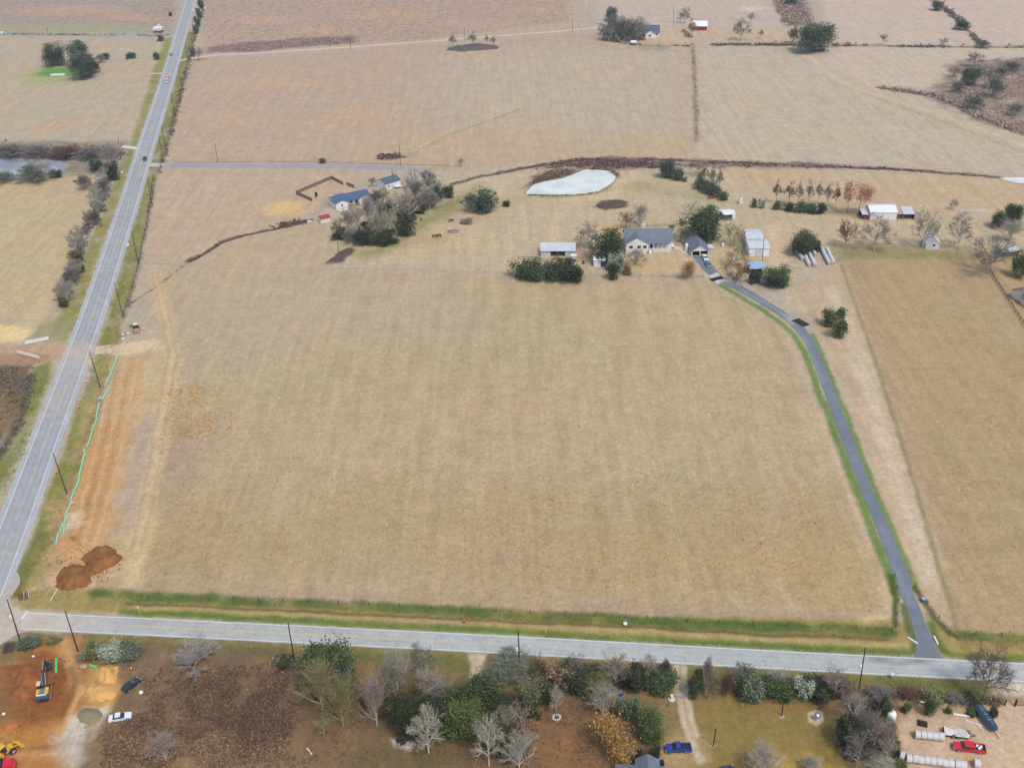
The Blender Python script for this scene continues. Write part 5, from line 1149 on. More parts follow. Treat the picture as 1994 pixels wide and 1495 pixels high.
# metal shop
t, L_ = frame('workshop', (1457.5, 499.2), (1497.5, 498.8), 'large white metal workshop with low ribbed roof', 'building')
gable(t, 0, L_, 0, 9, 3.6, .9, 'x', M_wmet, M_gmet, .25); gable(t, .5, L_-1.2, 9.3, 20, 3.9, .9, 'x', M_wmet, M_gmet, .2, wall='rear_wall', roof='rear_roof'); MB().box((L_*.5, -.06, 1.6), (3.4, .1, 3.1)).build('roller_door', M_gmet, t)
# blue-roofed shed
t, L_ = frame('shed', (1460.5, 535), (1489.5, 533.5), 'open shed with pale blue tarp roof beside the dark evergreen', 'shed')
m = MB()
for x in (.15, L_-.15):
    for y in (.15, 5.2): m.box((x, y, 1.3), (.18, .18, 2.6))
m.box((L_/2, 5.2, 1.2), (L_, .1, 2.4)); m.build('frame', M_wood, t); slabroof(t, -.3, L_+.3, -.3, 2.5, 5.6, 3.0, M_tarp); MB().box((L_*.55, 2.6, .8), (L_*.6, 3.2, 1.5)).build('stored_goods', M_void, t)
# small white cabin with flat-pitched roof
t, L_ = frame('cabin', (1409, 428), (1431, 426), 'small cabin with white roof and dark walls behind the big oak', 'building')
gable(t, 0, L_*.75, 0, 5.2, 2.5, .4, 'x', MAT('dark_cabin_boards', (96, 92, 98), .8, var=.2), M_wmet, .6); MB().box((L_*.9, 2.2, 1.5), (1.6, 3.4, 3.0)).build('porch_screen', M_wmet, t); MB().box((L_*.35, -.9, .25), (L_*.55, 1.2, .3)).build('step_deck', MAT('reddish_deck', (160, 110, 96), .8), t)
# far right barn with lean-tos
t, L_ = frame('barn', (1693.5, 428.5), (1745, 428.5), 'white metal barn with lean-tos beside the rust-brown trees', 'barn')
gable(t, 0, L_, 0, 10, 3.6, 1.3, 'x', M_wmet, M_wmet, .3)
for nm, x0, x1, rm in (('lean_to_roof', L_+.4, L_+3.0, MAT('rusty_sheet', (196, 150, 124), .7, var=.25, scale=1)), ('lean_to_roof', L_+3.1, L_+8.0, M_gmet)): slabroof(t, x0, x1, .2, 2.6, 7.6, 3.4, rm, nm)
m = MB(); m.box((L_+4.1, 7.4, 1.5), (7.4, .1, 3)); m.box((L_+7.9, 3.8, 1.4), (.1, 7.2, 2.7)); m.build('lean_to_wall', M_void, t)
for x in (L_+.7, L_+3.0, L_+7.8): MB().box((x, .3, 1.25), (.2, .2, 2.5)).build('post', M_wood, t)
slabroof(t, -3.6, -.4, .2, 2.4, 6, 3.0, M_gmet, 'side_roof'); MB().box((-2, 5.8, 1.2), (3.2, .1, 2.4)).build('side_wall', M_void, t); MB().box((-1.9, 1.4, .7), (1.6, 1.4, 1.3)).build('parked_machine', M_barnred, t)
# pale gable shed
t, L_ = frame('shed', (1801.5, 485.5), (1828.5, 486), 'pale shed with its plain gable end facing the field', 'shed')
gable(t, 0, L_, 0, 7, 2.8, 2.6, 'y', M_gmet, M_wmet, .25); MB().box((L_*.58, -.06, 1.9), (.9, .1, .9)).build('window', M_glass, t)
# brown-roofed house, right edge
t, L_ = frame('house', (1987, 592), (2034, 620), 'cream house with brown shingle roof at the right edge', 'house')
gable(t, 0, 16, 0, 9, 3.0, 2.4, 'x', M_cream, M_brn, .6); gable(t, -6.5, 3, 1.0, 7.5, 3.0, 1.9, 'y', M_cream, M_brn, .5, wall='wing_wall', roof='wing_roof')
for x in (2.5, 7, 11): window(t, x, -.05, 1.7, 1.5, 1.4)
window(t, -6.55, 4, 1.7, 1.4, 1.3, 'x'); door(t, 4.7, -.05, .1, 1, 2.1, M_dkmetal)
t, L_ = frame('shed', (1953, 500), (1982, 499), 'shed with pale flat roof among shrubs at the right edge', 'shed'); gable(t, 0, L_, 0, 5, 2.3, .4, 'x', MAT('brown_boards', (104, 90, 78), .85, var=.2), M_gmet, .5)
# white long house with blue roof, garage and red-roofed shed
t, L_ = frame('ranch_house', (652.5, 407), (721.5, 391.5), 'long white house with blue metal roof beside the grove', 'house')
gable(t, 0, L_, 0, 8.6, 3.0, 1.7, 'x', M_wsid, M_shb, .35); gable(t, 0.05, 6.2, -1.6, 5, 2.95, 1.15, 'y', M_wsid, M_shb, .3, wall='front_bay_wall', roof='front_bay_roof'); gable(t, L_-6.5, L_-.05, -1.4, 5, 2.95, 1.15, 'y', M_wsid, M_shb, .3, wall='end_bay_wall', roof='end_bay_roof')
slabroof(t, 6.4, L_-6.8, -1.3, 2.7, 1.4, 3.3, M_shb, 'porch_roof'); MB().box((L_/2, -.9, .35), (L_-13, 2, .2)).build('porch_floor', M_wood, t)
for x in (6.8, 9.6, 12.4, 15.2): MB().box((x, -1.1, 1.55), (.14, .14, 2.3)).build('porch_post', M_trim, t)
window(t, 3.1, -1.66, 1.7, .9, 1.3); window(t, 8.5, -.05, 1.7, 1.5, 1.2); window(t, L_-3.2, -1.46, 1.7, 1.2, 1.2); door(t, 11.2, -.05, .3, 1, 2.1, M_void)
slabroof(t, 4.6, 9.5, 12.0, 2.4, 8.0, 3.1, M_shb, 'rear_porch_roof'); m = MB(); m.box((2.5, -4, .18), (4.6, 2.2, .16)); m.box((L_-1.5, -3, .18), (5.5, 1.8, .16)); m.build('entry_slab', M_trim, t)
t, L_ = frame('outbuilding', (751.5, 371.5), (780.5, 362.5), 'white outbuilding with slate-blue roof behind the grove', 'building')
gable(t, 0, L_, 0, 8, 3.4, 1.6, 'x', M_wsid, M_shd, .3); MB().box((L_*.7, -1.3, 1.1), (3.2, 2.2, .25)).build('entry_roof', M_wmet, t); door(t, L_*.45, -.05, .1, 1.0, 2.1, M_gmet); window(t, L_*.2, -.05, 1.9, 1.1, 1.1)
t, L_ = frame('shed', (625.5, 435.5), (643.8, 431.6), 'little white shed with bright red roof by the ditch', 'shed'); gable(t, 0, L_, 0, 3.8, 2.1, 1.0, 'x', M_cream, M_red, .2)
# far farm
t, L_ = frame('farmhouse', (1255, 74.5), (1284, 74), 'far farmhouse with grey-blue hipped roof and white front gable', 'house')
gable(t, 0, L_, 3, 15, 3.4, 4.2, 'x', M_wsid, M_shd, .6); gable(t, 0.4, L_*.72, -.6, 7, 3.2, 2.6, 'y', M_wsid, M_shd, .5, wall='front_wall', roof='front_roof'); window(t, L_*.35, -.7, 1.8, 2, 1.4); window(t, L_*.85, 2.9, 1.8, 1.6, 1.4)
t, L_ = frame('barn', (1349.5, 60), (1376, 60), 'far red barn with broad white metal roof', 'barn'); gable(t, 0, L_, 0, 12, 3.4, 2.6, 'x', M_barnred, M_wmet, .6)
t, L_ = frame('pavilion', (1228, 89.5), (1239, 89.5), 'tiny white-roofed shelter in front of the far farmhouse', 'shelter'); slabroof(t, 0, L_, 0, 2.2, 4, 2.9, M_wmet)
for x in (.2, L_-.2):
    for y in (.3, 3.7): MB().box((x, y, 1.15), (.2, .2, 2.3)).build('post', M_wood, t)
t, L_ = frame('shed', (299, 64.5), (314, 64.5), 'white roadside shed with red base by the far side road', 'shed'); MB().box((L_/2, 2.5, .9), (L_, 5, 1.8)).build('wall', M_barnred, t); MB().box((L_/2, 2.5, 2.6), (L_*1.02, 5.1, 1.6)).build('upper_wall', M_wmet, t); slabroof(t, -.3, L_+.3, -.3, 3.4, 5.3, 4.0, M_wmet)
t, L_ = frame('sign_board', (307, 54.5), (313, 54.5), 'small white board above the roadside shed', 'sign'); MB().box((L_/2, 0, 2.2), (L_, .15, 1.8)).build('board', M_trim, t)
for x in (.2, L_-.2): MB().box((x, .1, 1.1), (.15, .15, 2.2)).build('post', M_wood, t)
t, L_ = frame('water_trough', (98, 148.5), (127, 147.5), 'long white trough on the green patch in the far left pasture', 'trough'); m = MB(); m.box((L_/2, .1, .5), (L_, .2, 1)); m.box((L_/2, 2.4, .5), (L_, .2, 1)); m.box((.1, 1.25, .5), (.2, 2.2, 1)); m.box((L_-.1, 1.25, .5), (.2, 2.2, 1)); m.box((L_/2, 1.25, .35), (L_-.3, 2.2, .4)); tag(t, None, None); m.build('basin', M_trim, t)
# house at the bottom edge: only its roof line shows
t, L_ = frame('house', (1201, 1512), (1290, 1517), 'house with grey roof peeping over the bottom edge', 'house')
gable(t, 0, L_, -6, .5, 2.9, .9, 'x', M_cream, M_shg, .4); gable(t, L_*.42, L_*.9, -4, 2.2, 2.9, 1.5, 'y', M_cream, M_shg, .3, wall='rear_wing_wall', roof='rear_wing_roof')
o = MB().box((0, 0, .5), (1.25, 1.05, 1.0)).build('planter_box', M_void); P = G(1287, 1489); o.location = (P[0], P[1], 0); tag(o, 'dark square box beside the house roof at the bottom edge', 'box')
t = thing('garden_statue', G(1266, 1483), 'pale blue and white garden statue between clipped bushes', 'statue'); MB().lathe([(.5, 0), (.45, .15), (.25, .25), (.3, .7), (.18, .8)], n=10).build('pedestal', MAT('blue_plinth', (70, 84, 130), .7), t); MB().lathe([(.2, .8), (.34, 1.0), (.3, 1.4), (.36, 1.65), (.16, 1.85), (.2, 2.05), (.08, 2.25)], n=10).build('figure', MAT('pale_stone', (200, 204, 214), .7), t)
# ------------------------------------------------------------------ fences
def fence(name, pts, label, h=1.2, step=3.0, rails=3, pm=None, rm=None, thick=.12, board=False, post_h=None):
    P = Gs(pts); c = P.mean(0); t = thing(name, (c[0], c[1], 0), label, 'fence'); m = MB(); first = None
    for a, b in zip(P[:-1], P[1:]):
        L = np.linalg.norm(b-a); n = max(1, int(round(L/step))); rz = math.atan2(*(b-a)[::-1])
        for i in range(n+1):
            q = a+(b-a)*i/n-c
            if first is None: first = MB().box((0, 0, (post_h or h)/2), (thick, thick, post_h or h)).build('post', pm or M_wood, t); first.location = (q[0], q[1], -.05)
            elif i > 0 or a is P[0]: o = first.copy(); COL.objects.link(o); o.parent = t; o.location = (q[0], q[1], -.05)
        mid = (a+b)/2-c
        if board: m.box((mid[0], mid[1], h/2), (L, .06, h-.1), rz)
        else:
            for k in range(rails): m.box((mid[0], mid[1], h*(k+.8)/(rails+.2)), (L, .012 if rails > 2 else .09, .012 if rails > 2 else .14), rz)
    m.build('board_panel' if board else ('wire' if rails > 2 else 'rail'), rm or M_wood, t); return t
fence('board_fence', [(608, 393), (577, 378.5), (646, 349), (668.5, 361)], 'weathered wooden board fence enclosing the yard by the blue roof', 1.9, 2.6, board=True)
fence('board_fence', [(675, 361), (690, 367)], 'short weathered fence panel behind the blue-roofed house', 1.9, 2.2, board=True)
fence('wire_fence', [(455, 1166), (600, 1172), (900, 1187), (1100, 1196), (1400, 1213), (1736, 1227)], 'wire fence on thin posts along the big field above the road ditch', 1.25, 7.5, 4, M_pole, M_dkmetal, .13)
fence('wire_fence', [(1742, 1122), (1750, 1170), (1744, 1222)], 'short wire fence left of the driveway gate', 1.25, 4, 4, M_pole, M_dkmetal, .13); fence('wire_fence', [(1782, 1142), (1806, 1176), (1850, 1232), (2100, 1246)], 'wire fence running from the driveway gate to the right', 1.25, 6, 4, M_pole, M_dkmetal, .13)
fence('wire_fence', [(395, 22), (362, 140), (325, 292), (308, 336)], 'wire fence along the upper pasture right of the highway', 1.3, 9, 4, M_pole, M_dkmetal, .15); fence('wire_fence', [(298, 345), (287, 430), (266, 530), (242, 612)], 'wire fence along the highway below the lane', 1.3, 6, 4, M_pole, M_dkmetal, .14)
fence('wire_fence', [(1175, 447), (1260, 441), (1330, 438)], 'wire fence behind the main farmhouse', 1.2, 4, 4, M_pole, M_dkmetal); fence('wire_fence', [(1205, 537), (1290, 539), (1370, 540)], 'wire fence between house lawn and big field', 1.2, 4, 4, M_wood, M_dkmetal)
fence('pen_fence', [(1010, 505.5), (1030, 506), (1053, 505)], 'grey wooden pen fence left of the long low barn', 1.6, 2.2, 2, M_wood, M_wood, .2); fence('field_fence', [(1924, 525), (1960, 580), (2000, 644)], 'dark wooden fence around the brown-roofed house', 1.5, 3, 2, M_pole, M_pole, .15)
fence('yard_fence', [(1682, 1357), (1730, 1358), (1812, 1366), (1956, 1373)], 'dark post fence along the hedge of the dirt yard', 1.5, 4.6, 3, M_pole, M_pole, .22, post_h=1.7)
t = thing('gate', G(1976, 1374), 'brown tubular gate between dark posts at the right edge', 'gate', heading(G(1976, 1374), G(1996, 1375))); MB().box((0, 0, 1), (.3, .3, 2.1)).build('post', M_pole, t); m = MB()
for z in (.35, .75, 1.15, 1.5): m.box((2.4, 0, z), (4.4, .07, .08))
for x in (.25, 2.4, 4.6): m.box((x, 0, .93), (.08, .07, 1.24))
m.build('bars', MAT('rust_brown_steel', (126, 96, 84), .7, .2), t)
t = thing('gate', G(1317, 1358), 'thin grey gate across the gravel track', 'gate', heading(G(1312, 1358), G(1345, 1360))); m = MB()
for z in (.3, .7, 1.1): m.box((1.6, 0, z), (3.4, .05, .06))
m.build('bars', M_steel, t)
t = thing('gate_post', G(1308, 1361), 'white masonry gate post beside the gravel track', 'post'); MB().box((0, 0, .6), (.45, .45, 1.2)).build('pillar', M_trim, t); MB().box((0, 0, 1.25), (.6, .6, .12)).build('cap', M_trim, t); MB().lathe([(.8, 0), (.8, .12), (.6, .14)], n=12).build('stone_ring', MAT('pale_stones', (210, 206, 196), .8), t)
# cattle guards
def grid(name, c, hd, L, Wd, label):
    t = thing(name, G(*c), label, 'grate', hd); m = MB()
    for i in range(int(L/.28)): m.box((-L/2+i*.28+.1, 0, .17), (.13, Wd, .1))
    m.build('bars', MAT('rusty_bars', (74, 58, 52), .7, .2, var=.25), t); MB().box((0, 0, .02), (L, Wd, .1)).build('pit_frame', MAT('dark_pit', (50, 42, 38), .9), t); return t
grid('cattle_guard', (1396, 543.5), heading(G(1396, 543), G(1404, 549)), 2.6, 5.8, 'brown cattle guard across the driveway between concrete aprons')
grid('metal_grate', (1559, 628.5), heading(G(1549, 623), G(1569, 634)), 6.0, 3.6, 'brown metal grate lying beside the driveway bend'); grid('metal_rack', (1796, 1408.5), heading(G(1787, 1406), G(1805, 1410)), 2.1, 1.7, 'small brown metal rack above the upper bale row')
# ------------------------------------------------------------------ vehicles and machines (x forward, wheels on z = 0)
def paint_mat(name, col, rough=.28):
    if name in _mc: return _mc[name]
    m, n, l, b = newmat(name); b.inputs['Base Color'].default_value = (*A(col), 1); b.inputs['Roughness'].default_value = rough; b.inputs['Specular IOR Level'].default_value = .5; b.inputs['Coat Weight'].default_value = .4
    _mc[name] = m; return m
M_lamp = MAT('lamp_lens', (226, 226, 220), .2, var=0); M_tail = MAT('tail_lens', (150, 30, 30), .3, var=0)
def wheel(root, x, y, r=.37, wd=.26):
    o = MB().lathe([(r*.92, -wd/2), (r, -wd*.3), (r, wd*.3), (r*.92, wd/2)], (0, 0, 0), 14, 'Y').build('wheel', M_rub, root); o.location = (x, y, r)
    MB().lathe([(r*.58, -wd/2-.02), (r*.62, 0), (r*.58, wd/2+.02)], (0, 0, 0), 12, 'Y').build('rim', M_steel, o)
def lights(root, xf, xr, y, zf, zr):
    for s in (-1, 1):
        MB().box((xf, s*y, zf), (.12, .36, .2)).build('headlight', M_lamp, root); MB().box((xr, s*(y+.06), zr), (.1, .2, .28)).build('taillight', M_tail, root)
def pickup(root, mat, L=5.8, crew=True, bedload=None):
    h = L/2; W = .98; cab0 = h-1.55; cab1 = cab0-(2.75 if crew else 1.75)     # cab from windscreen foot back to the bed
    m = MB(); m.prism([(-h, .5), (h-.1, .45), (h, .62), (h-.02, .95), (h-.35, 1.08), (cab0, 1.16), (cab1, 1.16), (cab1, .78), (-h+.08, .78), (-h, .8)], -W, W, [1, .94, .94, .94, .95, .97, 1, 1, 1, 1])
    for s in (-1, 1): m.box(((cab1-h)/2, s*(W-.07), .97), (cab1+h-.02, .12, .42))
    m.box((-h+.06, 0, .97), (.1, 2*W-.1, .42)); b = m.build('body', mat, root); bpy_fix(b)
    m = MB().prism([(cab0+.05, 1.14), (cab1+.03, 1.14), (cab1+.12, 1.68), (cab1+.5, 1.72), (cab0-.75, 1.72)], -W*.95, W*.95, [1, 1, .84, .82, .82]); bpy_fix(m.build('windows', M_glass, root))
    m = MB().prism([(cab0-.62, 1.70), (cab1+.2, 1.68), (cab1+.2, 1.76), (cab0-.75, 1.78)], -W*.83, W*.83)
    for s in (-1, 1):
        for xx in ((cab1+.12, (cab0+cab1)/2-.2) if crew else (cab1+.12,)): m.box((xx, s*W*.89, 1.42), (.14, .14, .6))
    bpy_fix(m.build('roof', mat, root)); MB().box(((cab1-h)/2, 0, .80), (cab1+h-.3, 2*W-.28, .05)).build('bed_floor', M_dkmetal, root)
    m = MB().box((h-.02, 0, .5), (.2, 1.85, .22)); m.build('front_bumper', M_steel, root); MB().box((-h-.05, 0, .52), (.16, 1.85, .2)).build('rear_bumper', M_steel, root)
    MB().box((h+.0, 0, .82), (.06, 1.1, .26)).build('grille', M_dkmetal, root)
    for s in (-1, 1):
        MB().box((cab0-.3, s*(W+.12), 1.2), (.14, .2, .2)).build('mirror', mat, root)
        for x in (h-.98, -h+1.15): wheel(root, x, s*(W-.13), .40, .27)
    lights(root, h-.08, -h, .72, .88, .92)
def sedan(root, mat, L=4.8, hatch=False):
    h = L/2; W = .9; m = MB(); m.prism([(-h+.1, .32), (h-.15, .3), (h, .5), (h-.05, .68), (h-.5, .8), (.85, .92), (-1.25, .95), (-h+.05, .9), (-h, .6)], -W, W, [1, .93, .9, .92, .95, .98, .98, .92, .94]); bpy_fix(m.build('body', mat, root))
    back = -h+.25 if hatch else -1.55
    bpy_fix(MB().prism([(1.0, .9), (back, .92), (back+.55, 1.34), (.1, 1.38)], -W*.92, W*.92, [1, 1, .78, .78]).build('windows', M_glass, root))
    m = MB().prism([(.18, 1.36), (back+.5, 1.33), (back+.55, 1.41), (.05, 1.45)], -W*.74, W*.74)
    for s in (-1, 1): m.box((-.45, s*W*.83, 1.14), (.1, .1, .5))
    bpy_fix(m.build('roof', mat, root))
    for s in (-1, 1):
        MB().box((.75, s*(W+.06), .98), (.12, .16, .14)).build('mirror', mat, root)
        for x in (h-.9, -h+.95): wheel(root, x, s*(W-.11), .33, .22)
    lights(root, h-.1, -h+.02, .62, .64, .74)
P_red = paint_mat('red_car_paint', (214, 30, 46)); P_blue = paint_mat('blue_car_paint', (36, 62, 150)); P_white = paint_mat('white_car_paint', (232, 234, 236)); P_black = paint_mat('black_car_paint', (44, 48, 58)); P_grey = paint_mat('grey_car_paint', (120, 128, 140)); P_pink = paint_mat('faded_red_paint', (226, 132, 138), .6); P_yel = MAT('machine_yellow', (232, 178, 62), .5, var=.12, scale=2); P_grn = MAT('tractor_green', (72, 160, 92), .5, var=.1)
def vehicle(px, a, b, label, cat, name): return thing(name, G(*px), label, cat, heading(G(*a), G(*b)))
t = vehicle((1886, 1459), (1914, 1462), (1860, 1456), 'red crew cab pickup with white goods in its bed on the dirt yard', 'pickup', 'pickup_truck'); pickup(t, P_red, 6.5)
_c = t.matrix_basis
for i, (bx, by) in enumerate(((-1.9, .3), (-2.3, -.2), (-1.6, -.35))):
    o = MB().box((0, 0, .2), (.55, .4, .36), .4*i).build('sack', M_trim); P = G(1886, 1459); a = t.rotation_euler[2]; o.location = (P[0]+bx*math.cos(a)-by*math.sin(a), P[1]+bx*math.sin(a)+by*math.cos(a), .83); tag(o, 'white sack lying in the bed of the red pickup', 'sack', 'white sacks in the red pickup')
t = vehicle((1320, 1460), (1343, 1459), (1297, 1461), 'dark blue single cab pickup parked beside the gravel track', 'pickup', 'pickup_truck'); pickup(t, P_blue, 5.5, False)
t = vehicle((235, 1399), (214, 1402), (256, 1394), 'white sedan parked on the brown scrub', 'car', 'car'); sedan(t, P_white, 4.9)
t = vehicle((256.5, 1336), (242, 1346), (271, 1324), 'black hatchback parked by the yellow sand', 'car', 'car'); sedan(t, P_black, 4.6, True)
t = vehicle((1372.5, 505), (1369, 500), (1376, 511), 'white pickup parked nearest the garage', 'pickup', 'pickup_truck'); pickup(t, P_white, 5.8)
t = vehicle((1378, 518), (1374, 512), (1381.5, 524), 'grey car parked on the driveway behind the white pickup', 'car', 'car'); sedan(t, P_grey, 4.6, True)
a_ = G(1370, 489); t = thing('car', a_, 'dark car inside the right garage bay', 'car', heading(G(1370, 485), G(1371, 497))); sedan(t, P_black, 4.6)
t = vehicle((282.5, 312), (285, 300), (281, 320), 'black pickup driving toward the camera on the highway', 'pickup', 'pickup_truck'); pickup(t, P_black, 5.6)
t = vehicle((333, 108.5), (335, 98), (331, 118), 'dark grey car driving on the far highway beyond the pink truck', 'car', 'car'); sedan(t, P_grey, 4.8, True)
t = vehicle((361.5, 16), (362, 10), (360, 22), 'white car farthest away on the highway', 'car', 'car'); sedan(t, P_white, 4.8)
t = vehicle((7, 67), (0, 67), (16, 67.3), 'white van on the far side road at the left edge', 'van', 'van')
m = MB().prism([(-2.6, .4), (2.5, .4), (2.6, .9), (1.9, 1.2), (1.3, 2.1), (-2.6, 2.15)], -1, 1, [1, 1, 1, 1, .9, .92]); bpy_fix(m.build('body', P_white, t)); bpy_fix(MB().prism([(1.95, 1.25), (1.2, 1.25), (1.0, 2.0), (1.42, 2.0)], -1.02, 1.02, [1, 1, .93, .93]).build('windows', M_glass, t))
for s in (-1, 1):
    for x in (1.7, -1.7): wheel(t, x, s*.88)
# pale red truck
t = vehicle((325.5, 160), (328, 147), (323, 172), 'pale red box truck driving on the highway', 'truck', 'truck')
MB().box((-1.2, 0, 2.35), (6.4, 2.5, 2.7)).build('cargo_box', P_pink, t); m = MB().prism([(2.2, .7), (4.5, .7), (4.55, 1.7), (3.9, 2.7), (2.2, 2.75)], -1.15, 1.15); bpy_fix(m.build('cab', P_white, t)); MB().prism([(4.56, 1.75), (4.3, 1.75), (3.8, 2.6), (3.95, 2.65)], -1.0, 1.0).build('windscreen', M_glass, t); MB().box((0, 0, .8), (8.6, .9, .3)).build('chassis', M_dkmetal, t)
for s in (-1, 1):
    for x in (3.4, -2.2, -3.4): wheel(t, x, s*1.0, .5, .3)
lights(t, 4.55, -4.42, .9, 1.0, 1.0)
# excavator
def tracks_(root, y, L, W=.6, H=.85):
    prof = [(-L/2+H/2+math.cos(q)*H/2 if math.cos(q) < 0 else L/2-H/2+math.cos(q)*H/2, H/2+math.sin(q)*H/2) for q in np.linspace(0, 2*math.pi, 17)[:-1]+.05]
    o = MB().prism(prof, y-W/2, y+W/2).build('track', MAT('muddy_track', (150, 120, 88), .9, var=.3, scale=3), root); bpy_fix(o)
t = thing('excavator', G(88, 1352), 'yellow and black tracked excavator digging in the red dirt', 'excavator', heading(G(88, 1352), G(99, 1290)))
hx = MB(); tracks_(t, 1.25, 4.3); tracks_(t, -1.25, 4.3); MB().lathe([(.9, .6), (.9, 1.15)], n=14).build('turntable', M_dkmetal, t)
MB().box((-.5, 0, 1.3), (4.0, 2.7, .3)).build('deck', M_dkmetal, t); MB().box((-1.1, -.95, 1.85), (2.2, .75, .9)).build('side_panel', P_yel, t); MB().box((-1.2, .98, 1.8), (2.0, .7, .8)).build('side_panel', P_yel, t); MB().box((-1.2, 0, 1.9), (1.9, 1.2, .95)).build('engine_cover', MAT('grey_engine_cover', (112, 118, 126), .6, var=.15), t)
m = MB().prism([(-2.9, 1.2), (-2.1, 1.2), (-2.1, 2.3), (-2.6, 2.3), (-2.95, 1.9)], -1.4, 1.4); bpy_fix(m.build('counterweight', MAT('dark_counterweight', (70, 76, 88), .6), t)); MB().box((-2.35, 0, 2.33), (.3, 2.2, .06)).build('hand_rail', M_trim, t)
c_ = MB().box((.85, .92, 2.15), (1.5, .85, 1.5), taper=.9).build('cab', M_glass, t); MB().box((.85, .92, 2.95), (1.45, .85, .1)).build('cab_roof', MAT('faded_orange', (232, 190, 158), .6), c_)
m = MB()
bm_ = [(.9, 1.6), (2.6, 3.7), (4.2, 4.5), (6.4, 4.1), (6.5, 3.6), (4.4, 3.9), (3.1, 3.2), (1.6, 1.4)]; bpy_fix(m.prism(bm_, -.22, .22).build('boom', MAT('black_boom', (46, 50, 60), .5), t))
bpy_fix(MB().prism([(6.0, 4.5), (6.5, 4.6), (8.6, 1.5), (8.2, 1.2), (6.2, 3.4)], -.18, .18).build('stick', MAT('black_boom', (46, 50, 60)), t)); bpy_fix(MB().prism([(8.2, 1.5), (8.9, 1.3), (8.9, .5), (8.2, .1), (7.5, .4), (7.6, .9)], -.5, .5).build('bucket', M_dkmetal, t))
for s in (-.33, .33): MB().tube((1.3, s, 1.7), (3.4, s, 3.6), .09).build('hydraulic_cylinder', M_steel, t)
MB().tube((3.4, 0, 4.6), (6.1, 0, 4.7), .1).build('hydraulic_cylinder', M_steel, t); MB().box((2.3, -.5, .35), (1.4, .5, .3), .5).build('mud_clod', MAT('muddy_track', (150, 120, 88)), t) if False else None
# yellow wheel loader at the left edge
t = thing('wheel_loader', G(10, 1472), 'yellow wheel loader cut by the left edge', 'loader', heading(G(-2, 1482), G(24, 1462)))
m = MB(); m.box((-1.6, 0, 1.35), (2.6, 1.7, 1.1), taper=.92); m.box((1.1, 0, 1.2), (1.8, 1.2, .8)); m.build('body', P_yel, t); MB().box((-.1, 0, 2.3), (1.3, 1.4, 1.5), taper=.88).build('cab', M_glass, t); MB().box((-.1, 0, 3.1), (1.35, 1.4, .12)).build('cab_roof', P_yel, t)
m = MB()
for s in (-.55, .55): m.tube((1.2, s, 1.9), (3.2, s, .8), .14)
m.build('lift_arms', P_yel, t); bpy_fix(MB().prism([(3.1, .15), (4.1, .1), (3.4, .5), (3.2, 1.3), (2.95, 1.2)], -1.3, 1.3).build('bucket', P_yel, t))
for s in (-1, 1):
    for x in (1.5, -1.7): wheel(t, x, s*.95, .72, .5)
t = thing('dump_truck', G(4, 1500), 'red truck cut by the bottom left corner', 'truck', heading(G(-20, 1504), G(24, 1496))); m = MB().prism([(.6, .6), (3.0, .6), (3.05, 1.4), (2.5, 2.2), (.7, 2.25)], -1.1, 1.1); bpy_fix(m.build('cab', P_red, t)); MB().box((-1.7, 0, 1.4), (4.2, 2.3, 1.2)).build('dump_body', M_dkmetal, t); MB().prism([(2.95, 1.45), (2.7, 1.45), (2.4, 2.1), (2.55, 2.15)], -.95, .95).build('windscreen', M_glass, t)
for s in (-1, 1):
    for x in (2.0, -1.6, -2.7): wheel(t, x, s*.95, .48, .3)
# tractors
t = thing('tractor', G(266, 643), 'green tractor with big black tyres and pale cab on the dirt strip', 'tractor', heading(G(267, 648), G(264, 632)))
m = MB(); m.box((1.2, 0, 1.2), (2.4, .9, .9), taper=.9); m.box((-.4, 0, 1.0), (1.6, .9, .7)); m.build('body', P_grn, t); MB().box((-.6, 0, 2.2), (1.7, 1.5, 1.4), taper=.9).build('cab', M_glass, t); MB().box((-.6, 0, 2.95), (1.9, 1.6, .16)).build('cab_roof', MAT('cream_paint', (236, 214, 176), .6), t); MB().box((-2.3, 0, .9), (1.5, 2.2, 1.2)).build('rear_implement', MAT('pinkish_implement', (176, 144, 138), .8, var=.2), t)
for s in (-1, 1): wheel(t, -.9, s*1.0, .9, .55); wheel(t, 1.9, s*.85, .58, .38)
m = MB().box((3.4, .9, .7), (.9, 2.6, .8)); m.build('front_bucket', P_grn, t)
t = thing('tractor', G(1383.5, 387), 'small red tractor at the end of the slanting bushes', 'tractor', heading(G(1379, 387), G(1389, 388))); m = MB(); m.box((.7, 0, .9), (1.7, .7, .7), taper=.9); m.box((-.6, 0, .8), (1.2, .8, .5)); m.build('body', MAT('tractor_red', (196, 70, 60), .5), t); MB().tube((.9, 0, 1.2), (.9, 0, 1.9), .06).build('exhaust', M_dkmetal, t)
for s in (-1, 1): wheel(t, -.8, s*.75, .7, .35); wheel(t, 1.2, s*.6, .38, .22)
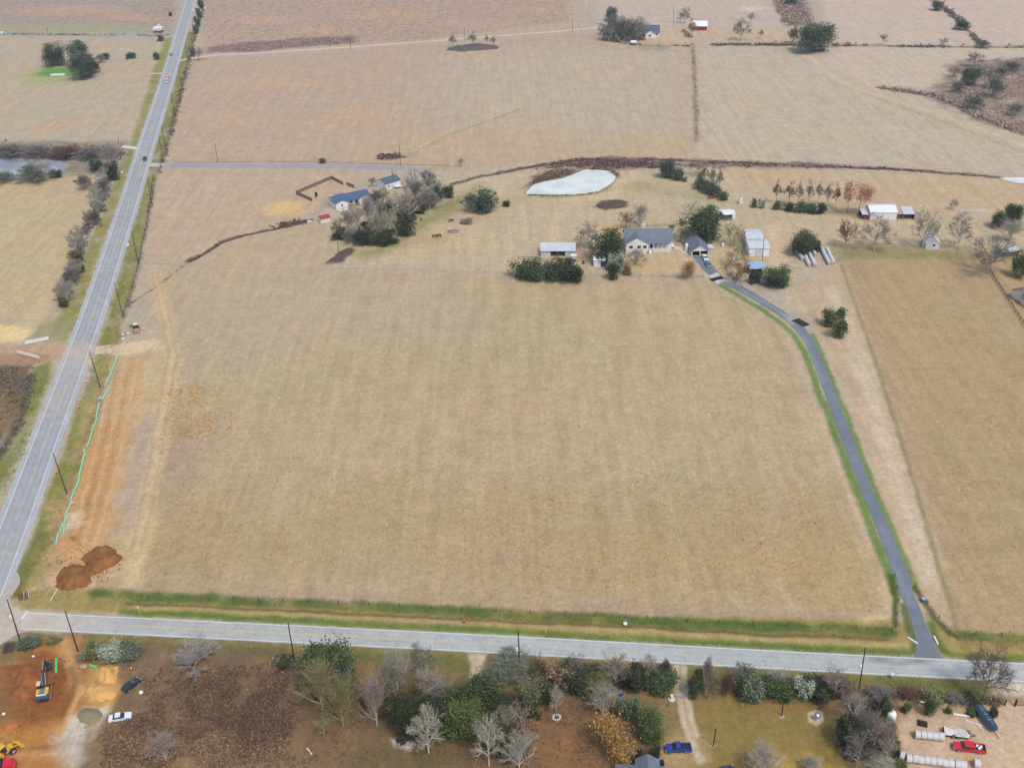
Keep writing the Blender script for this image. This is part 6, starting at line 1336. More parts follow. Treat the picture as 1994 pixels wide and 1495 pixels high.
# blue boat on its trailer, flatbed trailer
t = thing('boat', G(1919, 1404), 'blue covered boat on a trailer between two small bushes', 'boat', heading(G(1908, 1388), G(1931, 1420)))
secs = [(-3.2, 1.0, .75), (-1.5, 1.1, .75), (.5, 1.08, .75), (2.0, 1.0, .8), (3.0, .85, .9), (3.35, .6, 1.0)]; V = []; F = []
for x, wy, z0 in secs: V += [(x, -wy*.7, z0-.15), (x, -wy, 1.25), (x, -wy*.55, 1.62), (x, 0, 1.75), (x, wy*.55, 1.62), (x, wy, 1.25), (x, wy*.7, z0-.15)]
for i in range(5): F += [(i*7+j, i*7+j+1, i*7+j+8, i*7+j+7) for j in range(6)]+[(i*7+6, i*7, i*7+7, i*7+13)]
F += [tuple(range(6, -1, -1)), tuple(range(35, 42))]; m = MB(); m.add(V, F); o = m.build('covered_hull', MAT('blue_boat_cover', (52, 72, 88), .6, var=.35, scale=1.4), t); bpy_fix(o)
m = MB()
for x in (-2, -.5, 1): m.box((x, 0, 1.74), (.08, 1.1, .06))
m.box((-.3, 0, 1.78), (5.4, .08, .05)); m.build('cover_ribs', MAT('pale_blue_strap', (132, 166, 190), .6), t); m = MB(); m.box((.8, 0, .45), (6.4, .12, .14)); m.box((-1.6, 0, .42), (.12, 2.0, .12)); m.tube((3.6, 0, .45), (5.2, 0, .5), .07); m.build('trailer_frame', M_dkmetal, t); MB().tube((4.9, 0, .05), (4.9, 0, .9), .08).build('jack', M_trim, t)
for s in (-1, 1): wheel(t, -1.6, s*1.05, .33, .2)
t = thing('flatbed_trailer', G(1863, 1431), 'flatbed trailer under a pale sheet beside the upper bale row', 'trailer', heading(G(1838, 1427), G(1890, 1434)))
MB().box((-.2, 0, .75), (5.4, 2.2, .18)).build('deck', MAT('rusty_deck', (112, 92, 84), .85, var=.25), t); m = MB(); gx_, gy_ = np.linspace(-2.8, 2.3, 12), np.linspace(-1.05, 1.05, 6); V = [(x, y, 1.25+.35*math.sin(x*1.7+y)+.2*math.cos(y*2.3+x)) if abs(y) < .9 else (x, y*1.05, .82) for x in gx_ for y in gy_]; F = [(i*6+j, (i+1)*6+j, (i+1)*6+j+1, i*6+j+1) for i in range(11) for j in range(5)]; m.add(V, F); o = m.build('sheeted_load', MAT('pale_sheet', (214, 208, 196), .75, var=.18, scale=1.5), t); bpy_fix(o)
for s in (-1, 1):
    for x in (-.9, .1): wheel(t, x, s*1.05, .36, .22)
m = MB(); m.tube((2.4, .5, .7), (3.7, 0, .6), .07); m.tube((2.4, -.5, .7), (3.7, 0, .6), .07); m.tube((2.4, 0, .7), (2.5, 0, 1.9), .06); m.build('tongue', M_dkmetal, t)
# dark car at the bottom edge
t = vehicle((1410, 1504), (1392, 1510), (1428, 1498), 'dark vehicle just entering the bottom edge below the lawn', 'car', 'car'); sedan(t, P_black, 4.6, True)
# ------------------------------------------------------------------ hay bales laid end to end
M_net = MAT('grey_netwrap', (206, 203, 198), .85, var=.16, scale=2.5, bump=.3); M_hayend = MAT('bale_end', (186, 168, 138), .9, var=.2, scale=3)
_b = MB().lathe([(.80, -.60), (.88, -.54), (.9, 0), (.88, .54), (.80, .60)], (0, 0, 0), 18, 'X'); bale_me = bpy.data.meshes.new('hay_bale'); bale_me.from_pydata(_b.V, [], _b.F); bale_me.update(); bale_me.materials.append(M_net); bale_me.materials.append(M_hayend)
for p_ in list(bale_me.polygons)[-2:]: p_.material_index = 1
def bales(a, b, label, group, n=None, r=.9):
    P, Q = G(*a), G(*b); L = np.linalg.norm(Q-P); n = n or max(1, int(round(L/1.27))); st = L/n; hd = heading(P, Q); k = random.Random(int(a[0]))
    for i in range(n):
        o = bpy.data.objects.new('hay_bale', bale_me); COL.objects.link(o); q = P+(Q-P)*(i+.5)/n; s = r/.9; o.scale = (min(st/1.22, 1.25), s, s); o.location = (q[0]+k.gauss(0, .04), q[1]+k.gauss(0, .04), r*.97); o.rotation_euler = (k.uniform(0, 3), 0, hd+k.gauss(0, .012)); tag(o, label, 'hay bale', group)
bales((1780, 1434), (1837, 1440), 'grey round hay bale in the row beside the flatbed trailer', 'bales in the upper row of the dirt yard', 5); bales((1763, 1480), (1881, 1495), 'grey round hay bale in the long row at the bottom edge', 'bales in the lower row of the dirt yard', 10)
bales((1750, 1474), (1760, 1476), 'single grey hay bale at the left end of the lower row', None, 1); bales((1894, 1490), (1906, 1491), 'single pale hay bale standing apart right of the lower row', None, 1)
for a, b, lb, g in (((1553, 494), (1563, 508), 'grey round hay bale in the shortest far row left of the others', 'first far bale row'), ((1563, 493), (1576, 520), 'grey round hay bale in the second far row', 'second far bale row'), ((1573, 492), (1587, 520), 'grey round hay bale in the third far row', 'third far bale row'), ((1581, 489), (1588, 500), 'tan round hay bale behind the third far row', 'tan far bales'), ((1600, 488), (1615, 517), 'grey round hay bale in the left row of the far right pair', 'far right pair, left row'), ((1610, 488), (1623, 516), 'grey round hay bale in the right row of the far right pair', 'far right pair, right row')): bales(a, b, lb, g, None, .85)
# ------------------------------------------------------------------ poles
def pole(base, top, label, arm=False, box=False, group=None, r=.15, name='utility_pole'):
    P = G(*base); h = rise(base, top); tx, ty = G(*base)[:2]; t = thing(name, (P[0], P[1], 0), label, 'pole', 0, group)
    # lean so that the head stands where it is seen
    lo = P+np.array([0, 0, h]); px = PX(lo)[0]; dx = (top[0]-px)*MPP(lo); MB().tube((0, 0, -.3), (dx, 0, h), r*1.15, r*.75, 8).build('pole', M_pole, t)
    if arm:
        MB().box((dx*.96, -.15, h-.5), (2.2, .12, .14), .2).build('crossarm', M_pole, t)
        for q in (-.9, 0, .9): MB().lathe([(.06, 0), (.09, .1), (.05, .22)], (dx*.96+q*math.cos(.2), -.15+q*math.sin(.2), h-.42), 8).build('insulator', M_steel, t)
    if box: MB().lathe([(.1, 0), (.3, .05), (.3, .95), (.2, 1.05)], (dx*.7-.42, -.1, h*box), 10).build('transformer', M_trim, t)
    return t
for b, tp, lb in (((39, 1247), (14, 1167), 'leaning wooden pole with white box at the road junction'), ((152, 1268), (127, 1190), 'wooden pole in the dirt entrance right of the junction'), ((574, 1291), (561, 1212), 'bare leaning pole beside the roadside oak'), ((1012, 1312), (1009, 1228), 'upright pole with white box above the brush heap'), ((1672, 1348), (1685, 1260), 'right-hand roadside pole with white box near the dirt yard')): pole(b, tp, lb, False, .55 if 'white box' in lb else False)
for b, tp, lb in (((130, 960), (103, 881), 'nearest wooden pole along the highway verge'), ((195, 752), (173.5, 683), 'wooden pole behind the yellow sign on the highway verge'), ((239, 615), (222.8, 550.6), 'wooden pole above the green tractor on the highway verge'), ((269, 511.7), (255.9, 449), 'wooden pole where the ditch meets the highway verge'), ((297, 402.6), (287, 347), 'wooden pole on the highway verge below the lane'), ((317.4, 313), (309.8, 270), 'wooden pole at the mouth of the lane'), ((322, 286), (315, 247), 'wooden pole just beyond the lane on the highway'), ((339, 221), (333.7, 184), 'wooden pole on the far highway nearer than the pink truck'), ((354, 167.6), (346.7, 126.7), 'wooden pole beside the pink truck on the far highway'), ((365, 120), (360.5, 83), 'far highway pole at the mouth of the dirt lane'), ((374, 83), (368, 56), 'far highway pole beyond the dirt lane'), ((377.5, 60), (373, 35), 'farthest highway pole near the top edge')): pole(b, tp, lb)
for b, tp, lb in (((424.5, 316.6), (418.5, 280), 'wooden pole standing by the lane near the highway'), ((780, 323.6), (777, 281), 'wooden pole at the right end of the lane'), ((764, 341), (763, 326), 'short pole behind the white outbuilding'), ((811, 359), (806, 326), 'slim pole in the rear of the grove'), ((660, 491), (656.5, 466), 'leaning pole above the dark brush patch'), ((1483.5, 516), (1488, 463), 'dark pole in front of the white workshop'), ((682.6, 96.6), (682, 73), 'far pole on the left of the dirt lane'), ((905, 80), (904, 54), 'far pole behind the dark mound'), ((1114.6, 63), (1114.6, 35), 'far pole left of the far farm grove'), ((1311, 50), (1312, 15), 'far pole right of the far farmhouse'), ((93, 65), (92, 53), 'faint far pole near the side road'), ((231, 278), (229, 264), 'small pole by the ditch thicket'), ((1522, 1393), (1526, 1362), 'dark post with stones at its foot on the mown lawn'), ((1389, 1453), (1394, 1417), 'dark post on the lawn beside the blue pickup')): pole(b, tp, lb, r=.13)
# ------------------------------------------------------------------ road things
def cone(px, label, group, h=1.05):
    P = G(*px); t = thing('traffic_cone', P, label, 'traffic cone', 0, group); MB().box((0, 0, .05), (.62, .62, .09)).build('base', M_rub, t); MB().lathe([(.26, .08), (.2, .4), (.17, .5), (.06, h)], n=12).build('cone_body', MAT('cone_orange', (240, 96, 46), .6, var=.05), t); MB().lathe([(.185, .46), (.145, .68)], n=12).build('reflective_band', M_trim, t); return t
for q in ((185, 523), (171, 556), (158, 593), (150, 618), (140.5, 641)): cone(q, 'orange traffic cone on the left shoulder of the highway', 'cones on the left shoulder of the highway')
for q in ((252, 470), (180, 698), (168, 745), (153, 794), (135, 847), (110, 921)): cone(q, 'orange traffic cone on the grass right of the highway', 'cones right of the highway')
cone((903.5, 1210), 'tall orange marker cone on the farm road verge', None, 2.0); cone((256, 1303), 'orange cone lying near the yellow sand heap', None, .9)
def marker(px, label, mat, cap=None, h=1.7):
    P = G(*px); t = thing('marker_post', P, label, 'marker post'); MB().tube((0, 0, -.1), (-.1, 0, h), .09, .09).build('post', mat, t); MB().lathe([(.13, h-.05), (.13, h+.3), (.04, h+.38)], (-.1, 0, 0), 8).build('cap', cap or mat, t)
M_my = MAT('marker_yellow', (232, 206, 60), .6, var=.05)
marker((272.5, 1195), 'yellow marker post with white head near the junction', M_my, M_trim, 2.2); marker((632.5, 1207), 'yellow marker post on the verge left of the grove', M_my, None, 1.8); marker((1063, 1234), 'yellow marker post on the verge right of the middle pole', M_my, None, 1.8); marker((238, 1244), 'yellow marker post on the south verge behind the shrubs', M_my, None, 1.5)
def sign(px, top, wd, ht, mat, label, diamond=False):
    P = G(*px); h = rise(px, top); t = thing('road_sign', P, label, 'sign', math.radians(12)); MB().tube((0, .05, -.1), (0, .05, h), .05).build('post', M_steel, t)
    m = MB(); b_ = m.box((0, 0, 0), (wd, .04, ht)); o = m.build('sign_plate', mat, t); o.location = (0, 0, h-ht*.55); o.rotation_euler = (0, math.pi/4 if diamond else 0, 0)
sign((179, 726), (177, 702), 1.3, 1.3, M_my, 'yellow diamond warning sign beside the highway', True); sign((252, 492), (249, 474), 1.3, 1.1, M_trim, 'white road sign on the highway verge by the ditch mouth'); sign((240, 346), (239, 333), 1.1, .9, M_trim, 'white road sign left of the highway near the thicket'); sign((377.5, 26), (377, 18), 1.6, 1.3, M_trim, 'far white sign right of the highway'); sign((400, 22), (399, 14), 1.6, 1.4, M_trim, 'far white board beyond the fence row')
t = thing('mailbox', G(1735.5, 1320), 'white mailbox on a post beside the farm road', 'mailbox'); MB().tube((0, 0, -.1), (0, 0, 1.1), .07).build('post', M_wood, t); m = MB().prism([(-.3, 1.1), (.3, 1.1), (.3, 1.35), (.18, 1.52), (-.18, 1.52), (-.3, 1.35)], -.4, .4); bpy_fix(m.build('box', M_trim, t))
t = thing('manhole', G(1217.5, 1214), 'white concrete manhole with pipe on the verge', 'manhole'); MB().lathe([(.5, -.1), (.5, .22), (.42, .25)], n=14).build('ring', M_trim, t); MB().tube((.1, .1, .2), (.1, .1, 1.5), .06).build('vent_pipe', M_trim, t)
# green pipes strung along the dirt
M_gp = MAT('green_pipe', (146, 212, 176), .45, var=.12, scale=1); M_gp2 = MAT('bright_green_pipe', (84, 214, 104), .45, var=.1)
PIP = [(229, 692, 224, 709), (224, 708, 217, 726), (217, 726, 211, 741), (212, 740, 204, 753), (214, 757, 199, 780), (194, 785, 187, 814), (189, 815, 184, 830), (183, 828, 175.6, 855), (175, 858, 169, 872), (164, 875, 166, 887), (164, 887, 158, 913), (158, 913, 153, 931), (156, 931, 151, 943), (152, 943, 143, 958), (145, 959.5, 138, 973), (138, 983, 129, 1001), (133, 1001, 125.5, 1020), (122, 1020, 118, 1037), (125, 1022, 124, 1038.5), (114, 1041, 109, 1060)]
def pipe(q, label, group, mat, r=.22, name='pipe'):
    P, Q = G(q[0], q[1]), G(q[2], q[3]); t = thing(name, P, label, 'pipe', heading(P, Q), group); L = float(np.linalg.norm(Q-P)); MB().tube((0, 0, r), (L, 0, r+.02), r, r, 10).build('barrel', mat, t); MB().tube((L-.35, 0, r), (L+.05, 0, r+.02), r*1.25, r*1.25, 10).build('socket', mat, t); return t
for q in PIP: pipe(q, 'pale green pipe in the string laid along the orange dirt strip', 'green pipes strung beside the highway', M_gp, .27)
for i in range(3): pipe((108+i*1.3, 1310, 108.5+i*1.3, 1283), 'bright green pipe in the bundle right of the excavator boom', 'green pipes beside the excavator', M_gp2, .13)
for i in range(2): pipe((174, 1294+i*2.2, 189, 1298+i*2.2), 'bright green pipe lying above the yellow sand', 'green pipes above the sand', M_gp2, .16)
M_pp = MAT('pale_plastic_pipe', (206, 204, 200), .5, var=.1)
for i in range(3): pipe((49, 671-i*2.2, 95, 662-i*2.2), 'long pale pipe in the upper stack left of the highway', 'upper stack of pale pipes', M_pp, .3)
for i in range(3): pipe((34, 684+i*2.0, 76, 695+i*2.0), 'long pale pipe in the lower stack left of the highway', 'lower stack of pale pipes', MAT('dusty_pipe', (214, 188, 172), .6, var=.1), .28)
pipe((97, 1171, 112, 1147), 'thin white pipe leaning at the corner of the dirt strip', None, M_trim, .09); pipe((138, 1144, 142, 1137), 'short white pipe stub in the dark spoil', None, M_trim, .13); pipe((598, 1457, 607, 1468), 'short white pipe lying in the grass below the grove', None, M_trim, .12)
pipe((1856, 1391, 1888, 1396), 'long white pipe left of the blue boat', None, M_trim, .22); pipe((1880, 1402, 1912, 1414), 'long white pipe beside the boat trailer', 'white pipes beside the boat trailer', M_trim, .12); pipe((1900, 1406, 1914, 1424), 'thin white pipe along the boat trailer', None, M_trim, .09)
def fitting(px, label):
    t = thing('pipe_fitting', G(*px), label, 'pipe fitting', .6); MB().tube((-.8, 0, .3), (.8, 0, .3), .2).build('barrel', M_pp, t); MB().tube((0, 0, .3), (0, 0, .95), .14).build('stem', M_pp, t); MB().lathe([(.35, .9), (.35, 1.0)], n=12).build('handwheel', M_pp, t)
fitting((196, 777), 'white valve fitting at the upper bend of the green pipes'); fitting((140.5, 981), 'pinkish white valve fitting halfway down the green pipes')
def lump(name, px, sz, mat, label, cat, group=None, seed=0):
    rr = random.Random(seed+int(px[0])); m = MB(); V = []; n = 9
    prof = [(.7, 0), (1, .25), (.95, .6), (.6, .92), (.15, 1)]; m.lathe(prof, n=n); m.V = [(x*sz[0]*rr.uniform(.85, 1.15), y*sz[1]*rr.uniform(.85, 1.15), z*sz[2]*rr.uniform(.9, 1.1)) for x, y, z in m.V]; o = m.build(name, mat, None, True); P = G(*px); o.location = (P[0], P[1], -.02); return tag(o, label, cat, group)
for q in ((239.5, 653), (249.5, 651.5), (240, 662)): lump('bulk_bag', q, (.62, .6, 1.0), M_pp, 'white bulk bag standing on the dirt below the green tractor', 'bag', 'white bulk bags by the green tractor')
lump('concrete_chunk', (163, 1299), (1.1, .8, .9), MAT('concrete_lump', (176, 150, 120), .9, var=.2), 'tan concrete chunk beside the green pipes', 'concrete chunk'); lump('bucket', (275, 1349), (.5, .5, .7), M_trim, 'white round tub lying right of the black hatchback', 'tub'); lump('white_bag', (7.5, 1390), (.4, .4, .4), M_trim, 'white bag at the left edge of the red dirt', 'bag'); lump('white_bag', (65, 1278), (.35, .35, .4), M_trim, 'white bag on the bank above the excavator', 'bag')
t = thing('pallet_stack', G(158, 1281), 'grey broken pallets at the foot of the entrance pole', 'pallet', .5); m = MB()
for i in range(6): m.box((0, -1+i*.4, .5), (2.0, .25, .05), .03*i)
for i in range(3): m.box((-.8+i*.8, 0, .3), (.12, 2.2, .3))
m.build('boards', M_wood, t); t = thing('culvert_rack', G(18, 1264), 'dark slatted steel rack beside the junction', 'rack', .2); m = MB()
for i in range(9): m.box((0, -1.5+i*.4, .55), (2.6, .12, .1))
m.build('slats', M_dkmetal, t); m = MB()
for s in (-1, .25, 1): m.box((s*1.1, 0, .4), (.14, 3.5, .12))
m.build('rails', MAT('pale_rail', (150, 146, 140), .7), t); t = thing('culvert_end', G(46, 1163), 'rusty culvert end with white rails by the highway corner', 'culvert', .4); m = MB()
for i in range(5): m.tube((-1+i*.5, -1.4, .5), (-1+i*.5, 1.4, .5), .07)
m.build('bars', MAT('rust_bars', (110, 66, 56), .8, var=.3), t); m = MB(); m.tube((1.3, -1.3, .6), (1.3, 1.4, .6), .1); m.tube((.2, -1.4, .62), (.2, 1.4, .62), .08); m.build('rails', M_pp, t); t = thing('guide_rail', G(92, 1140), 'curved grey hose lying at the corner of the dirt strip', 'hose'); m = MB(); q_ = [G(x, y)-G(92, 1140) for x, y in ((80, 1118), (81, 1130), (84, 1139), (90, 1145), (100, 1143))]
for a, b in zip(q_[:-1], q_[1:]): m.tube((a[0], a[1], .2), (b[0], b[1], .2), .16, .16, 8)
m.build('hose_run', MAT('grey_hose', (150, 152, 150), .6), t)
# yard things
t = thing('barrel', G(1210.5, 1356), 'blue plastic barrel at the edge of the brown yard', 'barrel'); MB().lathe([(.36, 0), (.42, .3), (.42, .9), (.36, 1.15)], n=14).build('drum', paint_mat('barrel_blue', (44, 62, 168), .5), t); MB().lathe([(.30, 1.14), (.30, 1.2)], n=12).build('lid', paint_mat('barrel_lid', (60, 80, 190), .5), t)
t = thing('satellite_dish', G(1589.5, 1399), 'blue and white dish on a round sandy bed in the lawn', 'dish'); MB().tube((0, 0, -.1), (0, 0, 1.3), .09).build('mast', M_steel, t); m = MB().lathe([(.12, 0), (.45, .12), (.72, .32), (.66, .30), (.4, .13), (.1, .05)], n=18); o = m.build('reflector', paint_mat('dish_blue', (92, 112, 160), .6), t); o.location = (0, -.2, 1.3); o.rotation_euler = (math.radians(40), 0, 0); o = MB().lathe([(.1, 0), (.42, .02), (.3, .35), (.08, .4)], n=12).build('feed_cover', M_trim, t); o.location = (0, -.45, 1.55); o.rotation_euler = (math.radians(40), 0, 0)
t = thing('stone_ring', G(1084, 1397), 'ring of pale stones around the pale sapling', 'stone ring'); m = MB()
for i in range(11): m.box((math.cos(i*.55)*.8, math.sin(i*.55)*.8, .12), (.42, .3, .28), i*.55)
m.build('stones', MAT('pale_stones', (210, 206, 196)), t)
t = thing('tank', G(1734.5, 1397), 'round white tank among the dark bushes of the dirt yard', 'tank'); MB().lathe([(.95, 0), (1.05, .2), (1.05, 1.3), (.8, 1.75), (.3, 1.95)], n=18).build('shell', M_trim, t); MB().lathe([(.25, 1.9), (.25, 2.05)], n=10).build('lid', M_steel, t)
for q, lb in (((1407, 480), 'white upright tank left of the metal workshop'), ((1418, 525), 'white tank among the bare trees by the driveway'), ((1428, 504), 'white round tank behind the driveway trees')):
    t = thing('tank', G(*q), lb, 'tank'); MB().lathe([(.6, 0), (.65, .15), (.65, 1.3), (.4, 1.6)], n=14).build('shell', M_trim, t); MB().lathe([(.16, 1.55), (.16, 1.7)], n=8).build('lid', M_steel, t)
t = thing('well_post', G(1442, 397), 'tall white panel standing alone left of the small green bushes', 'panel'); MB().box((0, 0, 1.9), (1.3, 1.0, 3.6)).build('shell', M_trim, t); MB().box((0, 0, 3.78), (1.5, 1.2, .15)).build('cap', M_steel, t)
t = thing('barrel', G(1136, 514), 'dark red barrel between the barn and the small white shed', 'barrel'); MB().lathe([(.5, 0), (.55, .3), (.55, 1.2), (.5, 1.5)], n=12).build('drum', MAT('dark_red_drum', (140, 74, 80), .6), t); MB().lathe([(.4, 1.48), (.4, 1.55)], n=10).build('lid', M_dkmetal, t)
t = thing('culvert_headwall', G(1777, 1248), 'white concrete headwall left of the driveway mouth', 'headwall', .3); MB().box((0, 0, .15), (.35, 2.6, .5), .35).build('wall', M_trim, t); t = thing('culvert_headwall', G(1822, 1247), 'white concrete headwall right of the driveway mouth', 'headwall', -.2); MB().box((0, 0, .15), (.35, 2.6, .5), .2).build('wall', M_trim, t)
t = thing('dog_house', G(1799, 1171), 'dark box beside the driveway gate', 'box'); MB().box((0, 0, .5), (1.2, .9, 1.0)).build('wall', MAT('blue_grey_box', (92, 102, 116), .7), t); MB().box((0, 0, 1.05), (1.4, 1.1, .1)).build('lid', M_steel, t)
pad('stone_slab', [(594, 427), (603, 425.5), (607, 431), (599, 433)], .12, (226, 222, 214))
# white dog: one skinned body
def dog(px, hd, label):
    J = [(-.42, 0, .62), (-.15, 0, .64), (.22, 0, .62), (.42, 0, .66), (.56, 0, .86), (.68, 0, .90), (.86, 0, .84), (-.62, 0, .78), (-.74, 0, .9)]; Rr = [.15, .15, .19, .15, .10, .11, .05, .04, .025]; E = [(0, 1), (1, 2), (2, 3), (3, 4), (4, 5), (5, 6), (0, 7), (7, 8)]
    for s in (-1, 1):
        k = len(J); J += [(-.40, s*.12, .42), (-.50, s*.12, .24), (-.44, s*.12, .04), (-.36, s*.12, .02)]; Rr += [.10, .05, .04, .045]; E += [(0, k), (k, k+1), (k+1, k+2), (k+2, k+3)]
        k = len(J); J += [(.34, s*.12, .40), (.32, s*.12, .20), (.34, s*.12, .03), (.41, s*.12, .02)]; Rr += [.08, .05, .04, .045]; E += [(3, k), (k, k+1), (k+1, k+2), (k+2, k+3)]
        k = len(J); J += [(.62, s*.09, 1.04)]; Rr += [.035]; E += [(5, k)]
    me = bpy.data.meshes.new('dog'); me.from_pydata(J, E, []); me.update(); o = bpy.data.objects.new('dog', me); COL.objects.link(o); o.modifiers.new('skin', 'SKIN'); o.modifiers.new('sub', 'SUBSURF').render_levels = 1
    for i, v in enumerate(me.skin_vertices[0].data): v.radius = (Rr[i], Rr[i]); v.use_root = i == 1
    me.materials.append(MAT('white_fur', (236, 228, 214), .9, var=.1)); P = G(*px); o.location = (P[0], P[1], 0); o.rotation_euler = (0, 0, hd); o.scale = (1.25, 1.25, 1.25); return tag(o, label, 'dog')
dog((1794, 1371), math.pi*.93, 'white dog standing by the hedge fence of the dirt yard')
# ------------------------------------------------------------------ heaps of earth
def heap(name, pts, h, mat, label, cat, edge=2.2, rough=.35, step=.45, wan=3.2):
    P = Gs(pts); c = P.mean(0); x = np.arange(P[:, 0].min()-1, P[:, 0].max()+1, step); y = np.arange(P[:, 1].min()-1, P[:, 1].max()+1, step); X, Y = [q.ravel() for q in np.meshgrid(x, y)]
    sd = sdist(X+wan*(fbm(X, Y, 2.6, 3)-.5), Y+wan*(fbm(X, Y, 2.6, 5)-.5), P, True); Z = h*np.clip(sd/edge, -.3, 1)*(1-rough+2*rough*fbm(X, Y, 2.6, 7, 4))+.12*(vnoise(X, Y, .8, 2)-.5)*(sd > 0)
    Z = np.where(sd > -.5, Z, -.4); nx_, ny_ = len(x), len(y); ii = np.arange(nx_*ny_).reshape(ny_, nx_); Q = np.stack([ii[:-1, :-1], ii[:-1, 1:], ii[1:, 1:], ii[1:, :-1]], -1).reshape(-1, 4); Q = Q[(sd[Q] > -.9).any(1)]
    me = npmesh(name, np.stack([X-c[0], Y-c[1], Z], 1), Q, mat); me.shade_smooth(); o = link(name, me, None); o.location = (c[0], c[1], 0); return tag(o, label, cat)
M_spoil = MAT('dark_spoil', (142, 94, 48), .95, var=.5, scale=.5, bump=.8); M_sand = MAT('yellow_sand', (218, 166, 96), .95, var=.22, scale=1.2, bump=.5); M_gravel = MAT('grey_green_gravel', (142, 130, 98), .95, var=.2, scale=2.5, bump=.5); M_reddirt = MAT('red_dirt', (150, 92, 48), .95, var=.4, scale=.5, bump=.8); M_brush = MAT('burnt_brush', (92, 74, 64), .95, var=.4, scale=1.5, bump=.8)
heap('dirt_heap', [(165, 1084), (180, 1064), (212, 1060), (230, 1070), (235, 1090), (222, 1102), (196, 1116), (176, 1120), (164, 1104)], 1.5, M_spoil, 'dark brown dirt heap on the corner of the big field', 'dirt heap'); heap('dirt_heap', [(116, 1112), (140, 1100), (166, 1104), (178, 1120), (170, 1142), (120, 1150), (108, 1140)], .9, M_spoil, 'flatter brown dirt heap beside the highway corner', 'dirt heap', 1.8, .6)
heap('sand_heap', [(188, 1318), (194, 1300), (212, 1296), (232, 1300), (235, 1318), (226, 1332), (204, 1330)], 1.5, M_sand, 'yellow sand heap left of the black hatchback', 'sand heap', 1.8, .5); heap('sand_heap', [(165, 1352), (178, 1330), (205, 1334), (226, 1340), (218, 1362), (196, 1368), (178, 1362)], .6, M_sand, 'low spread of yellow sand below the sand heap', 'sand heap', 1.5, .6)
heap('gravel_heap', [(149, 1393), (155, 1382), (172, 1377), (190, 1381), (200, 1391), (194, 1404), (176, 1410), (157, 1406)], 2.0, M_gravel, 'rounded grey-green gravel heap on white ground', 'gravel heap', 3.5, .10, .35, .8); heap('dirt_heap', [(160, 1412), (186, 1404), (188, 1412), (168, 1418)], .6, MAT('tan_dirt', (170, 146, 110), .95, var=.2), 'small tan ridge at the foot of the gravel heap', 'dirt heap', 1.0)
heap('dirt_heap', [(22, 1316), (40, 1292), (66, 1288), (74, 1310), (70, 1350), (44, 1368), (22, 1352)], 1.6, M_reddirt, 'broad red-brown dirt heap left of the excavator', 'dirt heap', 3.0, .35); heap('dirt_heap', [(4, 1405), (24, 1396), (34, 1412), (22, 1424), (2, 1424)], 1.1, MAT('orange_dirt', (180, 112, 62), .95, var=.25, bump=.4), 'orange dirt heap at the left edge', 'dirt heap', 1.6)
heap('brush_pile', [(1160, 401), (1172, 393), (1206, 389), (1223, 393), (1213, 404), (1176, 408)], 1.2, M_brush, 'long dark brush pile below the milky pond', 'brush pile', 2.5, .6, .6); heap('brush_pile', [(634, 513), (655, 494), (686, 482), (688, 488), (664, 508)], 1.1, M_brush, 'dark brush pile by the leaning pole', 'brush pile', 2.0, .6, .6); heap('brush_pile', [(868, 450), (880, 445), (894, 448), (890, 455), (874, 455)], .7, MAT('grey_brush', (140, 120, 106), .95, var=.3), 'low grey-brown brush pile in the pasture', 'brush pile', 1.5, .6, .6)
heap('earth_mound', [(868, 98), (885, 90), (930, 86), (972, 90), (970, 96), (900, 101)], 1.6, MAT('dark_mound', (98, 88, 80), .95, var=.3, scale=.6), 'dark oval mound with thin trees in the upper pasture', 'mound', 5, .4, 1.4)
def cow(px, hd, label):
    t = thing('cow', G(*px), label, 'cow', hd, 'dark cattle in the pasture')
    J = [(-.8, 0, 1.15), (-.3, 0, 1.08), (.4, 0, 1.08), (.85, 0, 1.15), (1.15, 0, .95), (1.45, 0, .6), (1.62, 0, .42), (-1.0, 0, 1.2), (-1.08, 0, .6)]; Rr = [.33, .38, .38, .32, .2, .18, .11, .06, .03]; E = [(0, 1), (1, 2), (2, 3), (3, 4), (4, 5), (5, 6), (0, 7), (7, 8)]
    for s in (-1, 1):
        for b_, x in ((0, -.8), (3, .7)): k = len(J); J += [(x, s*.25, .75), (x-.06*(b_ == 0), s*.25, .42), (x, s*.25, .03)]; Rr += [.16, .09, .07]; E += [(b_, k), (k, k+1), (k+1, k+2)]
    me = bpy.data.meshes.new('body'); me.from_pydata(J, E, []); me.update(); o = bpy.data.objects.new('body', me); COL.objects.link(o); o.parent = t; o.modifiers.new('skin', 'SKIN'); o.modifiers.new('sub', 'SUBSURF').render_levels = 1
    for i, v in enumerate(me.skin_vertices[0].data): v.radius = (Rr[i], Rr[i]); v.use_root = i == 1
    me.materials.append(MAT('dark_hide', (72, 54, 44), .85, var=.2))
cow((878, 432.5), .4, 'dark brown animal grazing right of the grove, upper of three'); cow((846, 463), .2, 'dark brown animal grazing on bare soil, left of its neighbour'); cow((856, 461.5), 2.6, 'dark brown animal grazing on bare soil, right of its neighbour')
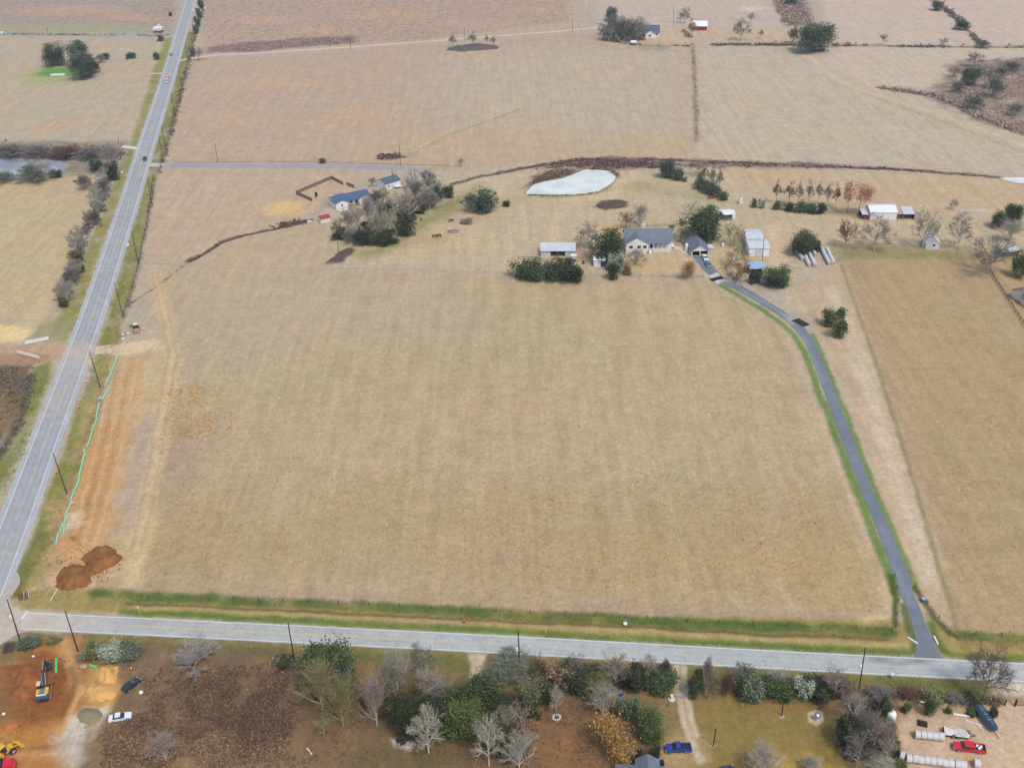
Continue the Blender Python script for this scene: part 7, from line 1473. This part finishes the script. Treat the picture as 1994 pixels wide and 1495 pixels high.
# ------------------------------------------------------------------ growth nobody could count
M_tuft = tintmat('tufts', .32, .25, .05, .35, .9)
def inside(pts, n, rg, soft=0):
    P = Gs(pts); lo, hi = P.min(0), P.max(0); out = []; soft = min(soft, .22*float(min(hi-lo))); got = 0
    while got < n:
        q = rg.uniform(lo, hi, (max(n, 400), 2)); sd = sdist(q[:, 0], q[:, 1], P, True)+soft*(fbm(q[:, 0], q[:, 1], 6, 31)-.5); k = sd > rg.uniform(-.05, 1, len(q))**1.3*soft; out.append(q[k]); got += int(k.sum())
        if len(out) > 400: break
    return np.vstack(out)[:n]
def along(pts, hw, n, rg):
    P = spline(Gs(pts), 2); s = rg.uniform(0, len(P)-1.001, n); i = s.astype(int); f = (s-i)[:, None]; q = P[i]*(1-f)+P[i+1]*f; return q+rg.normal(size=(n, 2))*hw*.55
def stuff(name, label, cat, tint, specs, seed=0):
    """specs: (points, n, size, height, sprays, clumping metres)"""
    global RNG
    rg = np.random.default_rng(seed+5); keep = RNG; RNG = rg; V = []; Q = []; k = 0
    for how, pts, hw, n, size, ht, m, patch in specs:
        B = inside(pts, n, rg, 3+hw if hw else 13) if how == 'area' else along(pts, hw, n, rg)
        if patch: B = B[fbm(B[:, 0], B[:, 1], patch, seed+1) > rg.uniform(.30, .62, len(B))]
        s = size*rg.uniform(.55, 1.5, len(B)); P = np.repeat(np.column_stack([B, np.zeros(len(B))]), m, 0); sr = np.repeat(s, m)
        P[:, :2] += rg.normal(size=(len(P), 2))*sr[:, None]*.34; P[:, 2] = np.abs(rg.normal(size=len(P)))*sr/size*ht*.5+.02+relief(P[:, 0], P[:, 1])
        v, q = leafquads(P, 1.0, .3); c = np.repeat(P, 4, 0); v = c+(v-c)*np.repeat(sr, 4)[:, None]*.30; V.append(v); Q.append(q+k); k += len(v)
    RNG = keep; me = npmesh(name, np.vstack(V), np.vstack(Q), M_tuft); o = link(name, me, None); o.color = (*np.clip(A(tint)*1.6, 0, .9), 1); tag(o, label, cat, None, 'stuff'); return o
SCRUB = [(245, 1296), (575, 1290), (610, 1390), (640, 1440), (650, 1490), (430, 1505), (200, 1505), (196, 1420), (280, 1370)]
stuff('scrub', 'dark purplish winter scrub covering the field right of the parked cars', 'scrub', (102, 80, 64), [('area', SCRUB, 0, 10000, .48, .4, 5, 5), ('area', [(420, 1330), (570, 1340), (572, 1440), (500, 1450), (440, 1400)], 0, 4500, .5, .4, 5, 5)], 1)
stuff('dead_weeds', 'pale brown dead weeds among the dark scrub', 'weeds', (134, 108, 80), [('area', SCRUB, 0, 4800, .42, .35, 5, 4), ('area', [(196, 1405), (330, 1425), (600, 1440), (620, 1500), (180, 1500)], 0, 3200, .55, .4, 5, 4)], 2)
YARD = [(575, 1360), (760, 1330), (1050, 1345), (1300, 1352), (1305, 1440), (1290, 1500), (600, 1500)]
stuff('leaf_litter', 'brown fallen leaves and weeds on the ground under the grove', 'leaf litter', (116, 90, 62), [('area', YARD, 0, 9000, .4, .2, 4, 5)], 3)
stuff('undergrowth', 'dark undergrowth between the roadside trees and hedge shrubs', 'undergrowth', (78, 72, 50), [('area', [(1030, 1296), (1310, 1306), (1308, 1350), (1040, 1350)], 0, 4200, .65, 1.4, 6, 5), ('area', [(600, 1330), (760, 1350), (960, 1330), (1040, 1370), (1000, 1430), (760, 1420)], 0, 4500, .6, .7, 6, 5), ('area', [(1425, 1325), (1640, 1332), (1640, 1362), (1430, 1356)], 0, 2200, .65, 1.3, 6, 0), ('area', [(1640, 1360), (1730, 1370), (1740, 1480), (1640, 1480)], 0, 3000, .6, 1.0, 6, 6),
      ('area', [(650, 458), (700, 440), (760, 400), (850, 370), (880, 378), (790, 462), (660, 474)], 0, 900, 1.3, 1.2, 6, 9)], 4)
stuff('bramble', 'greyish brown bramble hedge along the dirt yard fence', 'bramble', (112, 98, 82), [('line', [(1682, 1350), (1740, 1352), (1812, 1359), (1900, 1366), (1945, 1368)], 1.1, 2400, .5, 1.0, 6, 7), ('line', [(540, 1290), (580, 1294)], 1.5, 150, .8, 1.0, 6, 0), ('area', [(1035, 1290), (1310, 1300), (1310, 1346), (1040, 1346)], 0, 1500, .6, 1.4, 6, 5)], 5)
stuff('creek_scrub', 'dark purplish scrub following the creek and ditches', 'scrub', (104, 82, 76), [('line', [(880, 358), (950, 341), (1020, 326), (1100, 313), (1170, 307), (1300, 310), (1500, 318), (1600, 321), (1700, 327), (1850, 339), (1945, 346)], 1.3, 1500, 1.0, .8, 5, 14), ('area', [(1035, 330), (1100, 315), (1180, 308), (1335, 313), (1640, 322), (1640, 329), (1330, 326), (1250, 330), (1200, 331), (1120, 327)], 0, 1900, 1.1, .6, 5, 12), ('line', [(365, 508), (400, 490), (430, 470), (480, 455), (540, 443), (585, 432), (606, 428)], .7, 600, .55, .45, 5, 5), ('line', [(360, 515), (330, 540), (300, 562), (250, 594)], .7, 150, .45, .3, 5, 5),
      ('line', [(545, 440), (590, 432)], 3, 160, 1.2, .8, 6, 0), ('area', [(735, 301), (770, 300), (790, 306), (760, 312), (738, 311)], 0, 120, 1.6, .8, 5, 0)], 6)
stuff('reeds', 'dark brown reeds on the far bank of the milky pond', 'reeds', (116, 98, 78), [('area', [(1028, 368), (1038, 348), (1068, 334), (1118, 331), (1112, 340), (1062, 352), (1042, 358)], 0, 900, 1.0, .9, 6, 0), ('line', [(1150, 330), (1185, 331), (1202, 342)], 1.2, 200, .9, .8, 5, 0), ('line', [(1030, 380), (1075, 381), (1121, 380), (1165, 375)], .8, 200, .7, .5, 5, 9)], 7)
stuff('far_scrub', 'purplish scrub spread over the far rough pastures', 'scrub', (150, 130, 114), [('area', [(1800, 187), (1838, 160), (1850, 130), (1880, 118), (2100, 108), (2100, 290), (1994, 258), (1900, 235)], 0, 5200, 1.25, 1.1, 5, 26), ('area', [(1503, 2), (1562, 0), (1586, 50), (1530, 50)], 0, 2600, 1.8, 1.6, 5, 0), ('area', [(400, 93), (560, 77), (700, 71), (690, 84), (480, 101)], 0, 1600, 1.3, .6, 5, 25), ('area', [(395, 0), (1110, 0), (1112, 42), (800, 80), (400, 104)], 0, 2200, 1.0, .3, 4, 40), ('area', [(-40, 0), (350, 0), (338, 50), (-40, 50)], 0, 900, 1.0, .3, 4, 40), ('line', [(1349, 84), (1353, 160), (1355, 220)], 1.2, 240, 1.0, 1.0, 5, 11), ('line', [(1355, 220), (1357, 276)], .8, 60, .8, .8, 5, 10), ('line', [(1715, 171), (1830, 190), (1900, 224), (1994, 262)], 2.5, 500, 1.8, 1.2, 6, 0)], 8)
stuff('fence_growth', 'dark weedy growth along the far field fences', 'hedge growth', (104, 98, 82), [('line', [(1620, 89), (1800, 92), (2100, 94)], 1.6, 420, 2.0, 1.5, 6, 30), ('line', [(1815, 0), (1875, 47), (1906, 86)], 2.2, 420, 2.0, 1.6, 6, 30), ('line', [(1390, 88), (1540, 88), (1600, 90)], 2.4, 300, 1.8, 1.2, 6, 20), ('line', [(1165, 78), (1250, 88), (1345, 90)], 1.6, 220, 1.5, .9, 6, 20), ('line', [(395, 20), (380, 70), (362, 140), (345, 210), (325, 292), (308, 340)], 1.6, 700, 1.4, 1.1, 6, 18), ('line', [(-60, 67), (100, 68), (330, 70)], 2.0, 260, 1.6, .8, 5, 30), ('line', [(-40, 293), (60, 296), (190, 298), (240, 300)], 4.5, 900, 1.8, 2.2, 6, 18),
      ('line', [(222, 318), (205, 370), (185, 425), (160, 470), (140, 540), (118, 590)], 2.6, 900, 1.3, 1.2, 6, 14), ('line', [(60, 730), (45, 800), (5, 880), (-40, 930)], 1.8, 500, .8, .7, 6, 8), ('area', [(-60, 716), (62, 713), (48, 780), (0, 860), (-60, 900)], 0, 1700, .8, .5, 5, 6), ('line', [(300, 345), (287, 430), (264, 540), (240, 618)], .9, 420, .8, .6, 5, 10)], 9)
stuff('verge_grass', 'rough green grass on the road verges', 'grass', (108, 120, 62), [('line', [(180, 1155), (330, 1162), (450, 1168), (700, 1179), (950, 1195), (1250, 1208), (1500, 1220), (1735, 1228)], 2.0, 3000, .34, .24, 4, 5), ('line', [(240, 1190), (450, 1203), (700, 1215), (950, 1229), (1250, 1245), (1500, 1258), (1770, 1272)], 1.2, 1300, .32, .16, 4, 6), ('line', [(170, 1250), (450, 1265), (700, 1276), (900, 1286)], 2.4, 1100, .36, .2, 4, 6), ('line', [(1560, 1322), (1749, 1334), (1900, 1344)], 2.4, 700, .36, .2, 4, 6), ('line', [(280, 400), (252, 500), (222, 610), (205, 700), (165, 850), (120, 980), (70, 1110)], 2.2, 1800, .38, .2, 4, 7),
      ('line', [(1866, 1236), (2000, 1244), (2200, 1256)], 1.6, 450, .34, .2, 4, 5), ('line', [(82, 720), (70, 790), (30, 900), (-20, 990)], 2.4, 900, .38, .2, 4, 6)], 10)
stuff('dry_grass', 'tufts of straw-coloured dead grass scattered over the fields', 'grass', (178, 152, 110), [('area', [(320, 640), (1560, 660), (1728, 1195), (900, 1178), (200, 1145)], 8, 9000, .4, .10, 4, 9), ('area', [(1740, 780), (2100, 780), (2200, 1230), (1870, 1222)], 8, 2500, .4, .10, 4, 8)], 11)
stuff('orange_grass', 'ochre bunch grass in the lower part of the big field', 'grass', (182, 142, 84), [('area', [(900, 930), (1640, 900), (1722, 1190), (900, 1172)], 30, 4200, .45, .12, 4, 6), ('area', [(320, 800), (1100, 860), (1100, 1165), (240, 1135)], 30, 3000, .45, .12, 4, 8), ('area', [(308, 745), (460, 735), (468, 850), (300, 890)], 14, 1500, .5, .16, 5, 5)], 12)
stuff('far_thicket', 'grey-olive brushwood under the trees of the far farm', 'undergrowth', (120, 114, 98), [('area', [(1168, 60), (1200, 50), (1250, 52), (1262, 80), (1200, 84), (1170, 80)], 0, 800, 2.2, 3.0, 7, 0), ('line', [(1330, 60), (1346, 74)], 2, 60, 1.5, 1.5, 6, 0)], 13)
stuff('clods', 'clods of soil thrown around the dirt heaps', 'clods', (104, 66, 40), [('area', [(90, 1100), (170, 1050), (240, 1062), (245, 1100), (190, 1150), (100, 1160)], 0, 500, .35, .25, 5, 4), ('area', [(10, 1290), (130, 1280), (135, 1400), (20, 1430)], 0, 700, .35, .25, 5, 5)], 14)
# ------------------------------------------------------------------ air
hz = MB(); hz.box((0, 1500, 92.5), (14600, 4200, 189.4)); ho = hz.build('haze', None); ho['kind'] = 'stuff'; ho['label'] = 'thin pale haze over the farmland'
hm = bpy.data.materials.new('haze'); hm.use_nodes = True; hn = hm.node_tree; hn.nodes.remove(hn.nodes['Principled BSDF']); pv = hn.nodes.new('ShaderNodeVolumePrincipled'); pv.inputs['Color'].default_value = (.86, .88, .92, 1); pv.inputs['Density'].default_value = .00011; pv.inputs['Anisotropy'].default_value = .2
hn.links.new(pv.outputs[0], hn.nodes['Material Output'].inputs['Volume']); ho.data.materials.append(hm)
